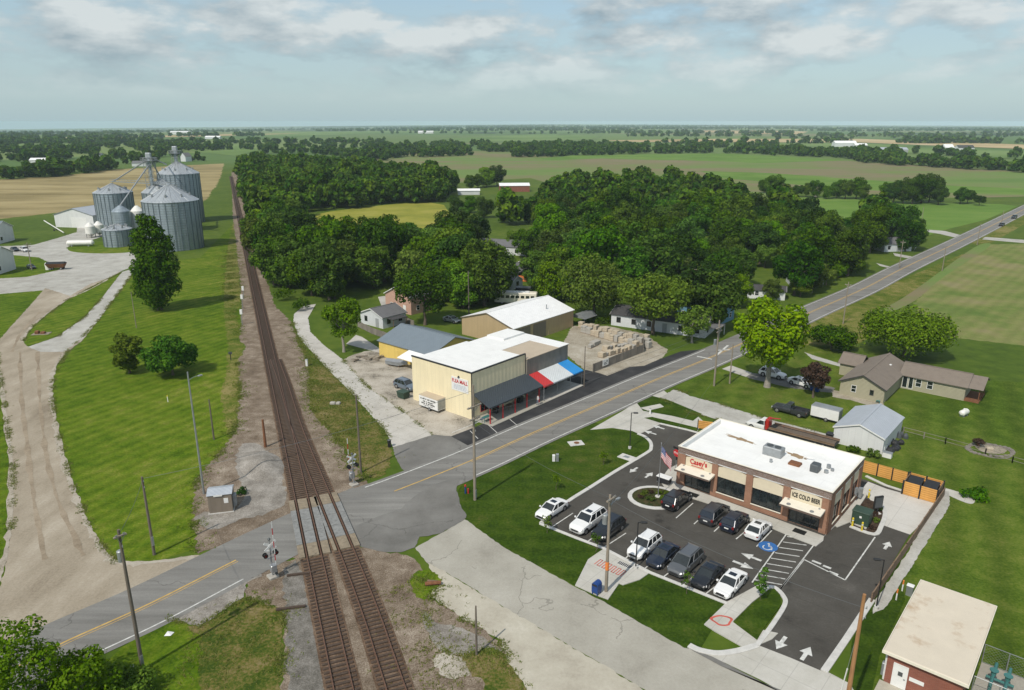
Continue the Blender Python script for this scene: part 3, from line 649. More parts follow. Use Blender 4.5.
def crown_lobes(rng, H, Rr, base, n, shape='round'):
    lob = []; hc = (H+base)/2; hh = (H-base)/2
    lob.append((0,0,hc,Rr*.62,hh/Rr*.95))
    for k in range(n):
        a = 2*PI*(k*.618+rng.random()*.25); t = rng.random()*1.7-.85
        if shape == 'spread': t = rng.random()*1.1-.5
        env = math.sqrt(max(.05, 1-t*t))
        if shape == 'cone': env = (1-t)*.55+.1
        r = Rr*(.22+.20*rng.random()); q = max(0, Rr*env-r*.75)
        lob.append((q*math.cos(a), q*math.sin(a), hc+t*(hh-r*.6), r, .75+.25*rng.random()))
    return lob
def trunk_mb(rng, H, base, lobes, r0, sink=.2):
    m = MB(); top = base+(H-base)*.45; pts = []
    for k in range(6):
        t = k/5; pts.append((Vector((rng.normal()*.05*k, rng.normal()*.05*k, -sink+(top+sink)*t)), r0*(1.35 if k == 0 else 1-.55*t)))
    for (a, ra), (b, rb) in zip(pts[:-1], pts[1:]): m.cyl(a, b, ra, rb, 8, caps=False)
    for l in lobes[1:9]:
        s0 = pts[3][0].lerp(pts[4][0], rng.random()); e = Vector(l[:3]); mid = s0.lerp(e, .5)+Vector((0,0,.3))
        m.cyl(s0, mid, r0*.42, r0*.26, 6, caps=False); m.cyl(mid, e, r0*.26, r0*.07, 5, caps=False)
    return m
def make_tree(name, label, cat, leaf, H, Rr, base, nl=14, n=5000, size=.5, seed=1, shape='round', bark='bark', r0=None, group=None, lobes=None, flat=.25):
    rng = np.random.default_rng(seed)
    root = thing(name, label, cat, group=group)
    lob = lobes or crown_lobes(rng, H, Rr, base, nl, shape)
    r0 = r0 or .022*H+.05
    trunk_mb(rng, H, base, lob, r0).build('trunk', M[bark], root, smooth=True)
    v, f = leaf_cloud(rng, lob, n, size, flat)
    me = mesh_np('crown', v, f, LM[leaf]); o = bpy.data.objects.new('crown', me); COL.objects.link(o); o.parent = root
    return root
def put(root, px, py, s=1.0, rz=0.0, sz=None):
    p = at(px, py); root.location = (p.x, p.y, 0); root.rotation_euler.z = rz; root.scale = (s, s, sz or s); return root

# --- single trees that stand out
put(make_tree('maple_tree', 'tall bright lime green maple on the lawn where the parking drive meets the road bend', 'tree', 'lime', 16.5, 6.4, 4.2, 24, 9000, .50, 11, r0=.5, bark='bark_pale'), 767, 387)
put(make_tree('spreading_tree', 'wide dark olive tree growing behind the tan ranch house', 'tree', 'ranch', 10.5, 8.4, 1.0, 34, 12000, .42, 12, 'spread'), 903, 357)
put(make_tree('bushy_tree', 'low rounded dark green bushy tree on the road verge beside the lime maple', 'tree', 'wood', 5.5, 4.6, .3, 14, 4500, .42, 13, 'spread'), 831, 350)
put(make_tree('plum_tree', 'small dark purple leaved tree on the lawn before the ranch house', 'tree', 'plum', 6.4, 2.5, 1.8, 14, 2600, .34, 14), 813, 397.5)
rng = np.random.default_rng(3)
lob = [(0,0,9,4.6,1.3),(1.4,.5,14.5,4.2,1.1),(-2.4,0,15.5,3.4,1.0),(.2,0,20.0,3.2,1.0),(-4.2,.5,10.5,3.2,1.0),(4.4,.3,11.5,3.4,1.0),(4.4,0,6.5,3.2,1.0),(-4.0,0,5.6,3.2,1.0),(.2,-3.2,6,3.4,1.0),(4.2,0,16.8,2.6,1.0),(0,-3,12,3.6,1.0),(0,3,9,3.2,1.0),(-3.6,0,18.4,2.2,1),(3.0,-1.5,19.6,2.0,1),(0,-1,3.4,3.6,.9),(-2.6,-2.4,9,2.6,1),(2.8,-2.6,9.6,2.6,1),(1.5,-1.5,22.2,1.8,1),(-1.2,-.8,22.6,1.6,1)]
put(make_tree('tall_tree', 'very tall dark green tree standing before the grain bins beside the tracks', 'tree', 'tall', 24, 6, 3, n=15000, size=.5, seed=15, lobes=[(x*.78,y*.8,z,r_*.86,q) for x,y,z,r_,q in lob], r0=.55), 160, 310)
put(make_tree('bushy_tree', 'small dark bushy tree, left of the two on the mown lawn left of the tracks', 'tree', 'olive', 7.8, 3.1, .8, 14, 5000, .38, 16), 130, 373)
put(make_tree('willow_bush', 'broad rounded green bush, right of the two on the mown lawn left of the tracks', 'tree', 'wood', 8.0, 4.6, .3, 20, 7000, .4, 17), 173, 375)
put(make_tree('young_maple_tree', 'light green loose crowned tree beside the concrete alley and the yellow shed', 'tree', 'bright', 12.2, 4.0, 2.6, 18, 4300, .42, 18, bark='bark_pale', r0=.3), 344, 352)
put(make_tree('shade_tree', 'mid green tree over the pink house lawn left of the tan warehouse', 'tree', 'wood', 14.5, 6.6, 2.5, 22, 7500, .5, 19), 425, 325)
put(make_tree('shade_tree', 'big round tree in front of the long white house by the stone yard', 'tree', 'fresh', 15.5, 7.6, 3.6, 24, 9000, .5, 20), 653, 334)
put(make_tree('shade_tree', 'spreading mid green tree behind the stone yard, left of the long white house', 'tree', 'fresh', 15.5, 8.6, 2.6, 24, 9000, .5, 21), 594, 318)
put(make_tree('thin_tree', 'sparse brownish tree by the porch of the long white house', 'tree', 'olive', 8.5, 3.6, 1.5, 14, 2200, .4, 22, bark='bark_pale'), 692, 343)
# --- saplings in the car park
def sapling(label, px, py, H=2.6, leaf='olive', n=260):
    put(make_tree('sapling', label, 'tree', leaf, H, .75, .9, 6, n, .2, int(px*7+py), r0=.035, group='staked saplings on the new lawns'), px, py)
sapling('staked sapling in the raised grass island before the drive-in entrance', 760, 601, 4.0, 'fresh', 420)
sapling('bare little sapling on the lawn in front of the silver minivan', 686.5, 594, 2.8, n=90)
sapling('tiny sapling on the corner lawn beside the white sedan at the end', 547, 533, 2.4, n=160)
sapling('little sapling on the lawn behind the wooden pole with the transformer', 596, 552, 2.4, n=120)
sapling('brown sapling on the corner lawn uphill of the pale manhole pad', 603, 465, 2.2, n=140)
sapling('brown sapling on the corner lawn, left of the white sedan', 556, 490, 2.2, n=140)
# --- foreground bottom left
put(make_tree('young_cottonwood', 'leafy young tree at the bottom left corner over the road edge', 'tree', 'bright', 9.8, 3.1, .6, 22, 5200, .235, 31, bark='bark_pale', r0=.1), 33, 722)
put(make_tree('young_cottonwood', 'leafy thicket tree right of the corner tree, by the leaning dark pole', 'tree', 'bright', 5.6, 2.7, .2, 18, 4600, .235, 32, bark='bark_pale', r0=.08), 88, 712)
put(make_tree('young_cottonwood', 'low leafy thicket bush at the foot of the dark pole', 'tree', 'fresh', 2.6, 2.4, .0, 14, 3200, .22, 33, r0=.06), 125, 700)
# --- bushes along the small buildings
def bush(label, px, py, r, h, leaf='wood', n=900, size=.28, name='bush', cat='bush', group=None):
    rng = np.random.default_rng(int(px*13+py*7)); lob = crown_lobes(rng, h, r, -.1, 7, 'spread'); v, f = leaf_cloud(rng, lob, n, size)
    o = bpy.data.objects.new(name, mesh_np(name, v, f, LM[leaf])); COL.objects.link(o); o.location = at(px, py); tag(o, label, cat, group); return o
bush('dense green bush beside the alley bend under the railway trees', 300, 310, 2.6, 3.2)
bush('green bush against the railway trees, uphill of the alley bend', 285, 300, 3.0, 3.8)
bush('shrub at the end of the pale path by the orange fence', 975, 497, 1.8, 1.2, 'wood', 700)
bush('dark shrub against the gable wall of the white metal barn', 853, 452, .9, 1.0, 'wood', 300)
bush('shrub next to the white barn downpipe corner', 872, 457, 1.0, 1.3, 'olive', 300)
bush('rounded shrub by the long white house gable', 634, 318, 1.6, 1.6, 'wood', 400)
bush('low bushes in front of the long white house windows', 602, 323, 2.2, 1.9, 'wood', 500)
bush('low dark scrub behind the equipment cabinet by the tracks', 241, 494, .8, .9, 'deep', 260, .2)
for q, (x, y, r_) in enumerate(((866,512,.5),(873,515,.55),(876,522,.5),(872,529,.45),(880,510,.4))):
    bush(('first','second','third','fourth','fifth')[q]+' small brown shrub from the building in the mulch bed by the green cabinet', x, y, r_, .55, 'plum' if q % 2 else 'olive', 160, .16, group='shrubs in the mulch bed')

# --- the woods: a few kinds, copied tree by tree
KIND = []
for k, (leaf, H, Rr, base, shape, n) in enumerate((('wood',13,5.2,.5,'round',4200),('wood',14.5,6.0,.6,'round',4600),('deep',13.5,5.6,.5,'round',4400),('fresh',12,5.4,.5,'round',4200),('olive',11.5,5.0,.5,'spread',4000),('wood',16,5.2,.8,'round',4200),('deep',11,4.8,.3,'spread',4000),('sage',12.5,5.0,.6,'round',3000))):
    KIND.append(make_tree('broadleaf_tree', 'x', 'tree', leaf, H, Rr, base, 24, int(n*1.7), .50, 100+k, shape))
used = [False]*len(KIND)
def inside(p, poly):
    c = False; n = len(poly)
    for i in range(n):
        a, b = poly[i], poly[(i+1)%n]
        if (a[1] > p[1]) != (b[1] > p[1]) and p[0] < (b[0]-a[0])*(p[1]-a[1])/(b[1]-a[1])+a[0]: c = not c
    return c
def fill(poly, sp, seed, holes=()):
    r = random.Random(seed); W = [at(*q) for q in poly]; P = [(q.x, q.y) for q in W]
    Hs = [[(at(*q).x, at(*q).y) for q in h] for h in holes]
    x0 = min(q[0] for q in P); x1 = max(q[0] for q in P); y0 = min(q[1] for q in P); y1 = max(q[1] for q in P)
    out = []; j = 0; y = y0
    while y < y1:
        x = x0 + (sp/2 if j % 2 else 0)
        while x < x1:
            q = (x+r.uniform(-.38,.38)*sp, y+r.uniform(-.38,.38)*sp)
            if inside(q, P) and not any(inside(q, h) for h in Hs): out.append(q)
            x += sp
        y += sp*.87; j += 1
    return out
WOODS = [
 ([(291,318),(277,299),(264,268),(256,238),(248,205),(243,178),(240,171),(262,168),(330,171),(400,181),(447,186),(455,199),(440,203),(400,204),(330,210),(306,215),(300,225),(300,236),(303,262),(318,272),(300,300)], 9.5, (0,0,1,2,3,5,4), 1,
  'dark green tree in the dense wood right of the railway', 'trees of the wood right of the railway', ()),
 ([(322,264),(345,258),(400,258),(425,262),(440,268),(466,274),(474,284),(462,304),(440,310),(418,305),(398,284),(380,287),(360,296),(322,303),(303,300),(310,272)], 9.0, (0,1,2,3,3,7), 2,
  'tree in the wood between the meadow and the pink house', 'trees between the meadow and the pink house', ([(380,290),(384,300),(405,300),(410,280)], [(409,232),(424,231),(424,246),(409,246)])),
 ([(502,222),(528,222),(545,206),(560,196),(580,190),(640,193),(700,198),(724,206),(750,222),(798,226),(812,233),(800,248),(775,260),(770,285),(742,272),(736,298),(712,302),(690,296),(660,300),(640,308),(604,306),(585,298),(548,298),(542,284),(552,262),(534,240),(506,230)], 10.5, (0,0,1,3,2,4,5), 3,
  'broadleaf tree in the big wood over the village houses', 'trees of the big wood over the village houses', ([(500,230),(540,230),(540,255),(500,255)], [(664,310),(710,310),(706,336),(664,330)])),
 ([(838,242),(880,226),(912,240),(917,251),(880,257),(870,264),(848,279),(822,295),(802,303),(786,298),(776,284),(790,264),(800,250)], 9.5, (0,2,1,4,6), 4,
  'tree in the dark clump beside the road bend at right', 'trees of the dark clump beside the far road', ([(872,243),(898,243),(903,255),(876,260)],)),
 ([(440,309),(470,292),(492,290),(500,300),(480,310),(455,318)], 8.5, (3,3,0,1), 5,
  'fresh green tree behind the tan warehouse with the white roof', 'trees behind the tan warehouse', ()),
 ([(700,316),(714,306),(740,300),(744,312),(726,326),(708,332)], 8.5, (0,3,1,2), 6,
  'dark tree beside the blue house near the road', 'trees beside the blue house', ()),
]
cand = []
for poly, sp, ks, seed, lab, grp, holes in WOODS:
    r = random.Random(seed+50)
    for q in fill(poly, sp, seed, holes):
        if r.random() < .07: continue
        cand.append((math.hypot(*q), q, r.choice(ks), r.choice((.72,.9,1.0,1.08,1.18,1.3))*r.uniform(.92,1.08), r.uniform(0,6.28), lab, grp))
# separate trees in hedges and fields: (px, py, scale)
SOLO = [
 ('dark round tree in the hedgerow across the tilled field at right', 'trees of the hedgerow across the field', [(797,197,.8),(806,197,.7),(815,197.5,.8),(826,199,.6),(836,198.5,.75),(845,199,.95),(856,199,1.0),(864,200,.7),(873,201,.5),(886,202,.9),(893,203,1.0),(903,203.5,1.1),(912,204,1.15),(921,203,1.4),(929,202,1.3),(938,205,.85),(774,197,1.0),(764,193,.7),(775,190,.6),(787,202,.9)], (0,1,2,6)),
 ('lone round tree in the green field beside the far road', 'lone trees in the field by the far road', [(960,204,.8),(967,203.5,.8),(979,205.5,.6)], (0,6)),
 ('big dark tree standing apart in front of the meadow', 'dark trees in front of the meadow', [(447,257,1.3),(463,256,1.25),(455,262,1.2),(476,250,.9)], (2,)),
 ('tree by the red roofed building at the meadow end', 'trees by the red roofed building', [(478,188,.9),(486,187,1.2),(497,186,1.3),(470,189,.8),(455,214,.7),(470,213,.8),(484,218,.9),(463,222,.6)], (0,1,3,4)),
 ('green tree at the edge of the right hand clump above the lane', 'trees above the farm lane', [(768,222,.8),(780,221,1.0),(789,220,1.1),(797,218,.7),(762,226,.8),(776,229,.9)], (0,3,2)),
 ('light green bushy tree on the lawns beyond the tan warehouse', 'light trees beyond the tan warehouse', [(543,298,.8),(552,302,.85),(534,282,.75),(561,300,.8),(513,252,.7),(526,258,.9),(470,306,.7),(487,302,.6)], (3,3,0)),
 ('thin bushy tree on the verge of the far road', 'bushes on the verge of the far road', [(772,300,.5),(800,297,.6),(812,293,.55),(826,285,.55),(838,277,.5),(852,271,.5)], (4,3)),
]
for lab, grp, lst, ks in SOLO:
    r = random.Random(len(lab))
    for x, y, s in lst:
        q = at(x, y); cand.append((math.hypot(q.x, q.y)*.3, (q.x, q.y), r.choice(ks), s*r.uniform(.92,1.05), r.uniform(0,6.28), lab, grp))
cand.sort(key=lambda c: c[0])
NIND = 270
for d, q, k, s, rz, lab, grp in cand[:NIND]:
    o = KIND[k] if not used[k] else copy_tree(KIND[k]); used[k] = True
    o.location = (q[0], q[1], 0); o.rotation_euler.z = rz; o.scale = (s, s, s*random.uniform(.9,1.12)); o['label'] = lab; o['group'] = grp
# the rest, and everything further off, as leafy masses
class Mass:
    def __init__(s): s.p = []
    def add(s, x, y, h, r): s.p.append((x, y, h, r))
    def build(s, name, leaf, nleaf, fac=.42, seed=5):
        rng = np.random.default_rng(seed); protos = []
        for k in range(5):
            lob = crown_lobes(rng, 1.0, .42, .02, 14); protos.append(leaf_cloud(rng, lob, nleaf, .42*fac))
        vs = []; off = 0; n4 = nleaf*4
        for i, (x, y, h, r) in enumerate(s.p):
            v, f = protos[i % 5]; a = rng.random()*6.28; c, sn = math.cos(a), math.sin(a)
            w = np.empty_like(v); k = r/.42
            w[:,0] = x+(v[:,0]*c-v[:,1]*sn)*k; w[:,1] = y+(v[:,0]*sn+v[:,1]*c)*k; w[:,2] = v[:,2]*h*(.85+.3*rng.random())+far_dip(x, y)
            vs.append(w)
        v = np.concatenate(vs); f = np.arange(len(v)).reshape(-1,4)
        o = bpy.data.objects.new(name, mesh_np(name, v, f, LM[leaf])); COL.objects.link(o); tag(o, kind='stuff'); return o
mw = Mass()
for d, q, k, s, rz, lab, grp in cand[NIND:]: mw.add(q[0], q[1], 13.5*s, 5.2*s)
for k_, (lf, nm) in enumerate((('mass','far_wood'),('mass_fresh','far_wood'))):
    m_ = Mass(); m_.p = [q for i, q in enumerate(mw.p) if (i*7 % 5 < 3) == (k_ == 0)]
    if m_.p: m_.build(nm, lf, 1100, .30, 5+k_)
print('trees individual', min(NIND, len(cand)), 'mass', len(mw.p))
rb = random.Random(77)
def belt(mass, px, depth, h, sp, gap=0.0):
    """trees along a ground polyline (pixels), 'depth' metres deep"""
    W = [at(*q) for q in px]
    for a, b in zip(W[:-1], W[1:]):
        L_ = (b-a).length; n = max(1, int(L_/sp)); t = (b-a).normalized(); nr = Vector((-t.y, t.x, 0))
        for i in range(n):
            if rb.random() < gap: continue
            for k in range(max(1, int(depth/sp/1.3))):
                p = a.lerp(b, (i+rb.random())/n) + nr*rb.uniform(-.5,.5)*depth
                hh = h*rb.uniform(.6,1.15); mass.add(p.x, p.y, hh, hh*rb.uniform(.36,.55))
mb = Mass()
# behind the wheat field and round the far village, left
belt(mb, [(-30,181),(0,179),(30,177.5),(60,175.5),(90,171.5),(116,169)], 22, 13, 8)
belt(mb, [(128,164),(140,163),(152,162.5)], 24, 13, 8); belt(mb, [(190,161.5),(205,161),(217,160.5)], 18, 10, 8)
belt(mb, [(-30,163),(40,160),(110,158),(170,156)], 70, 13, 14, .1); belt(mb, [(-30,156),(60,153),(140,151),(225,149)], 160, 13, 17, .15)
belt(mb, [(-30,150),(90,148),(180,146)], 160, 12, 20, .2)
# belts behind the tilled field
belt(mb, [(515,157),(600,154.5),(660,153),(720,152.8),(790,154.5),(860,158.5)], 45, 13, 11, .05)
belt(mb, [(860,158),(880,163.5),(940,166.5),(1000,170),(1050,173)], 40, 13, 10, .05)
belt(mb, [(770,155),(840,156),(900,158)], 90, 13, 14, .15); belt(mb, [(870,152),(930,155),(980,157),(1040,160)], 60, 12, 15, .35)
belt(mb, [(366,160),(400,156.5),(430,157),(470,155)], 25, 13, 9, .05); belt(mb, [(400,153),(440,151),(500,150.5),(560,151),(640,150)], 160, 13, 15, .1)
belt(mb, [(265,153),(300,153),(350,156),(376,161)], 40, 12, 11, .15); belt(mb, [(245,150),(300,148.5),(380,148),(440,147)], 110, 12, 17, .25)
belt(mb, [(434,146),(520,146),(600,147.5),(700,147),(800,148)], 120, 12, 18, .25)
mb.build('distant_trees', 'mass', 200, .62, 8)
mf = Mass()
for y, d, g in ((143.5,160,.3),(139,200,.45),(136.5,300,.4),(133.5,420,.3),(130.5,600,.25),(128.6,800,.2),(127.4,900,.1),(126.4,1100,.1),(125.6,1400,.1)):
    x = -60
    while x < 1080:
        L_ = rb.uniform(60,260)
        if rb.random() > g: belt(mf, [(x, y+rb.uniform(-1,1)*.5), (x+L_, y+rb.uniform(-1,1)*.5)], d*rb.uniform(.15,.6), 13, 13+(143-y)*1.7, .08)
        x += L_+rb.uniform(0,50)
print('belts', len(mb.p), len(mf.p))
mf.build('horizon_trees', 'mass', 32, 1.3, 9)

# ragged tufts of weeds along the edges of gravel, dirt and ballast
def weeds(name, seed, lines, n_per_m, spread, leaf, size=.30):
    rng = np.random.default_rng(seed); P = []
    for ln in lines:
        W = [at(*q) for q in ln]
        for a, b in zip(W[:-1], W[1:]):
            L_ = (b-a).length; t_ = (b-a).normalized(); nr = Vector((-t_.y, t_.x, 0))
            for k in range(int(L_*n_per_m)):
                f = rng.random(); g = rng.normal()
                if math.sin(f*L_*.9+seed)+math.sin(f*L_*.37+2)+rng.normal()*.6 < -.1: continue
                p = a.lerp(b, f)+nr*g*spread; P.append((p.x, p.y))
    P = np.array(P); n = len(P)*5; c = np.repeat(P, 5, 0)+rng.normal(size=(n,2))*.09
    h = size*(.4+.9*rng.random(n)); an = rng.random(n)*6.28; w_ = .025+.035*rng.random(n); ln_ = rng.normal(size=(n,2))*.12
    z0 = np.full(n, .02)
    v0 = np.stack([c[:,0]-np.cos(an)*w_, c[:,1]-np.sin(an)*w_, z0],1); v1 = np.stack([c[:,0]+np.cos(an)*w_, c[:,1]+np.sin(an)*w_, z0],1)
    v2 = np.stack([c[:,0]+ln_[:,0]+np.cos(an)*w_*.4, c[:,1]+ln_[:,1], h],1); v3 = np.stack([c[:,0]+ln_[:,0]-np.cos(an)*w_*.4, c[:,1]+ln_[:,1], h],1)
    o = bpy.data.objects.new(name, mesh_np(name, np.stack([v0,v1,v2,v3],1).reshape(-1,3), np.arange(4*n).reshape(-1,4), LM[leaf])); COL.objects.link(o); tag(o, kind='stuff')
EDG = [[(238,362),(240,395),(234,430),(222,452),(197,480),(194,520),(198,552)],[(291,324),(309,360),(312,408),(338,440),(366,481)],[(246,598),(285,609),(282,656),(279,700)],[(412,577),(440,585),(430,600)],
       [(463,658),(480,651),(500,655),(527,690)],[(119,563),(105,551),(84,513),(68,470),(60,440),(53,402),(52,383),(66,353),(97,322),(135,270)],[(11,530),(13,470),(5,407),(-4,352)],[(23,341),(32,327),(67,300),(122,272)],[(57,337),(85,317),(102,298)],
       [(343,360),(366,386),(398,408),(433,435)],[(354,395),(386,432),(393,447)],[(293,322),(299,338),(326,368),(354,395)],[(660,398),(690,413),(715,419),(760,432)],[(674,389),(720,404),(760,417),(835,436)],[(424,612),(440,650),(468,660)],[(428,595),(460,617),(500,640),(527,690)],[(166,618),(199,628),(222,612),(246,598)]]
weeds('weeds', 1, EDG, 26, .28, 'weed', .14)
weeds('weeds', 2, EDG[:5]+[[(228,250),(230,300),(240,341)],[(336,438),(350,460),(366,481)],[(306,350),(312,410)]], 26, .9, 'weed', .14)
weeds('weeds', 3, [[(190,640),(230,625),(270,630)],[(180,670),(230,660),(275,670)],[(320,380),(340,420),(370,465)],[(316,365),(335,400),(360,440)],[(232,250),(234,300)],[(420,640),(470,690)],[(405,585),(432,645),(480,690)]], 60, 2.2, 'weed', .13)

rng_ = random.Random(8)
for k in range(11):
    a = 2*PI*k/11+rng_.uniform(-.2,.2); q = rng_.uniform(.9,2.1); c_ = at(654.5,498)+Vector((q*math.cos(a)*1.0,q*math.sin(a)*.85,.12))
    rg_ = np.random.default_rng(k+300); lb_ = crown_lobes(rg_, .55, .42, 0, 5, 'spread'); v, f = leaf_cloud(rg_, lb_, 150, .14)
    o = bpy.data.objects.new('shrub', mesh_np('shrub', v, f, LM['olive' if k % 3 else 'plum'])); COL.objects.link(o); o.location = c_; tag(o, 'low shrub planted in the round bed under the flagpole', 'shrub', 'shrubs in the round flower bed')
# ---------------------------------------------------------------- building materials
def siding(name, c, pitch=.3, vert=True, rough=.55, metal=0.0, amt=.5, var=.08):
    t = NT(name); p = t.pos(obj=True); s_ = t.n('ShaderNodeSeparateXYZ'); t.l(p, s_.inputs[0])
    if vert: k = t.math('ADD', s_.outputs[0], s_.outputs[1])
    else: k = s_.outputs[2]
    w = t.math('SINE', t.math('MULTIPLY', k, 2*PI/pitch))
    f = t.noise(t.pos((1,1,.3), obj=True), .8, 5, .65)
    col = t.ramp(f, [(.3, sh(c,1-var)), (.55, c), (.75, sh(c,1+var*.7))])
    seam = t.math('GREATER_THAN', w, .93)
    col = t.mix(t.math('MULTIPLY', seam, .13), col, sh(c,.5))
    return t.done(col, rough, metal, t.bump(w, amt, .03))
def brickm(name, a, b, mortar):
    t = NT(name); p = t.pos(obj=True); s_ = t.n('ShaderNodeSeparateXYZ'); t.l(p, s_.inputs[0])
    c = t.n('ShaderNodeCombineXYZ'); t.l(t.math('ADD', s_.outputs[0], s_.outputs[1]), c.inputs[0]); t.l(s_.outputs[2], c.inputs[1])
    br = t.n('ShaderNodeTexBrick'); br.inputs['Scale'].default_value = 1; br.inputs['Brick Width'].default_value = .3; br.inputs['Row Height'].default_value = .1; br.inputs['Mortar Size'].default_value = .008
    br.inputs['Color1'].default_value = (*a,1); br.inputs['Color2'].default_value = (*b,1); br.inputs['Mortar'].default_value = (*mortar,1); t.l(c.outputs[0], br.inputs['Vector'])
    col = t.mix(.35, br.outputs['Color'], t.ramp(t.noise(p, .7, 5), [(.3, sh(a,.75)), (.7, sh(b,1.15))]))
    return t.done(col, .9, 0, spec=.2)
def roofm(name, c, stain, amt=.6, lo=.55, hi=.72, scale=.25, rough=.7, seams=0.0):
    t = NT(name); p = t.pos(obj=True)
    f = t.ramp(t.noise(p, scale, 6, .65), [(lo,(0,0,0)),(hi,(1,1,1))])
    col = t.mix(t.math('MULTIPLY', f, amt), t.ramp(t.noise(p, .6, 4), [(.3, sh(c,.92)),(.7, c)]), stain)
    if seams:
        b = t.n('ShaderNodeTexBrick'); b.offset = .5; b.inputs['Scale'].default_value = 1; b.inputs['Mortar Size'].default_value = .025; b.inputs['Brick Width'].default_value = seams*3; b.inputs['Row Height'].default_value = seams
        t.l(p, b.inputs['Vector']); col = t.mix(t.math('MULTIPLY', b.outputs['Fac'], .25), col, sh(c,.5))
    return t.done(col, rough)
M['brick'] = brickm('brick', (.255,.125,.075), (.32,.17,.108), (.31,.25,.20))
M['brick_red'] = brickm('brick_red', (.22,.075,.05), (.28,.10,.068), (.25,.17,.14))
M['membrane'] = roofm('membrane', (.80,.80,.78), (.55,.54,.5), .35, seams=1.9)
M['membrane2'] = roofm('membrane_store', (.78,.78,.76), (.55,.54,.51), .3, seams=2.2)
M['roof_tan'] = roofm('roof_tan', (.47,.39,.29), (.30,.24,.18), .5)
M['roof_cream'] = roofm('roof_cream', (.62,.55,.44), (.36,.23,.12), .65, .54, .70, .45)
M['shingle'] = roofm('shingle', (.205,.17,.138), (.14,.115,.095), .6, .4, .7, 1.2, .9)
M['shingle_grey'] = roofm('shingle_grey', (.15,.15,.155), (.09,.09,.095), .6, .4, .7, 1.2, .9)
M['shingle_dark'] = roofm('shingle_dark', (.06,.058,.06), (.035,.034,.036), .6, .4, .7, 1.2, .9)
M['cream'] = plain('cream', (.66,.58,.43), .8, var=.06)
M['cream_pale'] = plain('cream_pale', (.74,.69,.58), .6, var=.06)
M['coping'] = plain('coping', (.14,.10,.08), .5)
M['frame_dark'] = plain('frame_dark', (.022,.022,.024), .45)
M['white'] = plain('white', (.74,.74,.72), .5, var=.08)
M['red'] = plain('red', (.50,.025,.03), .5)
M['sign_dark'] = plain('sign_dark', (.02,.02,.018), .5)
t = NT('window_glass'); M['glass'] = t.done(t.ramp(t.noise(t.pos(obj=True), 1.2, 3), [(.35,(.008,.011,.012)),(.7,(.03,.04,.042))]), .07, 0, spec=.7)
M['yellow_metal'] = siding('yellow_metal', (.80,.70,.47), .9, amt=.25)
M['yellow_wall'] = siding('yellow_wall', (.70,.51,.14), .9, amt=.3)
M['tan_metal'] = siding('tan_metal', (.44,.33,.19), .9, amt=.3)
M['brown_metal'] = siding('brown_metal', (.20,.165,.13), 1.2, amt=.3)
M['grey_metal'] = siding('grey_metal', (.20,.185,.16), 1.4, amt=.4, var=.25)
M['white_metal'] = siding('white_metal', (.66,.67,.66), .9, amt=.25)
M['roof_white_metal'] = siding('roof_white_metal', (.80,.80,.79), .6, amt=.2)
M['roof_slate_metal'] = siding('roof_slate_metal', (.165,.20,.23), .6, rough=.45, amt=.3)
M['roof_grey_metal'] = siding('roof_grey_metal', (.38,.41,.45), .6, rough=.45, amt=.3)
M['awning_dark'] = siding('awning_dark', (.045,.055,.065), .5, rough=.5)
M['awning_red'] = siding('awning_red', (.52,.035,.035), .5); M['awning_white'] = siding('awning_white', (.60,.63,.64), .5); M['awning_blue'] = siding('awning_blue', (.02,.25,.62), .5)
M['clap_white'] = siding('clap_white', (.62,.64,.65), .2, False, .6); M['clap_tan'] = siding('clap_tan', (.36,.335,.235), .22, False, .7)
M['clap_grey'] = siding('clap_grey', (.34,.36,.36), .2, False, .7); M['clap_brown'] = siding('clap_brown', (.16,.12,.09), .2, False, .7)
M['clap_blue'] = siding('clap_blue', (.12,.26,.36), .2, False, .7); M['brick_pink'] = plain('brick_pink', (.50,.31,.24), .85, var=.12, scale=2)
M['galv'] = siding('galvanised', (.33,.385,.425), .9, False, .45, .5, .6, .25)
M['bin_rib'] = plain('bin_rib', (.155,.19,.215), .55, .35, .25)
M['galv_roof'] = siding('galvanised_roof', (.46,.49,.51), 1.2, True, .42, .5, .5, .15)
M['steel'] = plain('steel', (.34,.36,.37), .5, .5, .2); M['steel_dark'] = plain('steel_dark', (.10,.11,.115), .5, .4)
M['wood_orange'] = siding('wood_orange', (.62,.31,.075), .28, False, .7, var=.2)
M['wood_brown'] = siding('wood_brown', (.19,.125,.08), .3, False, .85, var=.3)
M['wood_grey'] = siding('wood_grey', (.22,.195,.165), .25, True, .9, var=.35)
M['wood_pole'] = plain('wood_pole', (.15,.125,.10), .95, var=.35, scale=3, streak=True)
M['wood_pole_pale'] = plain('wood_pole_pale', (.27,.23,.18), .95, var=.3, scale=3, streak=True)
M['wood_pole_new'] = plain('wood_pole_new', (.36,.185,.08), .9, var=.3, scale=3, streak=True)
M['black'] = plain('black', (.02,.02,.021), .5); M['rubber'] = plain('rubber', (.022,.022,.022), .9)
M['green_box'] = plain('green_box', (.035,.065,.045), .55, var=.15); M['yellow'] = plain('yellow_post', (.70,.54,.03), .5)
M['blue'] = plain('blue_paint', (.015,.055,.22), .4); M['rust'] = plain('rust', (.20,.085,.04), .9, var=.4, scale=3); M['orange'] = plain('orange_paint', (.75,.22,.05), .6)
M['stone'] = plain('pale_stone', (.47,.40,.30), .95, var=.25, scale=3); M['stone_grey'] = plain('grey_stone', (.38,.36,.32), .95, var=.25, scale=3)
M['teal'] = plain('teal_paint', (.05,.17,.16), .5); M['tank_white'] = plain('tank_white', (.74,.73,.68), .45, var=.1); M['dirt_stain'] = plain('dirt_stain', (.30,.21,.12), .9)
M['silver'] = plain('silver', (.36,.37,.38), .35, .5)

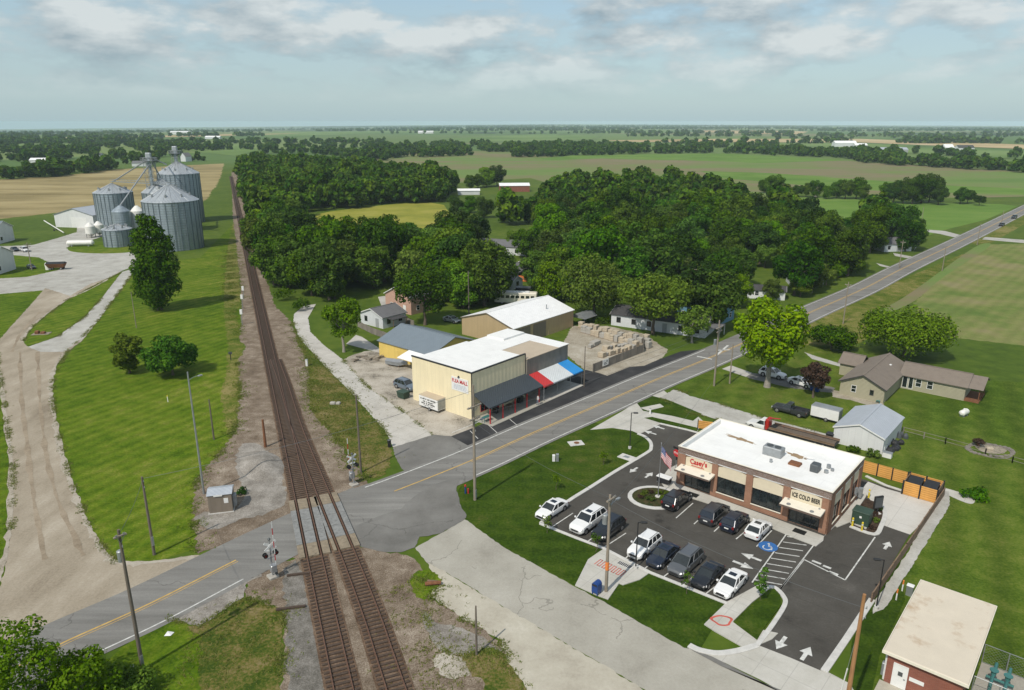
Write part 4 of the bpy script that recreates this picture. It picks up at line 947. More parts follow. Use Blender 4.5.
def lettering(s, name, mat, parent, size, width, M4, ext=.03):
    cu = bpy.data.curves.new('t', 'FONT'); cu.body = s; cu.size = size; cu.align_x = 'CENTER'; cu.align_y = 'CENTER'; cu.extrude = ext; cu.offset = size*.012
    tmp = bpy.data.objects.new('t', cu); COL.objects.link(tmp)
    dg = bpy.context.evaluated_depsgraph_get(); me = bpy.data.meshes.new_from_object(tmp.evaluated_get(dg)); bpy.data.objects.remove(tmp)
    xs = [v.co.x for v in me.vertices]; k = width/(max(xs)-min(xs)) if width else 1
    me.transform(M4 @ Matrix.Diagonal((k, 1, 1, 1))); me.materials.clear(); me.materials.append(mat); me.name = name
    o = bpy.data.objects.new(name, me); COL.objects.link(o); o.parent = parent; return o
FACE = {'S': lambda L: Matrix.Identity(4), 'E': lambda L: Matrix.Translation((L[0],0,0)) @ Matrix.Rotation(PI/2,4,'Z'),
        'N': lambda L: Matrix.Translation((L[0],L[1],0)) @ Matrix.Rotation(PI,4,'Z'), 'W': lambda L: Matrix.Translation((0,L[1],0)) @ Matrix.Rotation(-PI/2,4,'Z')}
def window(root, T, x0, x1, z0, z1, frame='white', nx=1, nz=1, out=.05, name='window', b=.07):
    m = MB()
    m.box(x0-b,-out,z0-b,x1+b,0.02,z0,0,T); m.box(x0-b,-out,z1,x1+b,.02,z1+b,0,T); m.box(x0-b,-out,z0,x0,.02,z1,0,T); m.box(x1,-out,z0,x1+b,.02,z1,0,T)
    for k in range(1,nx): x = x0+(x1-x0)*k/nx; m.box(x-.025,-out,z0,x+.025,.02,z1,0,T)
    for k in range(1,nz): z = z0+(z1-z0)*k/nz; m.box(x0,-out+.003,z-.025,x1,.017,z+.025,0,T)
    w_ = m.build(name, M[frame], root)
    p = MB(); p.box(x0,-.012,z0,x1,.018,z1,0,T); p.build('pane', M['glass'], w_); return w_
def door(root, T, x0, x1, z1, mat='white', out=.05, name='door', z0=.02):
    m = MB(); m.box(x0,-out,z0,x1,.02,z1,0,T); m.box(x0-.07,-out-.02,z0,x0-.002,.02,z1+.07,0,T); m.box(x1+.002,-out-.02,z0,x1+.07,.02,z1+.07,0,T); m.box(x0,-out-.02,z1+.002,x1,.02,z1+.07,0,T)
    d = m.build(name, M[mat], root); h = MB(); h.box(x1-.18,-out-.07,z0+.98,x1-.08,-out,z0+1.03,0,T); h.build('handle', M['steel_dark'], d); return d
def gable_mesh(root, LX, LY, eave, ridge, axis, wall, roof, oh=.35, x0=0, y0=0, trim='white', rt=.12, rname='roof', wname='wall'):
    m = MB(); x1, y1 = x0+LX, y0+LY
    if axis == 'y':
        c = (x0+x1)/2; prof = [(x0,0),(x1,0),(x1,eave),(c,ridge),(x0,eave)]
        m.loft([[(x, y0, z) for x, z in prof], [(x, y1, z) for x, z in prof]][::-1])
        half = LX/2
    else:
        c = (y0+y1)/2; prof = [(y0,0),(y1,0),(y1,eave),(c,ridge),(y0,eave)]
        m.loft([[(x0, y, z) for y, z in prof], [(x1, y, z) for y, z in prof]])
        half = LY/2
    m.build(wname, M[wall], root)
    r = MB(); sl = (ridge-eave)/half; dz = oh*sl; g = .012
    a0, a1 = (y0-oh, y1+oh) if axis == 'y' else (x0-oh, x1+oh)
    e0, e1 = (x0, x1) if axis == 'y' else (y0, y1)
    def P(e, a, z): return (e, a, z) if axis == 'y' else (a, e, z)
    for e, sgn in ((e0,-1),(e1,1)):
        lo_ = [P(e+sgn*oh, a0, eave-dz+g), P(c, a0, ridge+g), P(c, a1, ridge+g), P(e+sgn*oh, a1, eave-dz+g)]
        hi_ = [(x,y,z+rt) for x,y,z in lo_]
        r.add(lo_+hi_, [(0,1,2,3),(7,6,5,4),(0,4,5,1),(2,6,7,3),(3,7,4,0)])
    ro = r.build(rname, M[roof], root)
    k = MB()
    if axis == 'y': k.box(c-.14, a0, ridge+rt-.01, c+.14, a1, ridge+rt+.05)
    else: k.box(a0, c-.14, ridge+rt-.01, a1, c+.14, ridge+rt+.05)
    k.build('ridge_cap', M[roof], ro)
    if trim:
        for a, s_ in ((a0,-1),(a1,1)):
            f = MB()
            for e, sg in ((e0,-1),(e1,1)):
                p0 = P(e+sg*oh, a, eave-dz-.06); p1 = P(c, a, ridge-.06); q0 = P(e+sg*oh, a+s_*.04, eave-dz-.06); q1 = P(c, a+s_*.04, ridge-.06)
                vs = [p0,p1,q1,q0]+[(x,y,z+rt+.07) for x,y,z in (p0,p1,q1,q0)]
                f.add(vs, [(0,1,2,3),(7,6,5,4),(0,4,5,1),(1,5,6,2),(2,6,7,3),(3,7,4,0)])
            f.build('fascia', M[trim], ro)
    return ro
def loc_uv(o, u, v): p = Vector(o) + U*u + V*v; p.z = 0; return p

# ---------------------------------------------------------------- the brick convenience store
FR = Vector((36.0, 74.1, 0)); LX, LY, HH = 19.2, 12.0, 5.4
st = thing('brick_store', 'brown brick store with white flat roof and cream arched panels by the car park', 'store', loc_uv(FR, -LX, 0), AX)
bays = [(1.1,4.75),(5.55,9.2),(10.05,13.75),(14.6,18.2)]; sb = [(1.4,3.9),(4.9,7.4),(8.4,10.6)]
m = MB(); D = .22
m.box(D, D, 0, LX-D, LY-.01, HH-1.02)
def piers(T, L, bb, m):
    xs = [0]+[q for b_ in bb for q in b_]+[L]
    for a, b_ in zip(xs[0::2], xs[1::2]): m.box(a, 0, 0, b_, D+.01, 4.62, 0, T)
    m.box(0, 0, 4.62, L, D+.012, HH-.01, 0, T)
piers(Matrix.Identity(4), LX, bays, m)
TE = FACE['E']((LX, LY)); m2 = MB(); 
piers(TE, LY, sb, m)
for a, b_ in bays[1:3]: m.box(a, .04, 0, b_, D+.01, .75)
for a, b_ in sb: m.box(a, .04, 0, b_, D+.01, .8, 0, TE)
m.build('wall', M['brick'], st)
# parapet, coping, membrane
m = MB(); pw = .3
for x0,y0,x1,y1 in ((0,0,LX,pw),(0,LY-pw,LX,LY),(0,pw,pw,LY-pw),(LX-pw,pw,LX,LY-pw)): m.box(x0,y0,HH-.9,x1,y1,HH)
m.build('parapet', M['membrane'], st).location.z = .0
m = MB()
for x0,y0,x1,y1 in ((-.05,-.05,LX+.05,.10),(LX-.10,.10,LX+.05,LY+.05),(-.05,.10,.10,LY+.05),(.10,LY-.10,LX-.10,LY+.05)): m.box(x0,y0,HH+.004,x1,y1,HH+.06)
m.build('coping', M['cream_pale'], st)
m = MB(); m.box(-.03,-.03,HH-.14,LX+.03,-.002,HH-.002); m.box(LX+.002,-.03,HH-.14,LX+.03,LY+.02,HH-.002); m.build('trim', M['coping'], st)
m = MB(); m.box(pw,pw,HH-1.0,LX-pw,LY-pw,HH-.62); rf = m.build('roof', M['membrane'], st)
# rooftop gear
m = MB(); m.bbox(8.6,6.0,HH-.6,11.0,7.4,HH+.55,.08); ru = m.build('rooftop_unit', M['steel'], rf); m = MB(); m.cyl((9.3,6.7,HH+.551),(9.3,6.7,HH+.64),.4,.4,14); m.cyl((10.3,6.7,HH+.551),(10.3,6.7,HH+.64),.4,.4,14); m.build('fan_grille', M['steel_dark'], ru)
m = MB(); m.bbox(14.9,5.0,HH-.6,15.9,6.2,HH+.35,.08); m.build('rooftop_unit', M['steel_dark'], rf)
m = MB(); m.bbox(12.2,5.2,HH-.62,13.6,6.3,HH-.35,.05); m.build('roof_hatch', M['rust'], rf)
m = MB(); m.cyl((10.4,4.4,HH-.6),(10.4,4.4,HH-.2),.18,.18,10); m.cyl((16.6,5.9,HH-.6),(16.6,5.9,HH-.25),.25,.25,10); m.cyl((17.0,6.9,HH-.6),(17.0,6.9,HH-.3),.2,.2,10); m.cyl((16.4,7.4,HH-.6),(16.4,7.4,HH-.15),.25,.25,10); m.build('roof_vent', M['steel'], rf)
m = MB(); m.tube([(13.2,7.9,HH-.3),(14.4,8.3,HH-.3)],.06); m.tube([(13.2,7.9,HH-.6),(13.2,7.9,HH-.3)],.06); m.build('roof_pipe', M['white'], rf)
def stain(cx, cy, L_, W_, a, z):
    r = random.Random(int(cx*10)); pts = []
    for k in range(26):
        th = 2*PI*k/26; q = 1+r.uniform(-.45,.3); pts.append((cx+L_*q*math.cos(th)*math.cos(a)-W_*q*math.sin(th)*math.sin(a), cy+L_*q*math.cos(th)*math.sin(a)+W_*q*math.sin(th)*math.cos(a)))
    m = MB(); m.prism(pts, z, z+.006, bot=False); m.build('water_stain', M['dirt_stain'], rf)
stain(4.6,8.6,2.0,.45,R(-8),HH-.619); stain(12.2,8.3,1.4,.5,R(-10),HH-.619)
# arched cream panels
def arch_panel(T, x0, x1, z0, zs, zc, y0=.06, mat='cream', par=st):
    n = 12; top = [(x1+(x0-x1)*k/n, zs+(zc-zs)*math.sin(PI*k/n)) for k in range(n+1)]
    pr = [(x0,z0),(x1,z0)]+top; m = MB()
    m.loft([[tuple(T @ Vector((x,y0,z))) for x,z in pr],[tuple(T @ Vector((x,D+.02,z))) for x,z in pr]]); 
    return m.build('arch_panel', M[mat], par)
I4 = Matrix.Identity(4)
for k, (a, b_) in enumerate(bays):
    arch_panel(I4, a+.03, b_-.03, 2.95 if k in (1,2) else 2.8, 4.2, 4.58)
    if k in (1,2):
        w_ = window(st, Matrix.Translation((0,D-.02,0)), a+.1, b_-.1, .85, 2.85, 'frame_dark', 4, 1, .05)
        m = MB(); m.box(a-.02,-.06,.75,b_+.02,.04,.85); m.build('sill', M['cream_pale'], st)
    else:
        d = MB(); T = Matrix.Translation((0,D-.02,0))
        for q in range(5): x = a+.1+(b_-a-.2)*q/4; d.box(x-.04,-.06,.13,x+.04,.01,2.65,0,T)
        d.box(a+.1,-.06,2.57,b_-.1,.01,2.75,0,T); dd = d.build('entrance', M['frame_dark'], st)
        p = MB(); p.box(a+.1,-.02,.13,b_-.1,.008,2.6,0,T); p.build('pane', M['glass'], dd)
        p = MB(); p.bbox(a+1.3,-1.9,.131,b_-.9,-.9,.15,.005); p.build('doormat', M['sign_dark'], st)
        # sloping flat canopy
        c0, c1 = a-.55, b_+.5; cz = 2.95; m = MB()
        m.loft([[(c0,-1.75,cz-.18),(c1,-1.75,cz-.18),(c1,.02,cz-.1),(c0,.02,cz-.1)],[(c0,-1.75,cz),(c1,-1.75,cz),(c1,.02,cz+.16),(c0,.02,cz+.16)]])
        cn = m.build('canopy', M['cream_pale'], st); m = MB(); m.box(c0-.02,-1.78,cz-.2,c1+.02,-1.752,cz+.03); m.build('canopy_edge', M['coping'], cn)
        m = MB()
        for xx in (c0+.9, c1-1.1): m.cyl((xx,-1.25,cz+.04),(xx,-1.25,cz+.12),.24,.24,10)
        for xx in (c0+.5, c1-.6): m.cyl((xx,-.25,cz+.12),(xx,-.25,cz+.2),.12,.12,8)
        m.build('canopy_light', M['steel'], cn)
for a, b_ in sb:
    arch_panel(TE, a+.03, b_-.03, 3.1, 4.2, 4.55)
    window(st, TE @ Matrix.Translation((0,D-.02,0)), a+.1, b_-.1, .9, 3.0, 'frame_dark', 2, 1, .05)
    m = MB(); m.box(a-.02,-.06,.8,b_+.02,.04,.9,0,TE); m.build('sill', M['cream_pale'], st)
TT = lambda x, z, y=-.0: Matrix.Translation((x, y, z)) @ Matrix.Rotation(PI/2, 4, 'X')
lettering("Casey's", 'sign_lettering', M['red'], st, .95, 2.3, TT(2.9,3.88,.04) @ Matrix.Rotation(R(3),4,'Z'), .05)
m = MB(); m.box(1.95,.0,3.28,3.7,.055,3.34); m.build('sign_underline', M['red'], st)
lettering('ICE COLD BEER', 'sign_lettering', M['sign_dark'], st, .78, 3.2, TT(16.4,3.72,.04), .05)
m = MB(); m.box(LX+.02,9.4,1.4,LX+.25,9.9,2.2); m.box(LX+.02,10.9,.4,LX+.5,11.5,1.6); m.build('meter_box', M['steel'], st)

# ---------------------------------------------------------------- yellow shop with awnings
C0 = Vector((-6.3, 108.1, 0)); SL, SF, SE = 13.8, 13.2, 24.8
ys = thing('yellow_shop', 'pale yellow metal shop with a white flat roof and striped awnings facing the road', 'shop', loc_uv(C0, -SL, 0), AX)
H1, H2 = 7.75, 6.9
m = MB(); m.box(0,0,0,SL,SF,H1-.45); m.build('wall', M['yellow_metal'], ys)
m = MB(); m.box(0.01,SF+.01,0,SL+.35,SE,H2-.05); m.build('wall', M['grey_metal'], ys)
m = MB(); m.box(SL-.12,0,H1-.449,SL,SF,H1); m.box(0,0,H1-.449,SL-.121,.12,H1); pp = m.build('parapet', M['yellow_metal'], ys)
m = MB(); m.box(SL-.22,-.08,H1+.003,SL+.08,SF+.02,H1+.16); m.box(-.08,-.08,H1+.003,SL-.222,.2,H1+.16); m.box(SL-.06,-.08,0,SL+.09,-.002,H1); m.box(SL+.002,SF-.1,4.2,SL+.09,SF+.008,H1); m.build('trim', M['frame_dark'], ys)
m = MB(); m.box(0,.13,H1-.448,SL-.13,SF,H1-.36); m.box(-.3,SF+.002,H2-.048,SL*.55,SE+.3,H2+.10); rf = m.build('roof', M['membrane2'], ys)
m = MB(); m.box(SL*.551,SF+.002,H2-.046,SL+.45,SE+.25,H2+.05); m.build('roof', M['roof_tan'], ys)
m = MB(); m.box(SL*.552,SE-2.8,H2+.051,SL+.46,SE+.26,H2+.09); m.build('roof_edge', M['membrane2'], ys)
m = MB(); m.box(0,SF+5.5,H2+.09,SL*.3,SE-.2,H2+.45); m.build('roof_step', M['membrane2'], ys)
# awnings (along +y on the road face x = SL)
def awning(y0, y1, z0, z1, dep, mat, par=ys, x=SL):
    m = MB(); m.loft([[(x,y0,z0),(x+dep,y0,z1),(x+dep,y0,z1-.22),(x,y0,z0-.12)],[(x,y1,z0),(x+dep,y1,z1),(x+dep,y1,z1-.22),(x,y1,z0-.12)]])
    return m.build('awning', M[mat], par)
awning(.2, SF+.35, 4.3, 2.9, 3.6, 'awning_dark')
X2 = SL+.36
awning(SF+.36, SF+2.9, 4.05, 2.75, 3.5, 'awning_red', x=X2); awning(SF+2.903, SF+8.6, 4.05, 2.75, 3.5, 'awning_white', x=X2); awning(SF+8.603, SF+11.6, 4.05, 2.75, 3.5, 'awning_blue', x=X2)
for k, y in enumerate((.4,3.4,6.4,9.4,12.6)):
    m = MB(); m.box(SL+3.35,y,.12,SL+3.5,y+.15,2.7); m.build('post', M['red'], ys)
for y in (SF+.5,SF+4.2,SF+8.0,SF+11.4):
    m = MB(); m.cyl((X2+3.3,y,.12),(X2+3.3,y,2.6),.06,.06,8); m.build('post', M['steel'], ys)
window(ys, FACE['E']((SL,SF)), 2.0, 4.6, .8, 2.6, 'red', 3); window(ys, FACE['E']((SL,SF)), 7.0, 9.4, .8, 2.6, 'red', 3); door(ys, FACE['E']((SL,SF)), 5.3, 6.3, 2.2, 'red')
TE2 = FACE['E']((SL+.35,SF))
window(ys, TE2, SF+1.2, SF+3.6, .8, 2.5, 'frame_dark', 2); window(ys, TE2, SF+6.2, SF+9.4, .8, 2.5, 'frame_dark', 3); door(ys, TE2, SF+4.4, SF+5.4, 2.2, 'frame_dark')
m = MB(); m.box(9.4,-.06,4.2,13.1,-.004,6.45); sg = m.build('wall_sign', M['white'], ys)
lettering('FLEA MALL', 'sign_lettering', M['red'], sg, .85, 3.4, TT(11.25,5.8,-.075), .02)
m = MB(); m.cyl((11.0,-.05,6.55),(11.0,-.1,6.75),.22,.1,10); m.build('sign_emblem', M['frame_dark'], sg)
M['pale_blue'] = plain('pale_blue', (.42,.47,.56), .6)
m = MB(); r_ = random.Random(4)
for k in range(4):
    x = 9.9; z = 5.15-.22*k
    while x < 12.5: L_ = r_.uniform(.18,.5); m.box(x,-.075,z,x+L_,-.061,z+.11); x += L_+.1
m.build('sign_small_print', M['pale_blue'], sg)
# walk under the awnings
for nm, a0, a1, mat in (('pavement',0.0,SF+.6,'street'),('pavement',SF+.7,SE-.4,'alley')):
    q = [loc_uv(C0, x, y) for x, y in ((.05 if a0 == 0 else .4,a0),(4.3,a0),(4.3,a1),(.05 if a0 == 0 else .4,a1))]
    m = MB(); m.prism(q, 0, .12); o = m.build(nm, M[mat]); o['kind'] = 'structure'
# goods under the awning
gi = 0
for (y, x, w_, d_, h_, mt, lab) in ((.9,2.2,1.6,.7,.8,'teal','pale green display bench under the near corner of the dark awning'),(4.4,1.0,.6,.9,.9,'black','black merchandise box under the dark awning by the first shop window'),(7.2,1.5,1.2,.8,.75,'wood_brown','brown display table in the middle of the dark awning'),(10.4,1.2,.9,.8,1.1,'black','tall black merchandise box near the far end of the dark awning')):
    T = thing('display_table' if mt != 'black' else 'merchandise_box', lab, 'table' if mt != 'black' else 'box', loc_uv(C0, x, y) + Vector((0,0,.12)), AX)
    m = MB()
    if mt == 'black': m.bbox(-d_/2,-w_/2,.05,d_/2,w_/2,h_,.04); m.build('body', M[mt], T); m = MB(); m.bbox(-d_/2-.03,-w_/2-.03,h_,d_/2+.03,w_/2+.03,h_+.06,.02); m.build('lid', M['steel_dark'], T)
    else:
        m.bbox(-d_/2,-w_/2,h_-.06,d_/2,w_/2,h_,.02); m.build('tabletop', M[mt], T)
        for sx in (-1,1):
            for sy in (-1,1): m = MB(); m.box(sx*(d_/2-.08)-.03,sy*(w_/2-.1)-.03,0,sx*(d_/2-.08)+.03,sy*(w_/2-.1)+.03,h_-.06); m.build('leg', M[mt], T)

# ---------------------------------------------------------------- other buildings near the shop
sh_ = thing('yellow_shed', 'long golden yellow shed with a slate blue metal roof behind the yellow shop', 'shed', (-26.8,141.7,0), AX)
gable_mesh(sh_, 15.2, 12.6, 3.2, 5.3, 'x', 'yellow_wall', 'roof_slate_metal', .3, trim=None)
m = MB(); m.loft([[(9.4,-3.4,2.3),(14.9,-3.4,2.3),(14.9,-.34,3.05),(9.4,-.34,3.05)],[(9.4,-3.4,2.4),(14.9,-3.4,2.4),(14.9,-.34,3.15),(9.4,-.34,3.15)]]); m.build('lean_to_roof', M['roof_white_metal'], sh_)
door(sh_, I4, 5.0, 6.0, 2.1, 'yellow_wall')
tw = thing('tan_warehouse', 'big tan metal warehouse with a white gabled roof behind the yellow shop', 'warehouse', loc_uv(Vector((.3,147.5,0)), -15.0, 0), AX)
gable_mesh(tw, 15.0, 21.3, 3.9, 6.1, 'y', 'tan_metal', 'roof_white_metal', .2, trim='brown_metal')
T = FACE['E']((15,21.3))
for a, b_ in ((1.0,5.6),(6.6,11.0)): m = MB(); m.box(a,-.05,.02,b_,.02,3.5,0,T); m.build('sliding_door', M['brown_metal'], tw)
m = MB(); m.box(15.002,12,.0,15.04,21.2,3.86); m.build('wall_panel', M['tan_metal'], tw)
m = MB(); m.cyl((12,15,4.6),(12,15,5.9),.12,.12,8); m.build('roof_vent', M['steel'], tw)
bn = thing('white_barn', 'white metal barn with a grey gabled roof behind the brick store', 'barn', loc_uv(Vector((52.5,95.3,0)), -6.8, 0), AX)
gable_mesh(bn, 6.8, 10.2, 2.45, 3.7, 'y', 'white_metal', 'roof_grey_metal', .18, trim='white')
door(bn, FACE['E']((6.8,10.2)), 1.0, 2.0, 2.0, 'white')
rh = thing('ranch_house', 'L shaped tan ranch house with brown shingle roofs on the mown lawn', 'house', (56.8,119.7,0), AX)
gable_mesh(rh, 7.1, 15.6, 2.55, 4.25, 'y', 'clap_tan', 'shingle', .35, trim='shingle_dark')
gable_mesh(rh, 10.0, 6.0, 2.55, 4.0, 'x', 'clap_tan', 'shingle', .35, x0=7.12, y0=10.3, trim='shingle_dark')
gable_mesh(rh, 3.4, 4.6, 2.4, 3.7, 'x', 'clap_tan', 'shingle', .35, x0=-3.42, y0=10.8, trim='shingle_dark')
window(rh, I4, 1.9, 2.6, 1.0, 2.1, 'white', 1, 2); window(rh, I4, 4.9, 5.4, 1.1, 1.9, 'shingle_dark', 1, 1)
T = Matrix.Translation((0,10.3,0))
window(rh, T, 9.6, 10.4, .9, 2.2, 'white', 1, 2); window(rh, T, 11.4, 12.2, .9, 2.2, 'white', 1, 2); window(rh, T, 7.5, 8.2, .3, 2.3, 'white'); window(rh, T, 8.5, 9.1, .3, 2.3, 'white')
m = MB(); m.box(17.13,10.4,0,19.3,16.1,.25); po = m.build('porch', M['rust'], rh)
m = MB(); [m.box(x,y,.25,x+.12,y+.12,2.5) for x, y in ((19.1,10.45),(19.1,13.2),(19.1,15.9))]; m.build('porch_post', M['rust'], po)
m = MB(); m.loft([[(17.48,9.95,2.5),(17.48,13.3,4.0),(17.48,16.65,2.5),(17.48,13.3,3.88)],[(19.7,9.95,2.5),(19.7,13.3,4.0),(19.7,16.65,2.5),(19.7,13.3,3.88)]]); m.build('porch_roof', M['shingle'], po)
m = MB(); m.bbox(4.7,10.6,3.3,5.2,11.2,3.75,.03); m.build('skylight', M['white'], rh)
# small brick building bottom right
bk = thing('brick_pump_house', 'small red brick building with a flat stained cream roof at the bottom right', 'building', loc_uv(Vector((35.6,47.1,0)), -6.2+.35, .4), AX)
BX, BY = 5.5, 12.1
m = MB(); m.box(0,0,0,BX,BY,3.0); m.build('wall', M['brick_red'], bk)
m = MB(); m.bbox(-.35,-.4,3.02,BX+.35,BY+.4,3.26,.06); rf = m.build('roof', M['roof_cream'], bk)
m = MB(); [m.box(*q) for q in ((-.4,-.45,2.98,BX+.4,-.402,3.23),(-.4,BY+.402,2.98,BX+.4,BY+.45,3.23),(-.4,-.4,2.98,-.352,BY+.4,3.23),(BX+.352,-.4,2.98,BX+.4,BY+.4,3.23))]; m.build('fascia', M['cream_pale'], rf)
door(bk, I4, .6, 1.6, 2.2, 'white')
m = MB(); m.box(.95,-.068,1.2,1.3,-.051,1.6); m.build('door_sign', M['steel_dark'], bk); m = MB(); m.box(1.8,-.04,1.15,2.9,-.003,1.5); m.build('wall_sign', M['white'], bk)
m = MB(); m.cyl((-.1,.3,0),(-.1,.3,2.9),.09,.09,8); m.build('downpipe', M['white'], bk)
m = MB(); m.bbox(-.45,.7,0,-.03,1.2,1.2,.04); m.build('meter_box', M['steel'], bk)
q = [loc_uv(Vector(bk.location), x, y) for x, y in ((-.3,-.02),(3.6,-.02),(3.6,-3),(-.3,-3))]; m = MB(); m.prism(q, 0, .06); o = m.build('pavement', M['street_cream']); o['kind'] = 'structure'
# signal bungalow
bg_ = thing('equipment_cabinet', 'grey metal railway equipment hut with a white notice near the crossing', 'hut', at(209.5,514.5), R(14))
m = MB(); m.box(0,0,.12,2.7,2.3,2.45); m.build('body', M['brown_metal'], bg_)
m = MB(); m.loft([[(-.1,-.1,2.46),(2.8,-.1,2.46),(2.8,2.4,2.46),(-.1,2.4,2.46)],[(-.1,1.15,2.85),(2.8,1.15,2.85),(2.8,1.16,2.85),(-.1,1.16,2.85)]]); m.build('roof', M['roof_grey_metal'], bg_)
m = MB(); m.box(1.8,-.03,1.3,2.3,-.003,1.95); m.build('notice', M['white'], bg_); m = MB(); m.box(.7,-.12,2.3,1.7,-.103,2.5); m.build('notice', M['white'], bg_)
m = MB(); m.box(-.1,-.1,0,2.8,2.4,.118); m.build('base', M['kerb'], bg_)
m = MB(); m.bbox(2.702,.6,.5,3.1,1.4,1.9,.05); m.build('side_box', M['steel'], bg_)

# ---------------------------------------------------------------- houses among the trees
def house(label, px, py, LX, LY, e, r, ax, wall, roof, rot=AX, wins=(), name='house', cat='house', group=None, faces='S', trim='white', oh=.3):
    h = thing(name, label, cat, at(px, py), rot, group)
    gable_mesh(h, LX, LY, e, r, ax, wall, roof, oh, trim=trim)
    for f in faces:
        T = FACE[f]((LX, LY)); L_ = LX if f in 'SN' else LY
        n = max(1, int(L_/3.2))
        for k in range(n):
            x = L_*(k+.5)/n
            if k == n//2 and f == faces[0] and n > 1: door(h, T, x-.45, x+.45, 2.05, 'white' if wall != 'clap_white' else 'clap_grey')
            else: window(h, T, x-.45, x+.45, .95, 2.05, 'white' if wall != 'clap_white' else 'frame_dark', 1, 2)
    return h
h = house('pale grey bungalow with a dark porch beside the alley and the pink house', 361, 323, 8.0, 7, 2.6, 4.1, 'y', 'clap_white', 'shingle_grey', faces='SE')
m = MB(); m.box(8.32,1.0,2.25,10.6,5.2,2.4); pr = m.build('porch_roof', M['shingle_dark'], h)
for y in (1.1,5.0): m = MB(); m.box(10.3,y,0,10.42,y+.12,2.25); m.build('porch_post', M['wood_brown'], pr)
h = house('pink brick house with tall grey roof behind the pale bungalow', 386, 309, 9.5, 9, 4.2, 6.6, 'y', 'brick_pink', 'shingle_grey', faces='SE')
house('long white house with dark windows behind the stone yard', 611, 325, 22, 7.5, 2.7, 4.1, 'x', 'clap_white', 'shingle_dark', R(-30), faces='SE')
h = [o for o in bpy.data.objects if o.get('label','').startswith('long white house')][0]
m = MB(); m.box(22.32,.4,2.3,25.0,5.2,2.45); pr = m.build('porch_roof', M['shingle_grey'], h)
for y in (.5,5.0): m = MB(); m.box(24.8,y,0,24.92,y+.12,2.3); m.build('porch_post', M['white'], pr)
house('blue house with white windows half hidden by trees behind the long white house', 676, 318, 11, 8, 3.6, 5.6, 'x', 'clap_blue', 'shingle_grey', faces='SE')
house('small grey cottage with pale gable on the lawns above the tan warehouse', 497, 279, 7, 8, 2.8, 4.6, 'y', 'clap_grey', 'shingle_grey', faces='SE')
house('small white outbuilding in front of the brown gabled house', 499, 287.5, 5, 4.5, 2.4, 3.6, 'x', 'clap_white', 'shingle_grey', faces='SE', name='outbuilding', cat='shed')
house('dark brown gabled house beside the orange fence among the trees', 511, 276, 9, 9, 3.2, 5.4, 'y', 'clap_brown', 'shingle_dark', faces='SE')
h = house('wide white house with a grey roof below the meadow', 477, 253, 20, 8, 2.9, 4.7, 'x', 'clap_white', 'shingle_grey', R(-20), faces='SE')
house('grey roofed house hidden by the dark tree at the meadow edge', 408, 243, 9, 7, 2.6, 4.4, 'x', 'clap_grey', 'shingle_grey', R(-20))
house('low white shed with a black roof on the lawn among the right hand trees', 747, 298, 9.5, 4.5, 2.4, 3.3, 'x', 'white_metal', 'shingle_dark', R(-18), faces='S', name='shed', cat='shed')
house('white house peeping through the dark trees beside the road bend', 790, 286, 9, 7, 2.8, 4.6, 'x', 'clap_white', 'shingle_grey', R(-10))
house('small white house at the foot of the dark clump by the far road', 884, 252, 11, 7, 2.8, 4.6, 'x', 'clap_white', 'shingle_grey', R(10))
h = house('long red sided building with a white roof at the far meadow end', 500, 192, 20, 11, 4, 5.4, 'x', 'brick_red', 'roof_white_metal', R(5), faces=())
house('low white building left of the red one beyond the meadow', 458, 195, 14, 7, 2.6, 3.6, 'x', 'clap_white', 'roof_white_metal', R(5), faces=(), name='shed', cat='shed')
fe = thing('orange_fence', 'short orange board fence beside the brown gabled house', 'fence', at(517,281.5), R(-12)); m = MB(); [m.box(k*1.5+.05,0,.1,k*1.5+1.45,.06,1.8) for k in range(4)]; m.build('panel', M['orange'], fe); m = MB(); [m.box(k*1.5-.05,-.02,0,k*1.5+.05,.08,1.9) for k in range(5)]; m.build('post', M['wood_brown'], fe)
# far buildings, each a few pixels
for (x, y, lx, ly, e, r, w_, rf_, lab, ro) in (
    (30,166,24,12,6,8,'white_metal','roof_white_metal','white shed in the trees behind the wheat field at left',12),(90,158,14,9,4,6,'clap_white','shingle_grey','pale farm house in the trees above the grain bins',0),
    (132,166.5,14,9,3.5,5.5,'clap_white','shingle_grey','white farm house behind the left end of the bins',10),(181,161.5,8,9,6,10,'clap_white','shingle_grey','tall white gabled house past the far bin',-25),
    (170,134.5,70,25,9,12,'white_metal','roof_white_metal','long white far barn near the horizon, left',0),(205,139,40,14,5,8,'clap_white','roof_white_metal','pale roofs near the horizon left of the railway end',0),
    (835,147,40,16,7,11,'clap_white','roof_white_metal','white farm barn among the far belts at right',0),(876,153,46,16,5,8,'clap_grey','roof_grey_metal','long grey roofed shed in the far belt at right',-5),
    (945,151.5,16,12,6,11,'clap_white','roof_white_metal','white gabled farm house at the far right',10),(958,151,26,12,5,9,'clap_white','shingle_dark','dark roofed white farm house at the far right',0),
    (855,148,22,12,5,8,'clap_white','roof_white_metal','small white shed right of the far white barn',0),(418,133.5,60,20,7,10,'white_metal','roof_white_metal','long white shed near the horizon at centre',0)):
    house(lab, x, y, lx, ly, e, r, 'x' if lx > ly else 'y', w_, rf_, R(ro), faces=(), name='farm_building', cat='building', trim=None)

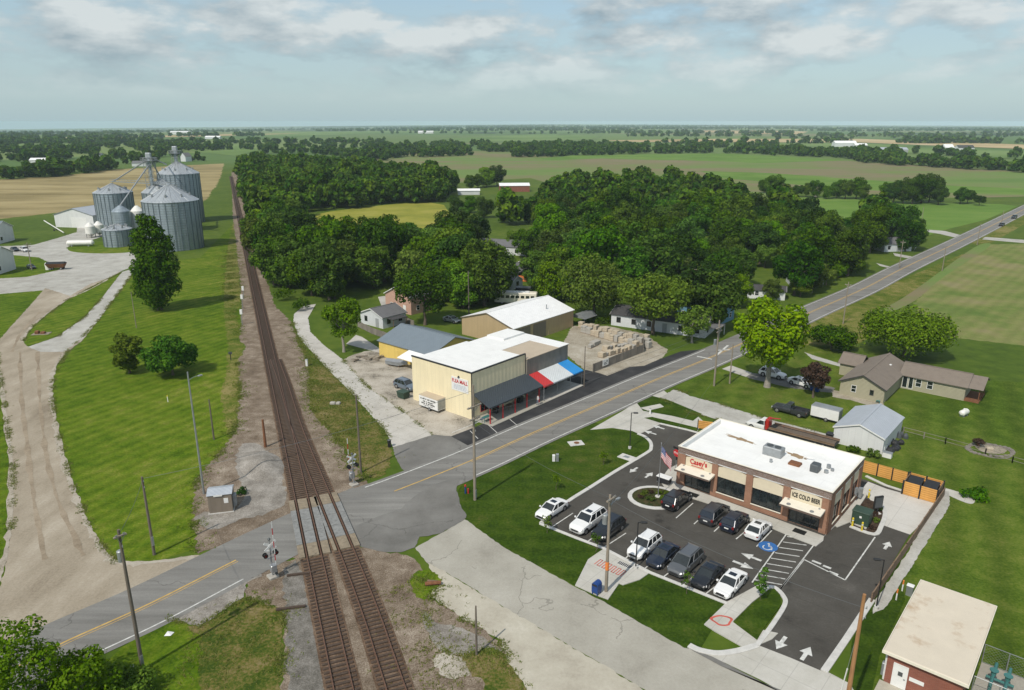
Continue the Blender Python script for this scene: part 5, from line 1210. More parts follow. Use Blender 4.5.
# ---------------------------------------------------------------- grain elevator
def bin_(label, px, py, rad, eave, peak, name='grain_bin', ribs=28):
    c = at(px, py); b = thing(name, label, 'grain bin', c)
    m = MB(); m.lathe([(rad,0),(rad,eave)], 48); m.build('wall', M['galv'], b, smooth=True)
    m = MB()
    for k in range(ribs):
        a = 2*PI*k/ribs; T = Matrix.Rotation(a, 4, 'Z'); m.box(rad-.02,-.14,0,rad+.14,.14,eave-.05,0,T)
    m.build('stiffeners', M['bin_rib'], b)
    m = MB(); m.lathe([(rad+.25,eave-.12),(rad+.2,eave+.05),(rad*.08,peak-.35),(rad*.08,peak),(0.01,peak+.05)], 40)
    rf = m.build('roof', M['galv_roof'], b)
    m = MB()
    for k in range(20):
        a = 2*PI*(k+.5)/20; c_, s_ = math.cos(a), math.sin(a); m.cyl((c_*rad,s_*rad,eave+.12),(c_*rad*.1,s_*rad*.1,peak-.28),.07,.05,4)
    m.build('roof_ribs', M['steel'], rf)
    if rad > 5:
        m = MB()
        for k in range(8):
            a = 2*PI*(k+.3)/8; q = .72; z = eave+(peak-eave)*(1-q)+.1; m.cyl((math.cos(a)*rad*q,math.sin(a)*rad*q,z),(math.cos(a)*rad*q,math.sin(a)*rad*q,z+.9),.35,.35,8)
        m.build('roof_vent', M['steel'], rf)
        m = MB(); a = R(-60); x, y = (rad+.35)*math.cos(a), (rad+.35)*math.sin(a)
        for d_ in (-.25,.25): m.cyl((x+d_*-math.sin(a),y+d_*math.cos(a),0),(x+d_*-math.sin(a),y+d_*math.cos(a),eave+.8),.04,.04,5)
        m.build('ladder', M['steel_dark'], b)
    return b
B1 = bin_('huge wide corrugated grain bin, nearest the tracks in front', 176.5, 247.5, 9.7, 17.6, 23.2)
B2 = bin_('huge grain bin standing furthest back, behind the nearest one', 184.5, 222, 9.0, 22.5, 27.8)
B3 = bin_('tall grain bin at the left of the group by the white shed', 118.5, 229, 7.7, 16.0, 19.8)
B4 = bin_('short squat grain bin with a bright conical roof on the yard edge', 119.3, 245.5, 5.1, 6.4, 8.4, ribs=16)
B5 = bin_('grain bin squeezed between the two huge bins', 168, 232, 8.0, 17, 22.5)
# hopper bin on legs
def hopper(label, px, py, rad, z0, e, pk, mat, leg=True, name='hopper_bin'):
    b = thing(name, label, 'grain bin', at(px, py)); m = MB(); m.lathe([(.25,z0*.3),(rad,z0),(rad,e),(rad*.2,pk),(.01,pk+.05)], 28); m.build('body', M[mat], b, smooth=False)
    for k in range(6):
        a = PI*k/3; m = MB(); m.cyl((math.cos(a)*rad*.98,math.sin(a)*rad*.98,0),(math.cos(a)*rad*.98,math.sin(a)*rad*.98,z0+.3),.1,.1,6); m.build('leg', M['steel_dark'], b)
    return b
hopper('grey hopper bin on legs between the left bin and the squat bin', 125, 240, 3.4, 4.5, 11.5, 13.6, 'galv')
hopper('slim pale hopper bin right of the squat bin', 141, 238, 2.6, 4, 11, 13, 'tank_white')
hopper('white seed tank on a dark stand, left of the pair', 91.5, 237.5, 1.9, 1.6, 4.6, 6.1, 'tank_white', name='seed_tank')
hopper('white seed tank on a dark stand, right of the pair', 100, 236, 1.9, 1.6, 4.6, 6.1, 'tank_white', name='seed_tank')
tk = thing('propane_tank', 'long white horizontal tank lying on the yard edge by the squat bin', 'tank', at(67,246.5), R(6)); m = MB(); 
m.cyl((0.6,0,1.3),(9.4,0,1.3),1.0,1.0,18); m.cyl((.6,0,1.3),(.15,0,1.3),1.0,.55,18); m.cyl((9.4,0,1.3),(9.85,0,1.3),1.0,.55,18); m.build('body', M['tank_white'], tk, smooth=False)
for x in (2,8): m = MB(); m.box(x-.2,-.7,0,x+.2,.7,.5); m.build('saddle', M['steel'], tk)
def tower(label, px, py, h, w_, heady):
    t_ = thing('elevator_tower', label, 'tower', at(px, py)); 
    n = int(h/3); m = MB()
    for sx in (-1,1):
        for sy in (-1,1): m.cyl((sx*w_/2,sy*w_/2,0),(sx*w_/2,sy*w_/2,h-2),.13,.11,5)
    for k in range(n):
        z0 = k*(h-2)/n; z1 = (k+1)*(h-2)/n; s = 1 if k % 2 else -1; q = w_/2
        for a, b_ in (((-q*s,-q),(q*s,-q)),((-q*s,q),(q*s,q)),((-q,-q*s),(-q,q*s)),((q,-q*s),(q,q*s))):
            m.cyl((*a,z0),(*b_,z1),.07,.07,4); m.cyl((*a,z1),(*b_,z1),.06,.06,4)
    m.build('frame', M['steel'], t_)
    m = MB(); m.box(-.45,-.35,0,.45,.35,h-1.5); m.build('bucket_leg', M['galv'], t_)
    m = MB(); m.bbox(-1.1,-.7,h-1.8,1.1,.7,h,.25); m.build('head', M['galv_roof'], t_)
    m = MB(); q = w_/2+.7
    m.box(-q,-q,h-3.2,q,q,h-3.1); [m.tube([(-q,-q,z),(q,-q,z),(q,q,z),(-q,q,z),(-q,-q,z)],.05,4) for z in (h-2.6,h-2.0)]; [m.cyl((x,y,h-3.1),(x,y,h-2),.05,.05,4) for x in (-q,0,q) for y in (-q,q)]; m.build('platform', M['steel'], t_)
    return t_
t1 = tower('lattice elevator tower with a platform, left of the two', 159, 233, 33.0, 3.4, 0)
t2 = tower('taller elevator tower rising over the furthest bin', 184, 222, 34.5, 2.8, 0)
def spout(label, a, b_, r_=.28):
    a = Vector(a); b_ = Vector(b_); m = MB(); m.cyl(a, b_, r_, r_, 8); o = m.build('grain_spout', M['steel']); tag(o, label, 'pipe', 'grain spouts of the elevator'); 
P1 = Vector(t1.location); P2 = Vector(t2.location)
spout('sloping spout from the left tower to the hopper bin', P1+Vector((0,-.9,28)), Vector(at(125,240))+Vector((0,0,13.4)))
spout('sloping spout from the left tower to the tall left bin', P1+Vector((-.9,0,30)), Vector(B3.location)+Vector((.6,0,20.3)))
spout('sloping spout from the left tower to the squeezed middle bin', P1+Vector((.9,0,30)), Vector(B5.location)+Vector((0,0,22.8)))
spout('sloping spout from the left tower towards the furthest bin', P1+Vector((.9,.9,31)), Vector(B2.location)+Vector((-3,-4,26.5)))
cw = thing('catwalk', 'long level catwalk joining the tall left bin and the lattice tower', 'walkway', Vector(B3.location)+Vector((0,0,20.4)))
d = P1-Vector(B3.location); ang = math.atan2(d.y, d.x); Lc = math.hypot(d.x, d.y); m = MB(); T = Matrix.Rotation(ang, 4, 'Z'); m.box(0,-.5,0,Lc+14,.5,.25,0,T); m.build('deck', M['steel'], cw)
m = MB(); [m.box(0,y-.03,1.0,Lc+14,y+.03,1.1,0,T) for y in (-.5,.5)]; [m.box(k*2.0,y-.03,.25,k*2.0+.06,y+.03,1.0,0,T) for k in range(int(Lc/2)+7) for y in (-.5,.5)]; m.build('handrail', M['steel'], cw)
ws = thing('machine_shed', 'wide white machine shed with a grey roof beside the tall left bin', 'shed', at(56,227), R(-12))
gable_mesh(ws, 20, 18, 5.6, 8.4, 'y', 'white_metal', 'roof_grey_metal', .3, trim='steel')
m = MB(); m.box(8.5,-.06,.02,16.5,.02,4.6); m.build('sliding_door', M['white'], ws)
for nm, x, y, lab in (('machine_shed',-33,245,'pale shed with a blue grey roof at the left edge, the one further back'),('machine_shed',-44,277,'pale shed with a blue grey roof at the left edge, the nearer one')):
    s_ = thing(nm, lab, 'shed', at(x,y), R(4)); gable_mesh(s_, 11, 12, 5.6, 8.2, 'x', 'white_metal', 'roof_slate_metal', .3, trim='white', )
    window(s_, FACE['E']((11,12)), 3, 4.2, 1.2, 2.4, 'steel'); m = MB(); m.box(4,-.06,.02,9,.02,3.8); m.build('sliding_door', M['white'], s_)
ag = thing('grain_auger', 'long pale auger tube lying on wheels on the grass by the machine shed', 'auger', at(64,234.5), 0); p1 = at(45,225.5)-at(64,234.5); m = MB(); m.cyl((0,0,.8),(p1.x,p1.y,2.2),.22,.22,8); m.build('tube', M['tank_white'], ag); m = MB(); q = p1*.4; m.cyl((q.x-.1,q.y-.9,.4),(q.x-.1,q.y-1.1,.4),.4,.4,10); m.cyl((q.x-.1,q.y+.9,.4),(q.x-.1,q.y+1.1,.4),.4,.4,10); m.build('wheel', M['rubber'], ag); m = MB(); m.cyl((q.x-.1,q.y-1,.4),(q.x,q.y,1.4),.05,.05,6); m.cyl((q.x-.1,q.y+1,.4),(q.x,q.y,1.4),.05,.05,6); m.build('axle_frame', M['steel_dark'], ag)
# ---------------------------------------------------------------- railway tracks
RD = (at(269,350)-at(343.5,690)).normalized(); RN = Vector((-RD.y, RD.x, 0))
main_pts = [at(343.5,690)+RD*s for s in (-48, -22, 0, 20, 60, 120, 250, 450, 640)]
r_raw = [at(396,690)-RD*20+RN*0, at(396,690), at(371,615), at(345.6,549), at(321,489), at(297.5,430), at(283.5,385), at(274.6,360)]
r_raw[0] = r_raw[1]+(r_raw[1]-r_raw[2]).normalized()*46
M['rail_steel'] = plain('rail_steel', (.19,.105,.07), .45, .35, .3, 4); M['sleeper'] = plain('sleeper', (.075,.052,.038), .95, var=.4, scale=4)
M['deck_panel'] = plain('deck_panel', (.225,.228,.22), .9, var=.3, scale=2.5); M['deck_panel_tan'] = plain('deck_panel_tan', (.25,.205,.145), .9, var=.3, scale=2.5)
def resample(pts, step):
    out = [pts[0]]; acc = 0
    for a, b in zip(pts[:-1], pts[1:]):
        L_ = (b-a).length; d = step-acc
        while d <= L_: out.append(a.lerp(b, d/L_)); d += step
        acc = (acc+L_) % step
    return out
def railway(label, ctrl, nsl=100, skip=lambda p: False):
    pts = spline([p.copy() for p in ctrl], 12, closed=False)
    t_ = thing('railway_track', label, 'railway track', (0,0,0), 0, 'the two railway tracks')
    for sd in (-1, 1):
        c = offset_line(pts, sd*.7535); m = MB(); rings = []
        a = offset_line(c, .036); b = offset_line(c, -.036); a2 = offset_line(c, .07); b2 = offset_line(c, -.07)
        for i in range(len(c)): rings.append([(a2[i].x,a2[i].y,.12),(b2[i].x,b2[i].y,.12),(b[i].x,b[i].y,.16),(b[i].x,b[i].y,.29),(a[i].x,a[i].y,.29),(a[i].x,a[i].y,.16)])
        m.loft(rings); m.build('rail', M['rail_steel'], t_)
    sl = resample(pts, .56); pos_ = [(p, (sl[min(i+1,len(sl)-1)]-sl[max(i-1,0)]).normalized()) for i, p in enumerate(sl)]
    pos_ = [q for q in pos_ if not skip(q[0])]
    vis = [q for q in pos_ if 52 < q[0].y]; first = vis[:nsl]; rest = vis[nsl:]+[q for q in pos_ if q[0].y <= 52]
    sm = MB(); sm.bbox(-.12,-1.3,0,.12,1.3,.13,.015); base = None
    for p, d in first:
        if base is None: o = base = sm.build('sleeper', M['sleeper'], t_)
        else: o = base.copy(); COL.objects.link(o); o.parent = t_
        o.location = (p.x, p.y, .02); o.rotation_euler = (0,0,math.atan2(d.y,d.x)+random.uniform(-.015,.015))
    m = MB()
    for p, d in rest:
        T = Matrix.Translation((p.x,p.y,.02)) @ Matrix.Rotation(math.atan2(d.y,d.x),4,'Z'); m.box(-.12,-1.3,0,.12,1.3,.13,0,T)
    o = m.build('sleepers_beyond', M['sleeper'], t_); o['kind'] = 'stuff'
    return pts
cross_poly = [(q.x,q.y) for q in (at(289,503),at(336,493),at(359,547),at(298,561))]
in_x = lambda p: inside((p.x,p.y), cross_poly)
ptsM = railway('straight main railway track, the left one at the crossing and the only one far away', main_pts, 100, in_x)
ptsR = railway('curving railway track, the right one at the crossing, joining the main track beyond', r_raw, 100, in_x)
for nm, pts, a_, b_ in (('trackbed', ptsM, 1.75, -1.75), ('trackbed', ptsR, 1.75, -1.75)):
    ribbon(nm, pts, 3.0, 'ballast_rust', 9 if pts is ptsM else 10)
# concrete deck of the level crossing
dk = thing('crossing_deck', 'concrete panel deck of the level crossing between the rails', 'level crossing')
sM = [p for p in resample(ptsM, 2.3) if inside((p.x,p.y), cross_poly)]
rows = 5; s0 = at(300,558); s1 = at(291,506); nM = (s0+s1)/2
def deck(pts, offs):
    seg_ = [p for p in resample(pts, .1) if inside((p.x,p.y), cross_poly)]
    a, b = seg_[0], seg_[-1]; d = (b-a).normalized(); n = Vector((-d.y,d.x,0)); L_ = (b-a).length; ang = math.atan2(d.y,d.x)
    for k in range(rows):
        for (y0,y1) in offs:
            m = MB(); T = Matrix.Translation(a) @ Matrix.Rotation(ang,4,'Z'); m.bbox(L_*k/rows+.03, y0, .03, L_*(k+1)/rows-.03, y1, .255, .02, 0, T)
            m.build('panel', M['deck_panel_tan' if (k in (0,rows-1) and random.random() < .8) else 'deck_panel'], dk)
deck(ptsM, [(-.56,.56),(.95,1.6),(-1.75,-.95)]); deck(ptsR, [(-.56,.56),(.95,1.3),(-1.6,-.95)])

# ---------------------------------------------------------------- poles
def pole(label, px, py, H, r=.15, mat='wood_pole', arms=(), name='utility_pole', cat='utility pole', extras=(), lean=0.0, rot=None, z0=-.3):
    p = thing(name, label, cat, at(px, py), AX+R(90) if rot is None else rot); m = MB(); m.cyl((0,0,z0),(lean,0,H),r*1.15,r*.72,10); m.build('pole', M[mat], p)
    for z, L_ in arms:
        a = MB(); a.box(-L_/2,-r-.1,z-.06,L_/2,-r*.3,z+.06); ar = a.build('crossarm', M['wood_pole_pale'], p)
        for x in (-L_/2+.15,-L_/4,L_/4,L_/2-.15): i_ = MB(); i_.cyl((x,-r-.03,z+.06),(x,-r-.03,z+.2),.05,.035,6); i_.build('insulator', M['steel'], ar)
        b = MB(); b.cyl((-L_*.3,-r-.05,z-.04),(0,-r*.6,z-.7),.025,.025,4); b.cyl((L_*.3,-r-.05,z-.04),(0,-r*.6,z-.7),.025,.025,4); b.build('brace', M['steel'], ar)
    for kind, z in extras:
        if kind == 'can': c = MB(); c.cyl((0,r+.3,z),(0,r+.3,z+.95),.27,.27,12); c.cyl((0,r+.3,z+.95),(0,r+.3,z+1.02),.29,.2,12); c.build('transformer', M['steel'], p)
        if kind == 'lamp': c = MB(); c.tube([(0,0,z),(.5,0,z+.25),(1.3,0,z+.3)],.035); c.bbox(1.2,-.14,z+.2,1.75,.14,z+.34,.03); c.build('lamp', M['steel'], p)
        if kind == 'ins': c = MB(); c.cyl((0,-r-.12,z),(0,-r-.12,z+.22),.05,.03,6); c.cyl((0,-r,z+.02),(0,-r-.12,z+.02),.03,.03,5); c.build('insulator', M['steel'], p)
        if kind == 'guard': c = MB(); c.box(-.11,-r-.06,z,.11,-r+.02,z+1.1); c.build('guard', M['steel'], p)
        if kind == 'tag': c = MB(); c.cyl((0,0,z),(0,0,z+.9),r*1.2,r*1.2,10); c.build('band', M['orange'], p)
    return p
pole('tall pale wooden pole with crossarm and stacked wire brackets in front of the yellow shop', 475,500,15.3,.17,'wood_pole_pale',[(12.6,2.4),(11.0,1.8)],extras=(('ins',14.6),('ins',9.4),('guard',.4),('lamp',10.2)))
pole('dark leaning wooden pole by the bottom left road edge', 143,670,13.7,.16,'wood_pole',[(13.2,1.0)],extras=(('ins',12.2),('can',10.6),('guard',.5)))
pole('dark wooden pole on the mown lawn near the road at left', 154.4,554.7,9.4,.15,'wood_pole',extras=(('ins',8.9),('ins',8.2),('guard',1.2)))
pole('thin tall grey metal pole beside the railway hut', 204,494,16.4,.12,'steel',name='mast',cat='mast',extras=(('lamp',15.3),))
pole('short plain wooden pole leaning on the lawn by the tracks', 214,439.5,6.4,.12,'wood_pole')
pole('brown wooden pole on the dry grass between the tracks and the alley', 361,472.5,11.2,.14,'wood_pole')
pole('pale pole with transformer and lamp arms on the pavement with red paint', 606,592,10.9,.16,'wood_pole_pale',[(10.5,1.5)],extras=(('can',7.6),('tag',2.6),('lamp',9.6)))
pole('squat rust brown post between the lawn and the tracks', 265.5,447,4.3,.2,'rust',name='post',cat='post')
pole('wooden pole with two crossarms by the road before the lime maple', 714,386,12.2,.16,'wood_pole_pale',[(10.9,2.4),(10.2,2.0)],extras=(('can',7.6),))
pole('shorter wooden pole by the road just left of the lime maple', 729.5,383.5,7.4,.13,'wood_pole_pale',rot=0)
pole('thin dark pole at the far corner of the striped awnings', 584,387,7.6,.1,'wood_pole')
pole('short dark post on the grass tuft beside the concrete side street', 476.6,655,5.1,.1,'wood_pole')
pole('thin pale pole on the lawn behind the left dark bush', 136.5,328,8.5,.09,'wood_pole_pale')
pole('pale pole with crossarm on the small grass patch by the grain sheds', 32,270,8.8,.16,'wood_pole_pale',[(8.2,2.2),(7.4,1.6)])
pole('wooden pole behind the roof of the tan warehouse', 469,318,11.5,.14,'wood_pole',extras=(('ins',11),))
nb = pole('new orange brown wooden pole at the bottom edge of the car park exit', 842.5,730,12.3,.17,'wood_pole_new',extras=(('ins',11.2),('ins',10.4)))
for x, y, H, lab in ((843,324,10,'pole with crossarm on the verge before the crop field'),(899,268,9,'pole beside the far road left of the farm lanes'),(942,271,8,'thin pole on the verge right of the far road'),(977,245,8,'thin pole at the farm lane crossing'),(921,225,8,'pale pole in the green field beyond the dark clump'),(813,217.5,11,'pale pole in the green field left of the dark clump'),(1001,226,7,'small pole furthest up the far road'),(691,305,10,'pole among the trees by the blue house')):
    pole(lab, x, y, H, .13, 'wood_pole_pale', [(H-.7,1.6)] if H >= 9 else (), rot=R(137))
# guy wires of the new pole
gw = MB(); b0 = nb.location
def wire(label, a, b, r=.018, sag=0.0, name='power_line', mat='steel_dark', group='overhead wires'):
    a = Vector(a); b = Vector(b); n = 10 if sag else 1; pts = []
    for k in range(n+1): t_ = k/n; p = a.lerp(b, t_); p.z -= sag*4*t_*(1-t_); pts.append(p)
    m = MB(); m.tube(pts, r, 4); o = m.build(name, M[mat]); tag(o, label, 'wire', group); return o
gr_ = thing('guy_wire', 'white guard tubed guy wire anchored left of the new orange brown pole', 'wire', at(834,716))
top = Vector(b0)+Vector((0,0,9.5))-gr_.location; m = MB(); m.cyl((0,0,0),top,.02,.02,5); m.build('wire', M['steel'], gr_); m = MB(); m.cyl((0,0,0),top*.55,.05,.05,8); m.build('guard_tube', M['white'], gr_)
pp = {o['label'][:14]: o for o in bpy.data.objects if o.name.startswith('utility_pole')}
def top_of(px, py, z): return at(px, py)+Vector((0,0,z))
wire('wire from the leaning dark pole to the pole on the left lawn', top_of(143,670,13.3), top_of(154.4,554.7,9.0), .02, .35)
wire('wire from the lawn pole to the tall pole before the yellow shop', top_of(154.4,554.7,9.2), top_of(475,500,14.6), .02, .7)
wire('wire from the tall shop pole along the road to the crossarm pole', top_of(475,500,12.8), top_of(714,386,11.1), .02, .8)
wire('second wire from the tall shop pole along the road to the crossarm pole', top_of(475,500,11.2), top_of(714,386,10.4), .02, .8)
wire('wire from the tall shop pole to the car park pole', top_of(475,500,10.5), top_of(606,592,10.6), .018, .6)
wire('wire from the car park pole to the new brown pole', top_of(606,592,10.4), top_of(842.5,730,11.2), .018, .7)
wire('wire from the car park pole over the store corner', top_of(606,592,9.6), top_of(709,418,6.0), .015, .5)

def car_park_light(label, px, py, H=5.4, rot=0.0):
    p = thing('car_park_light', label, 'lamp post', at(px, py), rot); m = MB(); m.cyl((0,0,0),(0,0,.35),.22,.22,12); m.build('base', M['kerb'], p); m = MB(); m.cyl((0,0,.35),(0,0,H),.07,.055,8); m.build('pole', M['black'], p)
    m = MB(); m.box(0,-.03,H-.08,.35,.03,H-.02); m.bbox(.3,-.16,H-.1,.95,.16,H+.02,.03); m.build('lamp_head', M['black'], p)
car_park_light('black lamp post on the corner lawn near the store entrance', 629.7,448.6,5.6)
car_park_light('black lamp post between the wooden pole and the white SUV', 635.6,569,5.6)
car_park_light('black lamp post beside the brown fence at the car park exit', 876,609,5.5,R(170))

# flagpole
fp = thing('flagpole', 'white flagpole with a stars and stripes flag in the round flower bed', 'flagpole', at(658,497.5), AX)
m = MB(); m.cyl((0,0,.12),(0,0,.22),.38,.38,14); m.build('base', M['kerb'], fp); m = MB(); m.cyl((0,0,.2),(0,0,7.4),.06,.035,10); m.build('pole', M['silver'], fp); m = MB(); m.lathe([(.0,7.38),(.08,7.46),(.0,7.54)],10); m.build('finial', M['silver'], fp)
M['flag_red'] = plain('flag_red', (.45,.02,.035), .8); M['flag_white'] = plain('flag_white', (.72,.70,.70), .8); M['flag_blue'] = plain('flag_blue', (.03,.06,.20), .8)
fl = MB(); nx_, nz_ = 16, 13; FL_, FHh = 2.0, 1.55
def fpt(i, j, dy=0): x = FL_*i/nx_; z = 7.1-FHh*j/nz_; return (.07+x*.72+.0, .10*math.sin(x*4.2+j*.1)*min(1,x*1.4)+dy, z-.62*x-.05*x*x)
for j in range(nz_):
    for i in range(nx_):
        mi = 2 if (i < 6.4 and j < 7) else (0 if j % 2 == 0 else 1)
        fl.add([fpt(i,j,-.006),fpt(i+1,j,-.006),fpt(i+1,j+1,-.006),fpt(i,j+1,-.006),fpt(i,j,.006),fpt(i+1,j,.006),fpt(i+1,j+1,.006),fpt(i,j+1,.006)],[(3,2,1,0),(4,5,6,7)],mi)
for j in range(6):
    for i in range(5):
        a = fpt(.6+i*1.2,.6+j*1.1); fl.add([(a[0]-.035,a[1]-.012,a[2]),(a[0],a[1]-.012,a[2]-.035),(a[0]+.035,a[1]-.012,a[2]),(a[0],a[1]-.012,a[2]+.035)],[(0,1,2,3)],1)
        fl.add([(a[0]-.035,a[1]+.012,a[2]),(a[0],a[1]+.012,a[2]-.035),(a[0]+.035,a[1]+.012,a[2]),(a[0],a[1]+.012,a[2]+.035)],[(3,2,1,0)],1)
fl.build('flag', [M['flag_red'], M['flag_white'], M['flag_blue']], fp)

# stop sign at the store corner
sp_ = thing('stop_sign', 'red octagonal stop sign by the near left corner of the brick store', 'sign', at(675.5,470.5), AX+R(-12)); m = MB(); m.cyl((0,0,0),(0,0,3.1),.04,.04,8); m.build('post', M['steel'], sp_)
m = MB(); oc = [(.55*math.cos(R(22.5+45*k)), 2.6+.55*math.sin(R(22.5+45*k))) for k in range(8)]; m.loft([[(x,-.07,z) for x,z in oc],[(x,-.045,z) for x,z in oc]]); m.build('sign_plate', M['red'], sp_)
m = MB(); m.box(-.6,-.06,3.13,.6,-.03,3.45); m.box(-.04,-.06,1.6,.45,-.03,2.05); m.build('backing_board', M['black'], sp_)
lettering('STOP', 'sign_lettering', M['white'], sp_, .36, .85, TT(0,2.6,-.075), .004)
# ice box / newspaper rack near the flower bed
nr = thing('propane_rack', 'white topped dark rack on the pavement beside the round flower bed', 'rack', at(664,484), AX); m = MB(); m.box(-.85,-.4,.35,.85,.4,1.0); m.build('body', M['frame_dark'], nr); m = MB(); m.bbox(-.95,-.5,1.02,.95,.5,1.12,.02); m.build('top', M['white'], nr)
for sx in (-1,1):
    for sy in (-1,1): m = MB(); m.box(sx*.8-.04,sy*.36-.04,.13,sx*.8+.04,sy*.36+.04,.35); m.build('leg', M['steel'], nr)
# mailbox
mbx = thing('mailbox', 'blue round topped mailbox on the kerb by the wooden pole', 'mailbox', at(596.5,594), AX)
m = MB(); pr = [(-.35,.35),(.35,.35)]+[(.35*math.cos(a), 1.15+.35*math.sin(a)) for a in np.linspace(0,PI,10)]; m.loft([[(x,-.4,z) for x,z in pr],[(x,.4,z) for x,z in pr]]); m.build('body', M['blue'], mbx)
for sx in (-1,1):
    for sy in (-1,1): m = MB(); m.box(sx*.28-.04,sy*.32-.04,.09,sx*.28+.04,sy*.32+.04,.36); m.build('leg', M['blue'], mbx)
m = MB(); m.box(-.28,-.43,1.1,.28,-.402,1.3); m.build('flap', M['frame_dark'], mbx)
hb = thing('flag_marker', 'small blue and red utility marker at the corner lawn tip', 'marker', at(465.5,493.5)); m = MB(); m.cyl((0,0,0),(0,0,1.0),.1,.1,8); m.build('post', M['blue'], hb); m = MB(); m.cyl((0,0,1.0),(0,0,1.25),.13,.1,8); m.build('cap', M['red'], hb); m = MB(); m.cyl((.35,0,0),(.35,0,.7),.09,.09,8); m.build('side_post', M['red'], hb)
# generator, menu board, bollards
gn = thing('transformer_cabinet', 'dark green transformer cabinet on a concrete pad between yellow bollards', 'cabinet', at(861,523.5)+Vector((0,0,.17)), AX)
m = MB(); m.bbox(-.95,-.8,0,.95,.8,1.55,.06); m.build('body', M['green_box'], gn); m = MB(); m.bbox(-1.0,-.85,1.552,1.0,.85,1.66,.04); m.build('lid', M['green_box'], gn); m = MB(); m.box(-.1,-.83,.9,.15,-.803,1.15); m.build('notice', M['white'], gn)
for x, y, lab in ((852,527,'left one of the two yellow bollards before the green cabinet'),(861.5,531.5,'right one of the two yellow bollards before the green cabinet'),(868.5,498,'yellow bollard behind the green cabinet by the store side')):
    b = thing('bollard', lab, 'bollard', at(x,y), 0, 'yellow bollards round the green cabinet'); m = MB(); m.lathe([(.11,0),(.11,1.15),(.07,1.23),(.0,1.25)],12); m.build('post', M['yellow'], b); m = MB(); m.lathe([(.116,.85),(.116,.97)],12); m.build('band', M['white'], b)
mn = thing('menu_board', 'black upright menu board on a concrete foot in the mulch bed', 'sign', at(876.5,514), AX+R(55)); m = MB(); m.bbox(-.45,-.3,0,.45,.3,.15,.03); m.build('foot', M['kerb'], mn); m = MB(); m.box(-.09,-.09,.15,.09,.09,.8); m.build('post', M['black'], mn); m = MB(); m.bbox(-.6,-.12,.8,.6,.12,2.4,.03); m.build('board', M['black'], mn); m = MB(); m.box(-.5,-.135,.95,.5,-.121,2.25); m.build('screen', M['steel_dark'], mn)

# ---------------------------------------------------------------- fences
def panel_fence(label, pts, h, mat, name='timber_fence', post='black', step=2.6, z0=.08, th=.06, postw=.14):
    a0 = Vector(pts[0]); f = thing(name, label, 'fence', a0)
    for a, b in zip(pts[:-1], pts[1:]):
        a = Vector(a)-a0; b = Vector(b)-a0; L_ = (b-a).length; n = max(1, round(L_/step)); ang = math.atan2(b.y-a.y, b.x-a.x)
        for k in range(n):
            T = Matrix.Translation(a.lerp(b, k/n)) @ Matrix.Rotation(ang,4,'Z'); l = L_/n
            m = MB(); m.box(postw/2+.01,-th/2,z0,l-postw/2-.01,th/2,h,0,T); p = m.build('panel', M[mat], f)
            m = MB(); m.box(-postw/2,-postw/2,0,postw/2,postw/2,h+.08,0,T); m.build('post', M[post], f)
        T = Matrix.Translation(b) @ Matrix.Rotation(ang,4,'Z'); m = MB(); m.box(-postw/2,-postw/2,0,postw/2,postw/2,h+.08,0,T); m.build('post', M[post], f)
    return f
Pq = lambda x, y: at(x, y)
e0 = Pq(863.5,472.5); e1 = e0+U*5.4
panel_fence('orange board fence of three panels behind the brick store', [e0-U*.2, e1-U*.1], 1.75, 'wood_orange', 'board_fence', step=1.85)
# dumpster enclosure
en = thing('dumpster_enclosure', 'orange board dumpster enclosure with two gates at the back of the lot', 'enclosure', e1+U*.1, AX)
W_, Dp = 3.9, 3.2
for (x0,y0,x1,y1) in ((0.1,0,W_/2-.05,.08),(W_/2+.05,0,W_-.1,.08)): m = MB(); m.box(x0,y0,.1,x1,y1,1.8); m.build('back_panel', M['wood_orange'], en)
m = MB(); m.box(0,-Dp,.1,.08,-.02,1.8); m.build('side_panel', M['wood_brown'], en); m = MB(); m.box(W_-.08,-Dp,.1,W_,-.02,1.8); m.build('side_panel', M['wood_brown'], en)
for (x0,x1) in ((.12,W_/2-.06),(W_/2+.06,W_-.12)): m = MB(); m.box(x0,-Dp-.08,.12,x1,-Dp,1.85); m.build('gate', M['wood_orange'], en)
for x in (0,W_/2,W_):
    for y in (-Dp-.04,.04): m = MB(); m.box(x-.09,y-.09,0,x+.09,y+.09,1.95); m.build('post', M['black'], en)
for k, x in enumerate((.25, W_/2+.1)):
    d_ = thing('dumpster', ('left','right')[k]+' one of the two dark dumpsters inside the orange enclosure', 'dumpster', en.location+U*(x)-V*2.6, AX, 'dumpsters in the orange enclosure')
    m = MB(); m.loft([[(.1,.2,.15),(1.45,.2,.15),(1.45,1.9,.15),(.1,1.9,.15)],[(0,0,1.5),(1.55,0,1.5),(1.55,2.0,1.5),(0,2.0,1.5)]]); m.build('body', M['green_box'], d_); m = MB(); m.loft([[(-.03,-.03,1.51),(1.58,-.03,1.51),(1.58,2.03,1.75),(-.03,2.03,1.75)],[(-.03,-.03,1.57),(1.58,-.03,1.57),(1.58,2.03,1.81),(-.03,2.03,1.81)]]); m.build('lid', M['black'], d_)
w0 = en.location+U*(W_+.25)-V*.4
panel_fence('long low brown board fence along the right edge of the car park', [w0, Pq(905,553), Pq(871,603)], 1.15, 'wood_brown', 'board_fence', 'wood_brown', 2.4, .03, .12, .14)
sheet('gravel_strip', [(943,491),(949,492),(950,505),(916,560),(884,610),(872,614),(876,600),(908,552)], 'gravel_pale', 8, edge=.12)
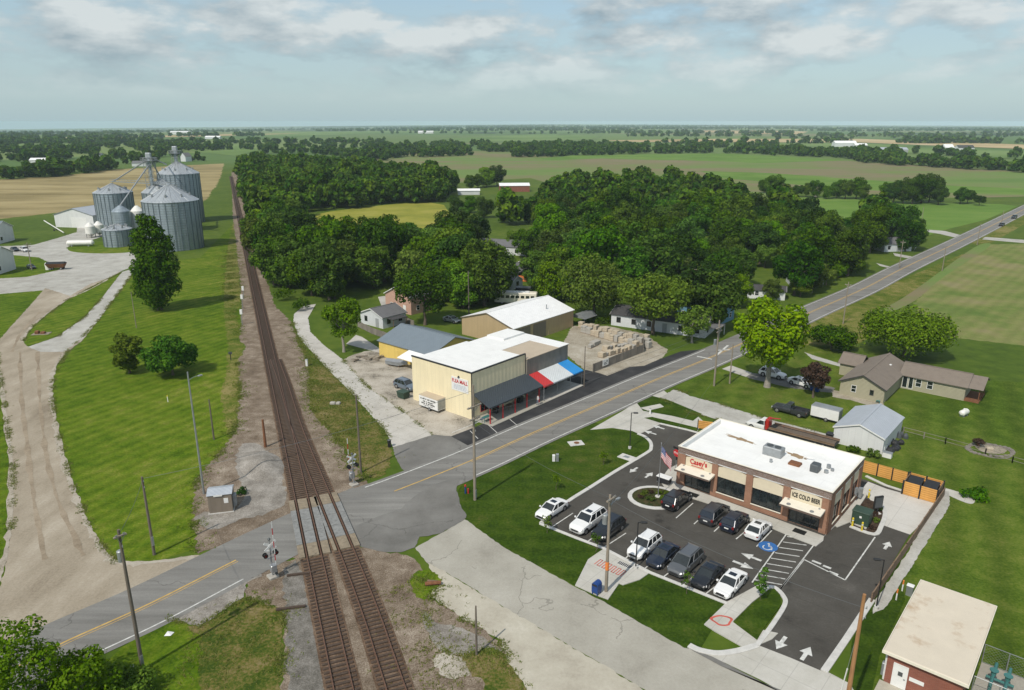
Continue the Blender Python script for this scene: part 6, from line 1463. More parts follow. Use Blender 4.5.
fo = thing('board_sign', 'orange board screen between black posts left behind the brick store', 'screen', at(698,430), R(-20)); m = MB(); m.box(0,-.04,.35,2.1,.04,1.6); m.build('panel', M['wood_orange'], fo); 
for x in (-.08,2.18): m = MB(); m.box(x-.06,-.06,0,x+.06,.06,1.75); m.build('post', M['black'], fo)
# chain link compound beside the brick pump house
def chain(label, pts, h):
    a0 = Vector(pts[0]); f = thing('chain_link_fence', label, 'fence', a0)
    for a, b in zip(pts[:-1], pts[1:]):
        a = Vector(a)-a0; b = Vector(b)-a0; n = max(1, round((b-a).length/2.2))
        for k in range(n): q = a.lerp(b, k/n); m = MB(); m.cyl((q.x,q.y,0),(q.x,q.y,h),.045,.045,6); m.build('post', M['steel'], f)
        m = MB(); m.cyl(a+Vector((0,0,h)),b+Vector((0,0,h)),.03,.03,5); m.cyl(a+Vector((0,0,.1)),b+Vector((0,0,.1)),.02,.02,5); m.build('rail', M['steel'], f)
        L_ = (b-a).length; d = (b-a).normalized(); m = MB(); st_ = .3; k = -h
        while k < L_:
            for s_ in (0,1):
                x0, x1 = (k, k+h) if s_ == 0 else (k+h, k); zz0, zz1 = 0.1, h
                t0 = max(0, (0-min(x0,x1))/h); t1 = min(1, (L_-min(x0,x1))/h)
                if t1 > t0:
                    xa, xb = min(x0,x1)+h*t0, min(x0,x1)+h*t1; za, zb = (t0*h, t1*h) if s_ == 0 else (h-t0*h, h-t1*h)
                    m.cyl(a+d*xa+Vector((0,0,max(.1,za))), a+d*xb+Vector((0,0,max(.1,zb))), .006, .006, 3, caps=False)
            k += st_
        m.build('mesh', M['steel'], f)
    b = Vector(pts[-1])-a0; m = MB(); m.cyl((b.x,b.y,0),(b.x,b.y,h),.045,.045,6); m.build('post', M['steel'], f); return f
g0 = Vector((35.6,47.1,0))+U*.05+V*6.0; cp = [g0, g0-V*0+U*3.9, g0+U*3.9-V*5.6, g0-V*5.6]
cp = [g0+V*2.4, g0+V*2.4+U*3.6, g0+U*3.6-V*2.6, g0-V*2.6]
chain('chain link compound of teal pipework beside the brick pump house', cp, 1.9)
m = MB(); m.prism([p+Vector((0,0,0)) for p in cp], 0, .05); o = m.build('pavement', M['street']); o['kind'] = 'structure'
tp = thing('pump_pipework', 'teal pipes and valves inside the chain link compound', 'pipework', g0+U*1.6+Vector((0,0,.05)), AX)
for x in (-.5,.5):
    m = MB(); m.tube([(x,-1.6,0),(x,-1.6,1.1),(x,1.4,1.1),(x,1.4,0)],.13,8); pi_ = m.build('pipe', M['teal'], tp); m = MB(); m.cyl((x,-.3,1.1),(x,-.3,1.5),.2,.2,10); m.cyl((x,-.3,1.5),(x,-.3,1.56),.34,.34,12); m.build('valve', M['teal'], pi_)
m = MB(); m.tube([(-1.0,0,.5),(1.0,0,.5)],.12,8); m.build('pipe', M['teal'], tp)
# stone yard
T0 = Pq(590,375)
panel_fence('grey plank fence with a pale sign round the stone yard', [Pq(593,372.5), Pq(643,352.5), Pq(643,343)], 1.7, 'wood_grey', 'plank_fence', 'wood_grey', 2.5)
sgn = thing('yard_sign', 'pale blue board sign hung on the grey plank fence', 'sign', Pq(605.5,367.7)-Vector((.15,.0,0))+V*0, math.atan2((Pq(643,352.5)-Pq(593,372.5)).y,(Pq(643,352.5)-Pq(593,372.5)).x)); m = MB(); m.box(-.9,-.16,.5,1.0,-.1,1.75); m.build('board', M['white'], sgn); m = MB(); m.box(-.6,-.172,1.0,.2,-.161,1.12); m.box(.3,-.172,1.15,.6,-.161,1.45); m.box(-.5,-.172,.75,.5,-.161,.85); m.build('sign_print', M['frame_dark'], sgn)
rs = random.Random(21)
def stone_stack(label, px, py, w, d, h, n, mat, rot):
    s_ = thing('stone_pallet', label, 'stone', at(px,py), rot, 'stone pallets in the yard'); m = MB(); m.box(-w/2,-d/2,0,w/2,d/2,.12); m.build('pallet', M['wood_brown'], s_); m = MB()
    for k in range(n):
        z0 = .125+(h-.12)*k/n; z1 = .12+(h-.12)*(k+1)/n-.01; j = rs.uniform(-.05,.05)
        m.bbox(-w/2+.03+j,-d/2+.03,z0,w/2-.03+j,d/2-.03,z1,.03)
    m.build('slabs', M[mat], s_)
rows_ = [((579,327),(643,343),13),((582,332),(638,347.5),12),((600,357.5),(634,348),9),((604,351.5),(631,344.5),7),((589,349),(598,343),3),((645.5,339),(648.5,350),3)]
ordn = ['first','second','third','fourth','fifth','sixth','seventh','eighth','ninth','tenth','eleventh','twelfth','thirteenth']
rown = ['the long back row of the yard, counted from the tan warehouse','the second long row of the yard, counted from the tan warehouse','the row just behind the plank fence, counted from its sign','the short row behind the fence row, counted from the sign','the loose group in the open near corner of the yard','the group outside the far end of the plank fence']
for ri_, (a, b, n) in enumerate(rows_):
    for k in range(n):
        f = (k+.5)/n; tall = ri_ in (0,1,5)
        stone_stack('%s stack in %s' % (ordn[k], rown[ri_]), a[0]+(b[0]-a[0])*f, a[1]+(b[1]-a[1])*f, rs.uniform(1.0,1.5), rs.uniform(.9,1.4), rs.uniform(1.1,1.6) if tall else rs.uniform(.6,1.2), rs.choice((2,3,5)), rs.choice(('stone','stone','stone_grey')), R(rs.uniform(-3,3))+R(49.5))
# garden rail fence behind the ranch house and small yard things
def rail_fence(label, pts, h=1.1, mat='wood_brown', step=3.0, rails=(.4,.95)):
    a0 = Vector(pts[0]); f = thing('rail_fence', label, 'fence', a0)
    for a, b in zip(pts[:-1], pts[1:]):
        a = Vector(a)-a0; b = Vector(b)-a0; n = max(1, round((b-a).length/step))
        for k in range(n+1): q = a.lerp(b,k/n); m = MB(); m.box(q.x-.06,q.y-.06,0,q.x+.06,q.y+.06,h); m.build('post', M[mat], f)
        for z in rails: m = MB(); m.cyl(a+Vector((0,0,z)),b+Vector((0,0,z)),.035,.035,5); m.build('rail', M[mat], f)
rail_fence('dark post and wire fence crossing the mown lawn behind the barn', [Pq(903,433), Pq(945,444), Pq(985,455), Pq(1012,463), Pq(1050,474)], 1.0, 'wood_grey', 3.6)
panel_fence('grey plank garden fence in front of the pale bungalow', [Pq(358,327), Pq(372,334), Pq(390,340.5)], 1.5, 'wood_grey', 'plank_fence', 'wood_grey', 2.5)
panel_fence('pale plank garden fence by the pink house', [Pq(389,318), Pq(400,320.5), Pq(414,327)], 1.5, 'wood_grey', 'plank_fence', 'wood_grey', 2.5)

# ---------------------------------------------------------------- crossing signals
M['tail_dark'] = plain('signal_lens', (.09,.008,.008), .3)
def signal(label, px, py, rot, gate=True):
    s_ = thing('crossing_signal', label, 'crossing signal', at(px,py), rot, 'crossing signals'); 
    m = MB(); m.bbox(-.5,-.5,0,.5,.5,.25,.05); m.build('foundation', M['stone_grey'], s_)
    m = MB(); m.cyl((0,0,.3),(0,0,4.4),.09,.07,10); m.build('mast', M['silver'], s_)
    m = MB(); m.bbox(-.3,-.7,.9,.3,-.12,1.7,.05); m.build('gate_motor', M['silver'], s_)
    for a in (R(35),-R(35)):
        m = MB(); T = Matrix.Translation((0,-.12,3.8)) @ Matrix.Rotation(a,4,'Y'); m.box(-.75,-.02,-.12,.75,.02,.12,0,T); 
        m.build('crossbuck', M['white'], s_).location.y = -.02 if a > 0 else -.07
    for x in (-.55,.55):
        m = MB(); m.cyl((x,-.2,2.75),(x,-.16,2.75),.25,.25,16); m.cyl((x,.16,2.75),(x,.2,2.75),.25,.25,16); m.cyl((x,-.16,2.75),(x,.16,2.75),.14,.14,12); l_ = m.build('flashing_light', M['black'], s_)
        m = MB(); m.cyl((x,-.23,2.75),(x,-.202,2.75),.12,.12,12); m.build('lens', M['tail_dark'], l_)
    m = MB(); m.tube([(-.55,0,2.75),(.55,0,2.75)],.04); m.tube([(-.4,0,2.3),(.4,0,2.3)],.05); m.build('light_bracket', M['silver'], s_)
    m = MB(); m.box(-.35,-.03,3.05,.35,.03,3.25); m.build('sign_plate', M['white'], s_)
    m = MB(); m.lathe([(.14,4.4),(.16,4.5),(.05,4.62)],10); m.build('bell', M['steel_dark'], s_)
    if gate:
        ga = None
        for k in range(7):
            m = MB(); m.box(.26,-.42,1.3+k*.75,.34,-.38,1.3+(k+1)*.75-.003); o = m.build('gate_arm', M['red'] if k % 2 else M['white'], s_)
        m = MB(); m.bbox(.14,-.6,.5,.36,-.2,1.1,.04); m.build('counterweight', M['steel_dark'], s_)
    return s_
signal('crossing signal with raised gate arm, nearest of the two, left of the tracks', 273,577, R(40))
signal('crossing signal with raised gate arm across the road, right of the tracks', 354,485, R(220))

# ---------------------------------------------------------------- small bits
def small(name, label, cat, px, py, fn, rot=0.0, z=0.0, group=None):
    t_ = thing(name, label, cat, at(px,py)+Vector((0,0,z)), rot, group); fn(t_); return t_
def part(par, name, mat, f): m = MB(); f(m); return m.build(name, M[mat], par)
small('manhole_pad', 'pale square manhole pad with a reddish lid on the corner lawn', 'manhole', 576,443.5, lambda t_: (part(t_,'slab','kerb',lambda m: m.bbox(-1.1,-.8,0,1.1,.8,.1,.03)), part(t_,'lid','rust',lambda m: m.cyl((.1,0,.1),(.1,0,.14),.4,.4,16))), R(15))
small('manhole_pad', 'pale pad beside the kerb under the corner lamp post', 'manhole', 626.5,457.5, lambda t_: (part(t_,'slab','kerb',lambda m: m.bbox(-1.1,-.75,0,1.1,.75,.1,.03)), part(t_,'lid','steel',lambda m: m.box(-.4,-.3,.1,.4,.3,.13))), AX)
small('drain_grate', 'dark drain grate on the pavement by the red zigzag', 'drain', 625,566, lambda t_: (part(t_,'frame','kerb',lambda m: m.bbox(-.9,-.35,0,.9,.35,.03,.01)), part(t_,'grille','frame_dark',lambda m: [m.box(-.8+k*.2,-.28,.031,-.68+k*.2,.28,.045) for k in range(8)])), AX, .10)
small('utility_pedestal', 'pair of small white utility boxes on the corner lawn', 'utility box', 555.5,461, lambda t_: (part(t_,'box','white',lambda m: m.bbox(-.45,-.2,0,-.05,.2,.95,.04)), part(t_,'box','steel',lambda m: m.bbox(.05,-.2,0,.45,.2,1.1,.04))))
small('utility_pedestal', 'small white marker post on the driveway lawn strip', 'utility box', 650,414, lambda t_: (part(t_,'post','white',lambda m: m.bbox(-.12,-.12,0,.12,.12,.95,.03)), part(t_,'cap','steel',lambda m: m.bbox(-.14,-.14,.95,.14,.14,1.0,.02))))
small('paper_litter', 'crumpled white sheet on the grass by the leaning pole', 'litter', 169,634.5, lambda t_: part(t_,'sheet','white',lambda m: m.add([(-.35,-.25,.03),(.3,-.3,.1),(.38,.28,.04),(-.25,.33,.12),(0,0,.16)],[(0,1,4),(1,2,4),(2,3,4),(3,0,4)])))
small('utility_pedestal', 'small white post among the bottom left thicket', 'utility box', 134,676, lambda t_: (part(t_,'post','white',lambda m: m.bbox(-.1,-.1,0,.1,.1,1.1,.03)), part(t_,'cap','steel',lambda m: m.bbox(-.12,-.12,1.1,.12,.12,1.15,.02))))
small('utility_pedestal', 'short black bin post at the bottom of the concrete alley', 'bin', 389.5,447, lambda t_: (part(t_,'body','black',lambda m: m.cyl((0,0,0),(0,0,1.1),.24,.28,10)), part(t_,'cap','steel_dark',lambda m: m.cyl((0,0,1.1),(0,0,1.18),.3,.2,10))))
small('utility_pedestal', 'white relay post on the grass beside the upper tracks', 'utility box', 307,366, lambda t_: (part(t_,'post','white',lambda m: m.bbox(-.2,-.2,0,.2,.2,1.3,.04)), part(t_,'cap','steel',lambda m: m.bbox(-.23,-.23,1.3,.23,.23,1.38,.03))))
small('stone_block', 'pair of pale blocks lying on the dry grass by the brown pole', 'stone', 335,404, lambda t_: (part(t_,'block','stone_grey',lambda m: m.bbox(-.8,-.4,0,.1,.3,.4,.1)), part(t_,'block','stone_grey',lambda m: m.bbox(.2,-.4,0,.9,.4,.35,.1))))
small('switch_stand', 'dark switch stand beside the tracks on the left lawn edge', 'switch stand', 231,360, lambda t_: (part(t_,'stand','frame_dark',lambda m: m.cyl((0,0,0),(0,0,1.5),.1,.08,8)), part(t_,'target','steel_dark',lambda m: m.box(-.35,-.03,1.2,.35,.03,1.7))))
for k, (x, y) in enumerate(((243,309),(242.5,325),(244,300))):
    small('signal_mast', ('middle','nearest','furthest')[k]+' of the three white signal masts left of the tracks', 'signal', x,y, lambda t_: (part(t_,'mast','silver',lambda m: m.cyl((0,0,0),(0,0,3.8),.08,.07,8)), part(t_,'head','white',lambda m: m.bbox(-.3,-.15,2.6,.3,.15,3.7,.05))), group='white signal masts by the tracks')
small('wood_pallet', 'pallet of dark machine parts on the grass between the two drives', 'pallet', 41.5,334, lambda t_: (part(t_,'pallet','wood_pole_pale',lambda m: m.bbox(-1.8,-1.0,0,1.8,1.0,.15,.02)), part(t_,'machine_part','rust',lambda m: (m.bbox(-1.2,-.5,.16,-.4,.5,.8,.1), m.bbox(0,-.6,.16,.9,.3,.6,.1)))), R(10))
small('marker_post', 'white marker stake on the left lawn', 'marker', 168,402, lambda t_: (part(t_,'stake','white',lambda m: m.box(-.05,-.05,0,.05,.05,1.0)), part(t_,'cap','yellow',lambda m: m.box(-.06,-.06,1.0,.06,.06,1.2))))
for k, (x, y) in enumerate(((896,600),(902,591))):
    small('marker_post', 'orange and white marker post beside the brick pump house, '+('nearer','further')[k]+' one', 'marker', x,y, lambda t_: (part(t_,'post','white',lambda m: m.cyl((0,0,0),(0,0,.8),.07,.07,8)), part(t_,'top','orange',lambda m: m.cyl((0,0,.8),(0,0,1.25),.075,.07,8))), group='orange and white marker posts')
small('utility_pedestal', 'grey utility box at the back corner of the brick pump house', 'utility box', 909,595, lambda t_: (part(t_,'box','steel',lambda m: m.bbox(-.3,-.25,0,.3,.25,1.1,.04)), part(t_,'lid','white',lambda m: m.bbox(-.33,-.28,1.1,.33,.28,1.16,.03))), AX)
small('propane_tank', 'small white propane tank on the lawn beside the ranch house porch', 'tank', 963.5,416, lambda t_: (part(t_,'body','tank_white',lambda m: (m.cyl((-.75,0,.65),(.75,0,.65),.48,.48,14), m.cyl((.75,0,.65),(1.0,0,.65),.48,.2,14), m.cyl((-.75,0,.65),(-1.0,0,.65),.48,.2,14))), part(t_,'dome','tank_white',lambda m: m.cyl((0,0,1.1),(0,0,1.28),.2,.18,10)), [part(t_,'leg','steel',lambda m, x=x: m.box(x-.08,-.35,0,x+.08,.35,.25)) for x in (-.5,.5)]), R(35))
small('flower_bush', 'reddish flowering shrub at the edge of the stone planting bed', 'shrub', 977,447, lambda t_: (part(t_,'stem','bark',lambda m: m.cyl((0,0,0),(0,0,.9),.05,.03,6)), None))
fb = bush('reddish shrub crown over the planting bed on the back lawn', 977,447,.9,1.7,'plum',260,.22)
for k in range(14):
    a = 2*PI*k/14; c_ = at(990,450.5); 
rg = thing('stone_ring', 'ring of pale edging stones round the planting bed', 'stone edging', at(990,450.5)); 
m = MB(); rr_ = random.Random(5)
for k in range(26):
    a = 2*PI*k/26; x, y = 2.7*math.cos(a)*1.15, 2.0*math.sin(a); s_ = rr_.uniform(.2,.32); m.bbox(x-s_,y-s_,0,x+s_,y+s_,rr_.uniform(.10,.2),.05)
m.lathe([(2.75,0),(2.75,.08),(2.55,.08),(2.55,0)],26); m.build('edging', M['wood_grey'], rg)
m = MB(); m.bbox(-.5,-.3,0,.4,.3,.5,.12); m.build('centre_stone', M['stone'], rg)
for k, (x, y, mt) in enumerate(((811.5,390.5,'blue'),(816.5,392.2,'blue'))):
    small('wheelie_bin', ('left','right')[k]+' of the two blue bins against the ranch house gable', 'bin', x+.5,y-.3 if k else y, lambda t_: (part(t_,'body',mt,lambda m: m.loft([[(-.26,-.28,.1),(.26,-.28,.1),(.26,.28,.1),(-.26,.28,.1)],[(-.33,-.36,1.0),(.33,-.36,1.0),(.33,.36,1.0),(-.33,.36,1.0)]])), part(t_,'lid','frame_dark',lambda m: m.bbox(-.36,-.4,1.0,.36,.38,1.08,.03)), part(t_,'wheel','rubber',lambda m: m.cyl((-.3,.34,.12),(.3,.34,.12),.12,.12,10))), AX, group='blue bins by the ranch house')
small('garden_junk', 'small green garden chair by the near gable of the ranch house', 'chair', 878,403, lambda t_: (part(t_,'seat','teal',lambda m: m.bbox(-.3,-.3,.4,.3,.3,.46,.02)), part(t_,'backrest','teal',lambda m: m.box(-.3,.27,.46,.3,.32,1.0)), [part(t_,'leg','teal',lambda m, x=x, y=y: m.box(x-.03,y-.03,0,x+.03,y+.03,.4)) for x in (-.26,.26) for y in (-.26,.26)]), AX)
for k, (x, y, w_, h_, mt, lab) in enumerate(((899,444,1.3,.8,'black','black tarpaulin heap right of the barn door'),(893,449,1.6,.6,'frame_dark','flat dark heap of plastic in front of the barn side'),(900,437,1.0,.9,'steel_dark','dark junk heap by the far corner of the barn'))):
    def heap(t_, w_=w_, h_=h_, mt=mt, k=k):
        r = random.Random(k+40)
        for q in range(4): part(t_, 'sack', mt, lambda m: m.lathe([(.0,0),(w_*r.uniform(.3,.45),.05),(w_*r.uniform(.3,.4),h_*.5),(w_*.2,h_*.85),(.0,h_)], 9, 0, (r.uniform(-.7,.7)*w_, r.uniform(-.6,.6)*w_, 0)))
    small('junk_heap', lab, 'junk', x, y, heap, group='dark heaps beside the barn')
small('white_chair', 'white plastic crate at the barn corner', 'crate', 887,457, lambda t_: (part(t_,'body','white',lambda m: m.bbox(-.6,-.4,0,.6,.4,.7,.04)), part(t_,'lid','steel',lambda m: m.bbox(-.62,-.42,.7,.62,.42,.75,.02))), AX)
small('wheelie_bin', 'black bin beside the white barn gable and the flatbed trailer', 'bin', 829.5,441, lambda t_: (part(t_,'body','black',lambda m: m.loft([[(-.4,-.4,.1),(.4,-.4,.1),(.4,.4,.1),(-.4,.4,.1)],[(-.5,-.5,1.2),(.5,-.5,1.2),(.5,.5,1.2),(-.5,.5,1.2)]])), part(t_,'lid','frame_dark',lambda m: m.bbox(-.53,-.53,1.2,.53,.53,1.3,.03))), AX)
small('dumpster', 'green dumpster against the end of the yellow shop wall', 'dumpster', 403.5,398, lambda t_: (part(t_,'body','green_box',lambda m: m.loft([[(-.8,-.6,.15),(.8,-.6,.15),(.8,.6,.15),(-.8,.6,.15)],[(-.9,-.75,1.2),(.9,-.75,1.2),(.9,.75,1.2),(-.9,.75,1.2)]])), part(t_,'lid','green_box',lambda m: m.bbox(-.93,-.78,1.21,.93,.78,1.3,.04))), AX)
small('boat', 'grey covered boat hull lying beside the yellow shed', 'boat', 397,366, lambda t_: (part(t_,'hull','steel',lambda m: m.loft([[(-2.2,-.7,.35),(-2.2,.7,.35),(-2.2,.75,1.0),(-2.2,-.75,1.0)],[(.8,-.75,.35),(.8,.75,.35),(.8,.85,1.05),(.8,-.85,1.05)],[(2.4,-.1,.7),(2.4,.1,.7),(2.4,.12,1.15),(2.4,-.12,1.15)]])), part(t_,'cover','silver',lambda m: m.loft([[(-2.25,-.8,1.0),(-2.25,.8,1.0),(-2.25,.05,1.35),(-2.25,-.05,1.35)],[(.8,-.9,1.06),(.8,.9,1.06),(.8,.05,1.5),(.8,-.05,1.5)],[(2.4,-.14,1.16),(2.4,.14,1.16),(2.4,.03,1.25),(2.4,-.03,1.25)]])), part(t_,'cradle','wood_brown',lambda m: (m.box(-1.5,-.6,0,-1.3,.6,.34), m.box(.6,-.6,0,.8,.6,.34)))), R(-25))
for k, (x, y, s_) in enumerate(((362,358,1.0),(372,360,1.2),(380,358.5,.8),(356,361.5,.7))):
    def rub(t_, s_=s_, k=k):
        r = random.Random(k+90)
        for q in range(5): part(t_, 'timber', 'wood_pole_pale', lambda m: m.box(-1.2*s_,-.1,.06+.1*q,1.2*s_,.1,.14+.1*q,0,Matrix.Rotation(r.uniform(-.9,.9),4,'Z')))
    small('timber_heap', ('first','second','third','last')[k]+' heap of weathered timber from the left of the yellow shed front', 'timber', x, y, rub, R(20*k), group='timber heaps before the yellow shed')
small('covered_carport', 'grey green tarpaulin shelter between the tan warehouse and the stone yard', 'shelter', 584,323, lambda t_: (part(t_,'cover','steel',lambda m: m.loft([[(-2,-2.5,1.7),(2,-2.5,1.7),(0.8,-2.5,2.6),(-.8,-2.5,2.6)],[(-2,2.5,1.7),(2,2.5,1.7),(.8,2.5,2.6),(-.8,2.5,2.6)]])), [part(t_,'leg','steel_dark',lambda m, x=x, y=y: m.box(x-.05,y-.05,0,x+.05,y+.05,1.7)) for x in (-1.8,1.8) for y in (-2.3,2.3)]), AX)
small('gravel_heap', 'low pale gravel heap beside the tracks uphill of the railway hut', 'gravel heap', 262,466, lambda t_: part(t_,'heap','gravel_grey',lambda m: m.lathe([(3.6,0),(2.9,.25),(1.6,.7),(.6,.95),(.01,1.0)],18)), R(30))
o = [q for q in bpy.data.objects if q.name.startswith('gravel_heap') and q.type == 'EMPTY'][0]; o.scale = (.8,1.5,1)
for k, (x, y) in enumerate(((283,580),(281,610))):
    small('wooden_sleeper', 'loose dark sleeper lying left of the tracks, '+('by the crossing','further down')[k], 'sleeper', x+18-k*8, y-5+k*4, lambda t_: part(t_,'beam','sleeper',lambda m: m.bbox(-1.4,-.13,.0,1.4,.13,.2,.02)), R(12), .05, group='loose sleepers')
small('barrel', 'red barrel heap of brush beside the gravel on the grass tuft', 'debris', 433,586, lambda t_: (part(t_,'log','rust',lambda m: m.cyl((-.8,0,.25),(.8,.2,.3),.22,.2,8)), part(t_,'log','wood_brown',lambda m: m.cyl((-.6,.5,.2),(.7,.3,.25),.18,.16,8))))
# ---------------------------------------------------------------- vehicles
for n_, c_, fl_ in (('paint_white',(.74,.74,.73),0),('paint_black',(.010,.011,.014),.1),('paint_charcoal',(.045,.048,.055),.3),('paint_grey',(.15,.155,.16),.5),('paint_navy',(.012,.018,.035),.2),('paint_silver',(.42,.43,.44),.5),('paint_bluegrey',(.16,.20,.25),.4),('paint_red',(.40,.02,.02),0)): M[n_] = paint(n_, c_, fl_)
M['lamp_glass'] = paint('lamp_glass', (.65,.66,.66)); M['tail_lens'] = paint('tail_lens', (.20,.010,.010)); M['rim'] = plain('rim', (.42,.42,.43), .35, .7); _t = NT('car_glass'); M['car_glass'] = _t.done((.014,.018,.020), .04, 0, spec=.9); M['plastic'] = plain('car_plastic', (.025,.025,.027), .6)
#       L    W    zb   hood  belt  roof  x: nose hood-end(ws base) roof-front roof-rear rear-glass-base tail  tailtop
CAR = {
 'sedan':   (4.75,1.82,.20,.86,.93,1.44,  .95,  .15,-1.05,-1.80, .98),
 'hatch':   (4.35,1.80,.20,.90,.96,1.50,  .92,  .22,-1.25,-1.95, .99),
 'suv':     (4.85,1.92,.25,1.02,1.10,1.74,.95,  .30,-1.75,-2.25,1.12),
 'big_suv': (5.45,2.02,.28,1.10,1.18,1.86,1.05, .40,-2.05,-2.55,1.20),
 'minivan': (5.10,1.98,.20,.98,1.06,1.76, 1.35, .45,-1.95,-2.40,1.08),
}
def car(label, x, y, kind, pm, heading, s=1.0, group=None, name='parked_car', cat='car', roof=None):
    L_, W_, zb, hh, zbelt, zr, xw, xrf, xrr, xg, zt = CAR[kind]; hl = L_/2
    t_ = thing(name, label, cat, at(x, y), math.atan2(heading.y, heading.x), group); t_.location.z = .05
    hw = W_/2
    def ring(xx, w, z0, zt_, crown=.03):
        return [(xx,-w*.86,z0),(xx,-w,z0+.16),(xx,-w*1.0,zt_*.62),(xx,-w*.955,zt_-.05),(xx,-w*.80,zt_),(xx,0,zt_+crown),(xx,w*.80,zt_),(xx,w*.955,zt_-.05),(xx,w,zt_*.62),(xx,w,z0+.16),(xx,w*.86,z0)]
    st_ = [(-hl,hw*.80,zb+.14,zt-.20),(-hl+.07,hw*.90,zb+.05,zt-.05),(-hl+.30,hw*.985,zb,zt+.0),(xg,hw,zb,max(zt,zbelt-.02)),(xrr,hw,zb,zbelt+.01),(0,hw,zb,zbelt),(xw-.1,hw,zb,zbelt-.01),(xw+.25,hw*.995,zb,hh+.02),(hl-.55,hw*.97,zb,hh-.06),(hl-.20,hw*.90,zb+.02,hh-.16),(hl-.05,hw*.78,zb+.08,hh-.28),(hl,hw*.68,zb+.16,hh-.40)]
    m = MB(); m.loft([ring(*q) for q in st_]); 
    bd = m.build('body', M[pm], t_, smooth=False)
    md = bd.modifiers.new('bevel', 'BEVEL'); md.width = .035; md.segments = 2; md.limit_method = 'ANGLE'; md.angle_limit = R(22)
    # cabin glass and roof
    ti = .16
    base = [(xg-.02,-hw*.90,zbelt-.05),(xw+.05,-hw*.90,zbelt-.05),(xw+.05,hw*.90,zbelt-.05),(xg-.02,hw*.90,zbelt-.05)]
    topq = [(xrr,-hw*.74,zr-.05),(xrf,-hw*.74,zr-.05),(xrf,hw*.74,zr-.05),(xrr,hw*.74,zr-.05)]
    m = MB(); m.loft([base, topq]); m.build('windows', M['car_glass'], t_)
    rm = roof or pm; m = MB()
    e = .05; m.loft([[(xrr-e,-hw*.755,zr-.075),(xrf+e,-hw*.755,zr-.075),(xrf+e,hw*.755,zr-.075),(xrr-e,hw*.755,zr-.075)],[(xrr-e,-hw*.75,zr-.03),(xrf+e,-hw*.75,zr-.03),(xrf+e,hw*.75,zr-.03),(xrr-e,hw*.75,zr-.03)],[(xrr+.12,-hw*.62,zr+.01),(xrf-.15,-hw*.62,zr+.01),(xrf-.15,hw*.62,zr+.01),(xrr+.12,hw*.62,zr+.01)]])
    ro = m.build('roof', M[rm], t_)
    if kind in ('suv','big_suv','minivan'):
        m = MB(); m.cyl((xrr+.15,-hw*.66,zr+.04),(xrf-.25,-hw*.66,zr+.04),.025,.025,6); m.build('roof_rail', M['plastic'], ro); m = MB(); m.cyl((xrr+.15,hw*.66,zr+.04),(xrf-.25,hw*.66,zr+.04),.025,.025,6); m.build('roof_rail', M['plastic'], ro)
    if kind in ('sedan','big_suv','hatch'): m = MB(); m.box(xrf-.85,-.38,zr+.008,xrf-.25,.38,zr+.016); m.build('sunroof', M['car_glass'], ro)
    def pil(a, b, w_=.05): m = MB(); m.cyl(a, b, w_, w_*.9, 6); m.build('pillar', M[pm], t_)
    for sd in (-1,1):
        yb, yt = sd*hw*.905, sd*hw*.75
        pil((xw+.05,yb,zbelt-.04),(xrf+.02,yt,zr-.06)); pil((xg,yb,zbelt-.04),(xrr,yt,zr-.06),.075)
        for f in ((.42,) if kind == 'sedan' else (.36,.68)):
            xb = xw+(xg-xw)*f; xt = xrf+(xrr-xrf)*f; pil((xb,yb,zbelt-.04),(xt,yt,zr-.06),.045)
    # wheels with dark arches
    r_ = .34 if kind in ('sedan','hatch','minivan') else .39
    for wx in (hl-.92, -hl+.95):
        
        for sd in (-1,1): m = MB(); m.cyl((wx,sd*(hw-.02),r_+.01),(wx,sd*(hw+.006),r_+.01),r_+.07,r_+.07,18); m.build('wheel_arch', M['plastic'], t_)
        for sd in (-1,1):
            m = MB(); m.cyl((wx,sd*(hw-.2),r_),(wx,sd*(hw+.012),r_),r_,r_,18); wl = m.build('wheel', M['rubber'], t_)
            m = MB(); m.cyl((wx,sd*(hw+.013),r_),(wx,sd*(hw+.022),r_),r_*.62,r_*.58,14); m.build('rim', M['rim'], wl)
    for sd in (-1,1):
        m = MB(); m.loft([[(hl-.42,sd*hw*.985,hh-.22),(hl-.08,sd*hw*.70,hh-.30),(hl-.08,sd*hw*.70,hh-.40),(hl-.42,sd*hw*.99,hh-.36)],[(hl-.46,sd*hw*.90,hh-.13),(hl-.12,sd*hw*.60,hh-.235),(hl-.03,sd*hw*.66,hh-.40),(hl-.40,sd*hw*.93,hh-.36)]]); m.build('headlight', M['lamp_glass'], t_)
        m = MB(); z0 = zt-.32 if kind in ('sedan','hatch') else zt-.30; z1 = z0+.14 if kind in ('sedan','hatch') else zt-.02
        m.box(-hl-.01,sd*hw*.92-.0 if sd < 0 else sd*hw*.68,z0,-hl+.12,sd*hw*.68 if sd < 0 else sd*hw*.92,z1); m.build('taillight', M['tail_lens'], t_)
        m = MB(); m.bbox(xw-.12,sd*(hw+.11)-.10,zbelt-.02,xw+.06,sd*(hw+.11)+.10,zbelt+.14,.03); m.build('mirror', M[pm], t_)
    m = MB(); m.box(hl-.03,-hw*.45,zb+.22,hl+.015,hw*.45,zb+.44); m.box(hl-.03,-hw*.55,hh-.46,hl+.012,hw*.55,hh-.40); m.build('grille', M['plastic'], t_)
    m = MB(); m.box(-hl-.02,-.26,zb+.42,-hl+.06,.26,zb+.56); m.build('number_plate', M['white'], t_)
    m = MB(); m.box(-hl+.02,-hw*.8,zb+.0,-hl+.2,hw*.8,zb+.16); m.build('bumper_trim', M['plastic'], t_)
    t_.scale = (s,s,s); return t_
ROW1 = 'cars parked facing the lawn'; ROW2 = 'cars parked facing the brick store'
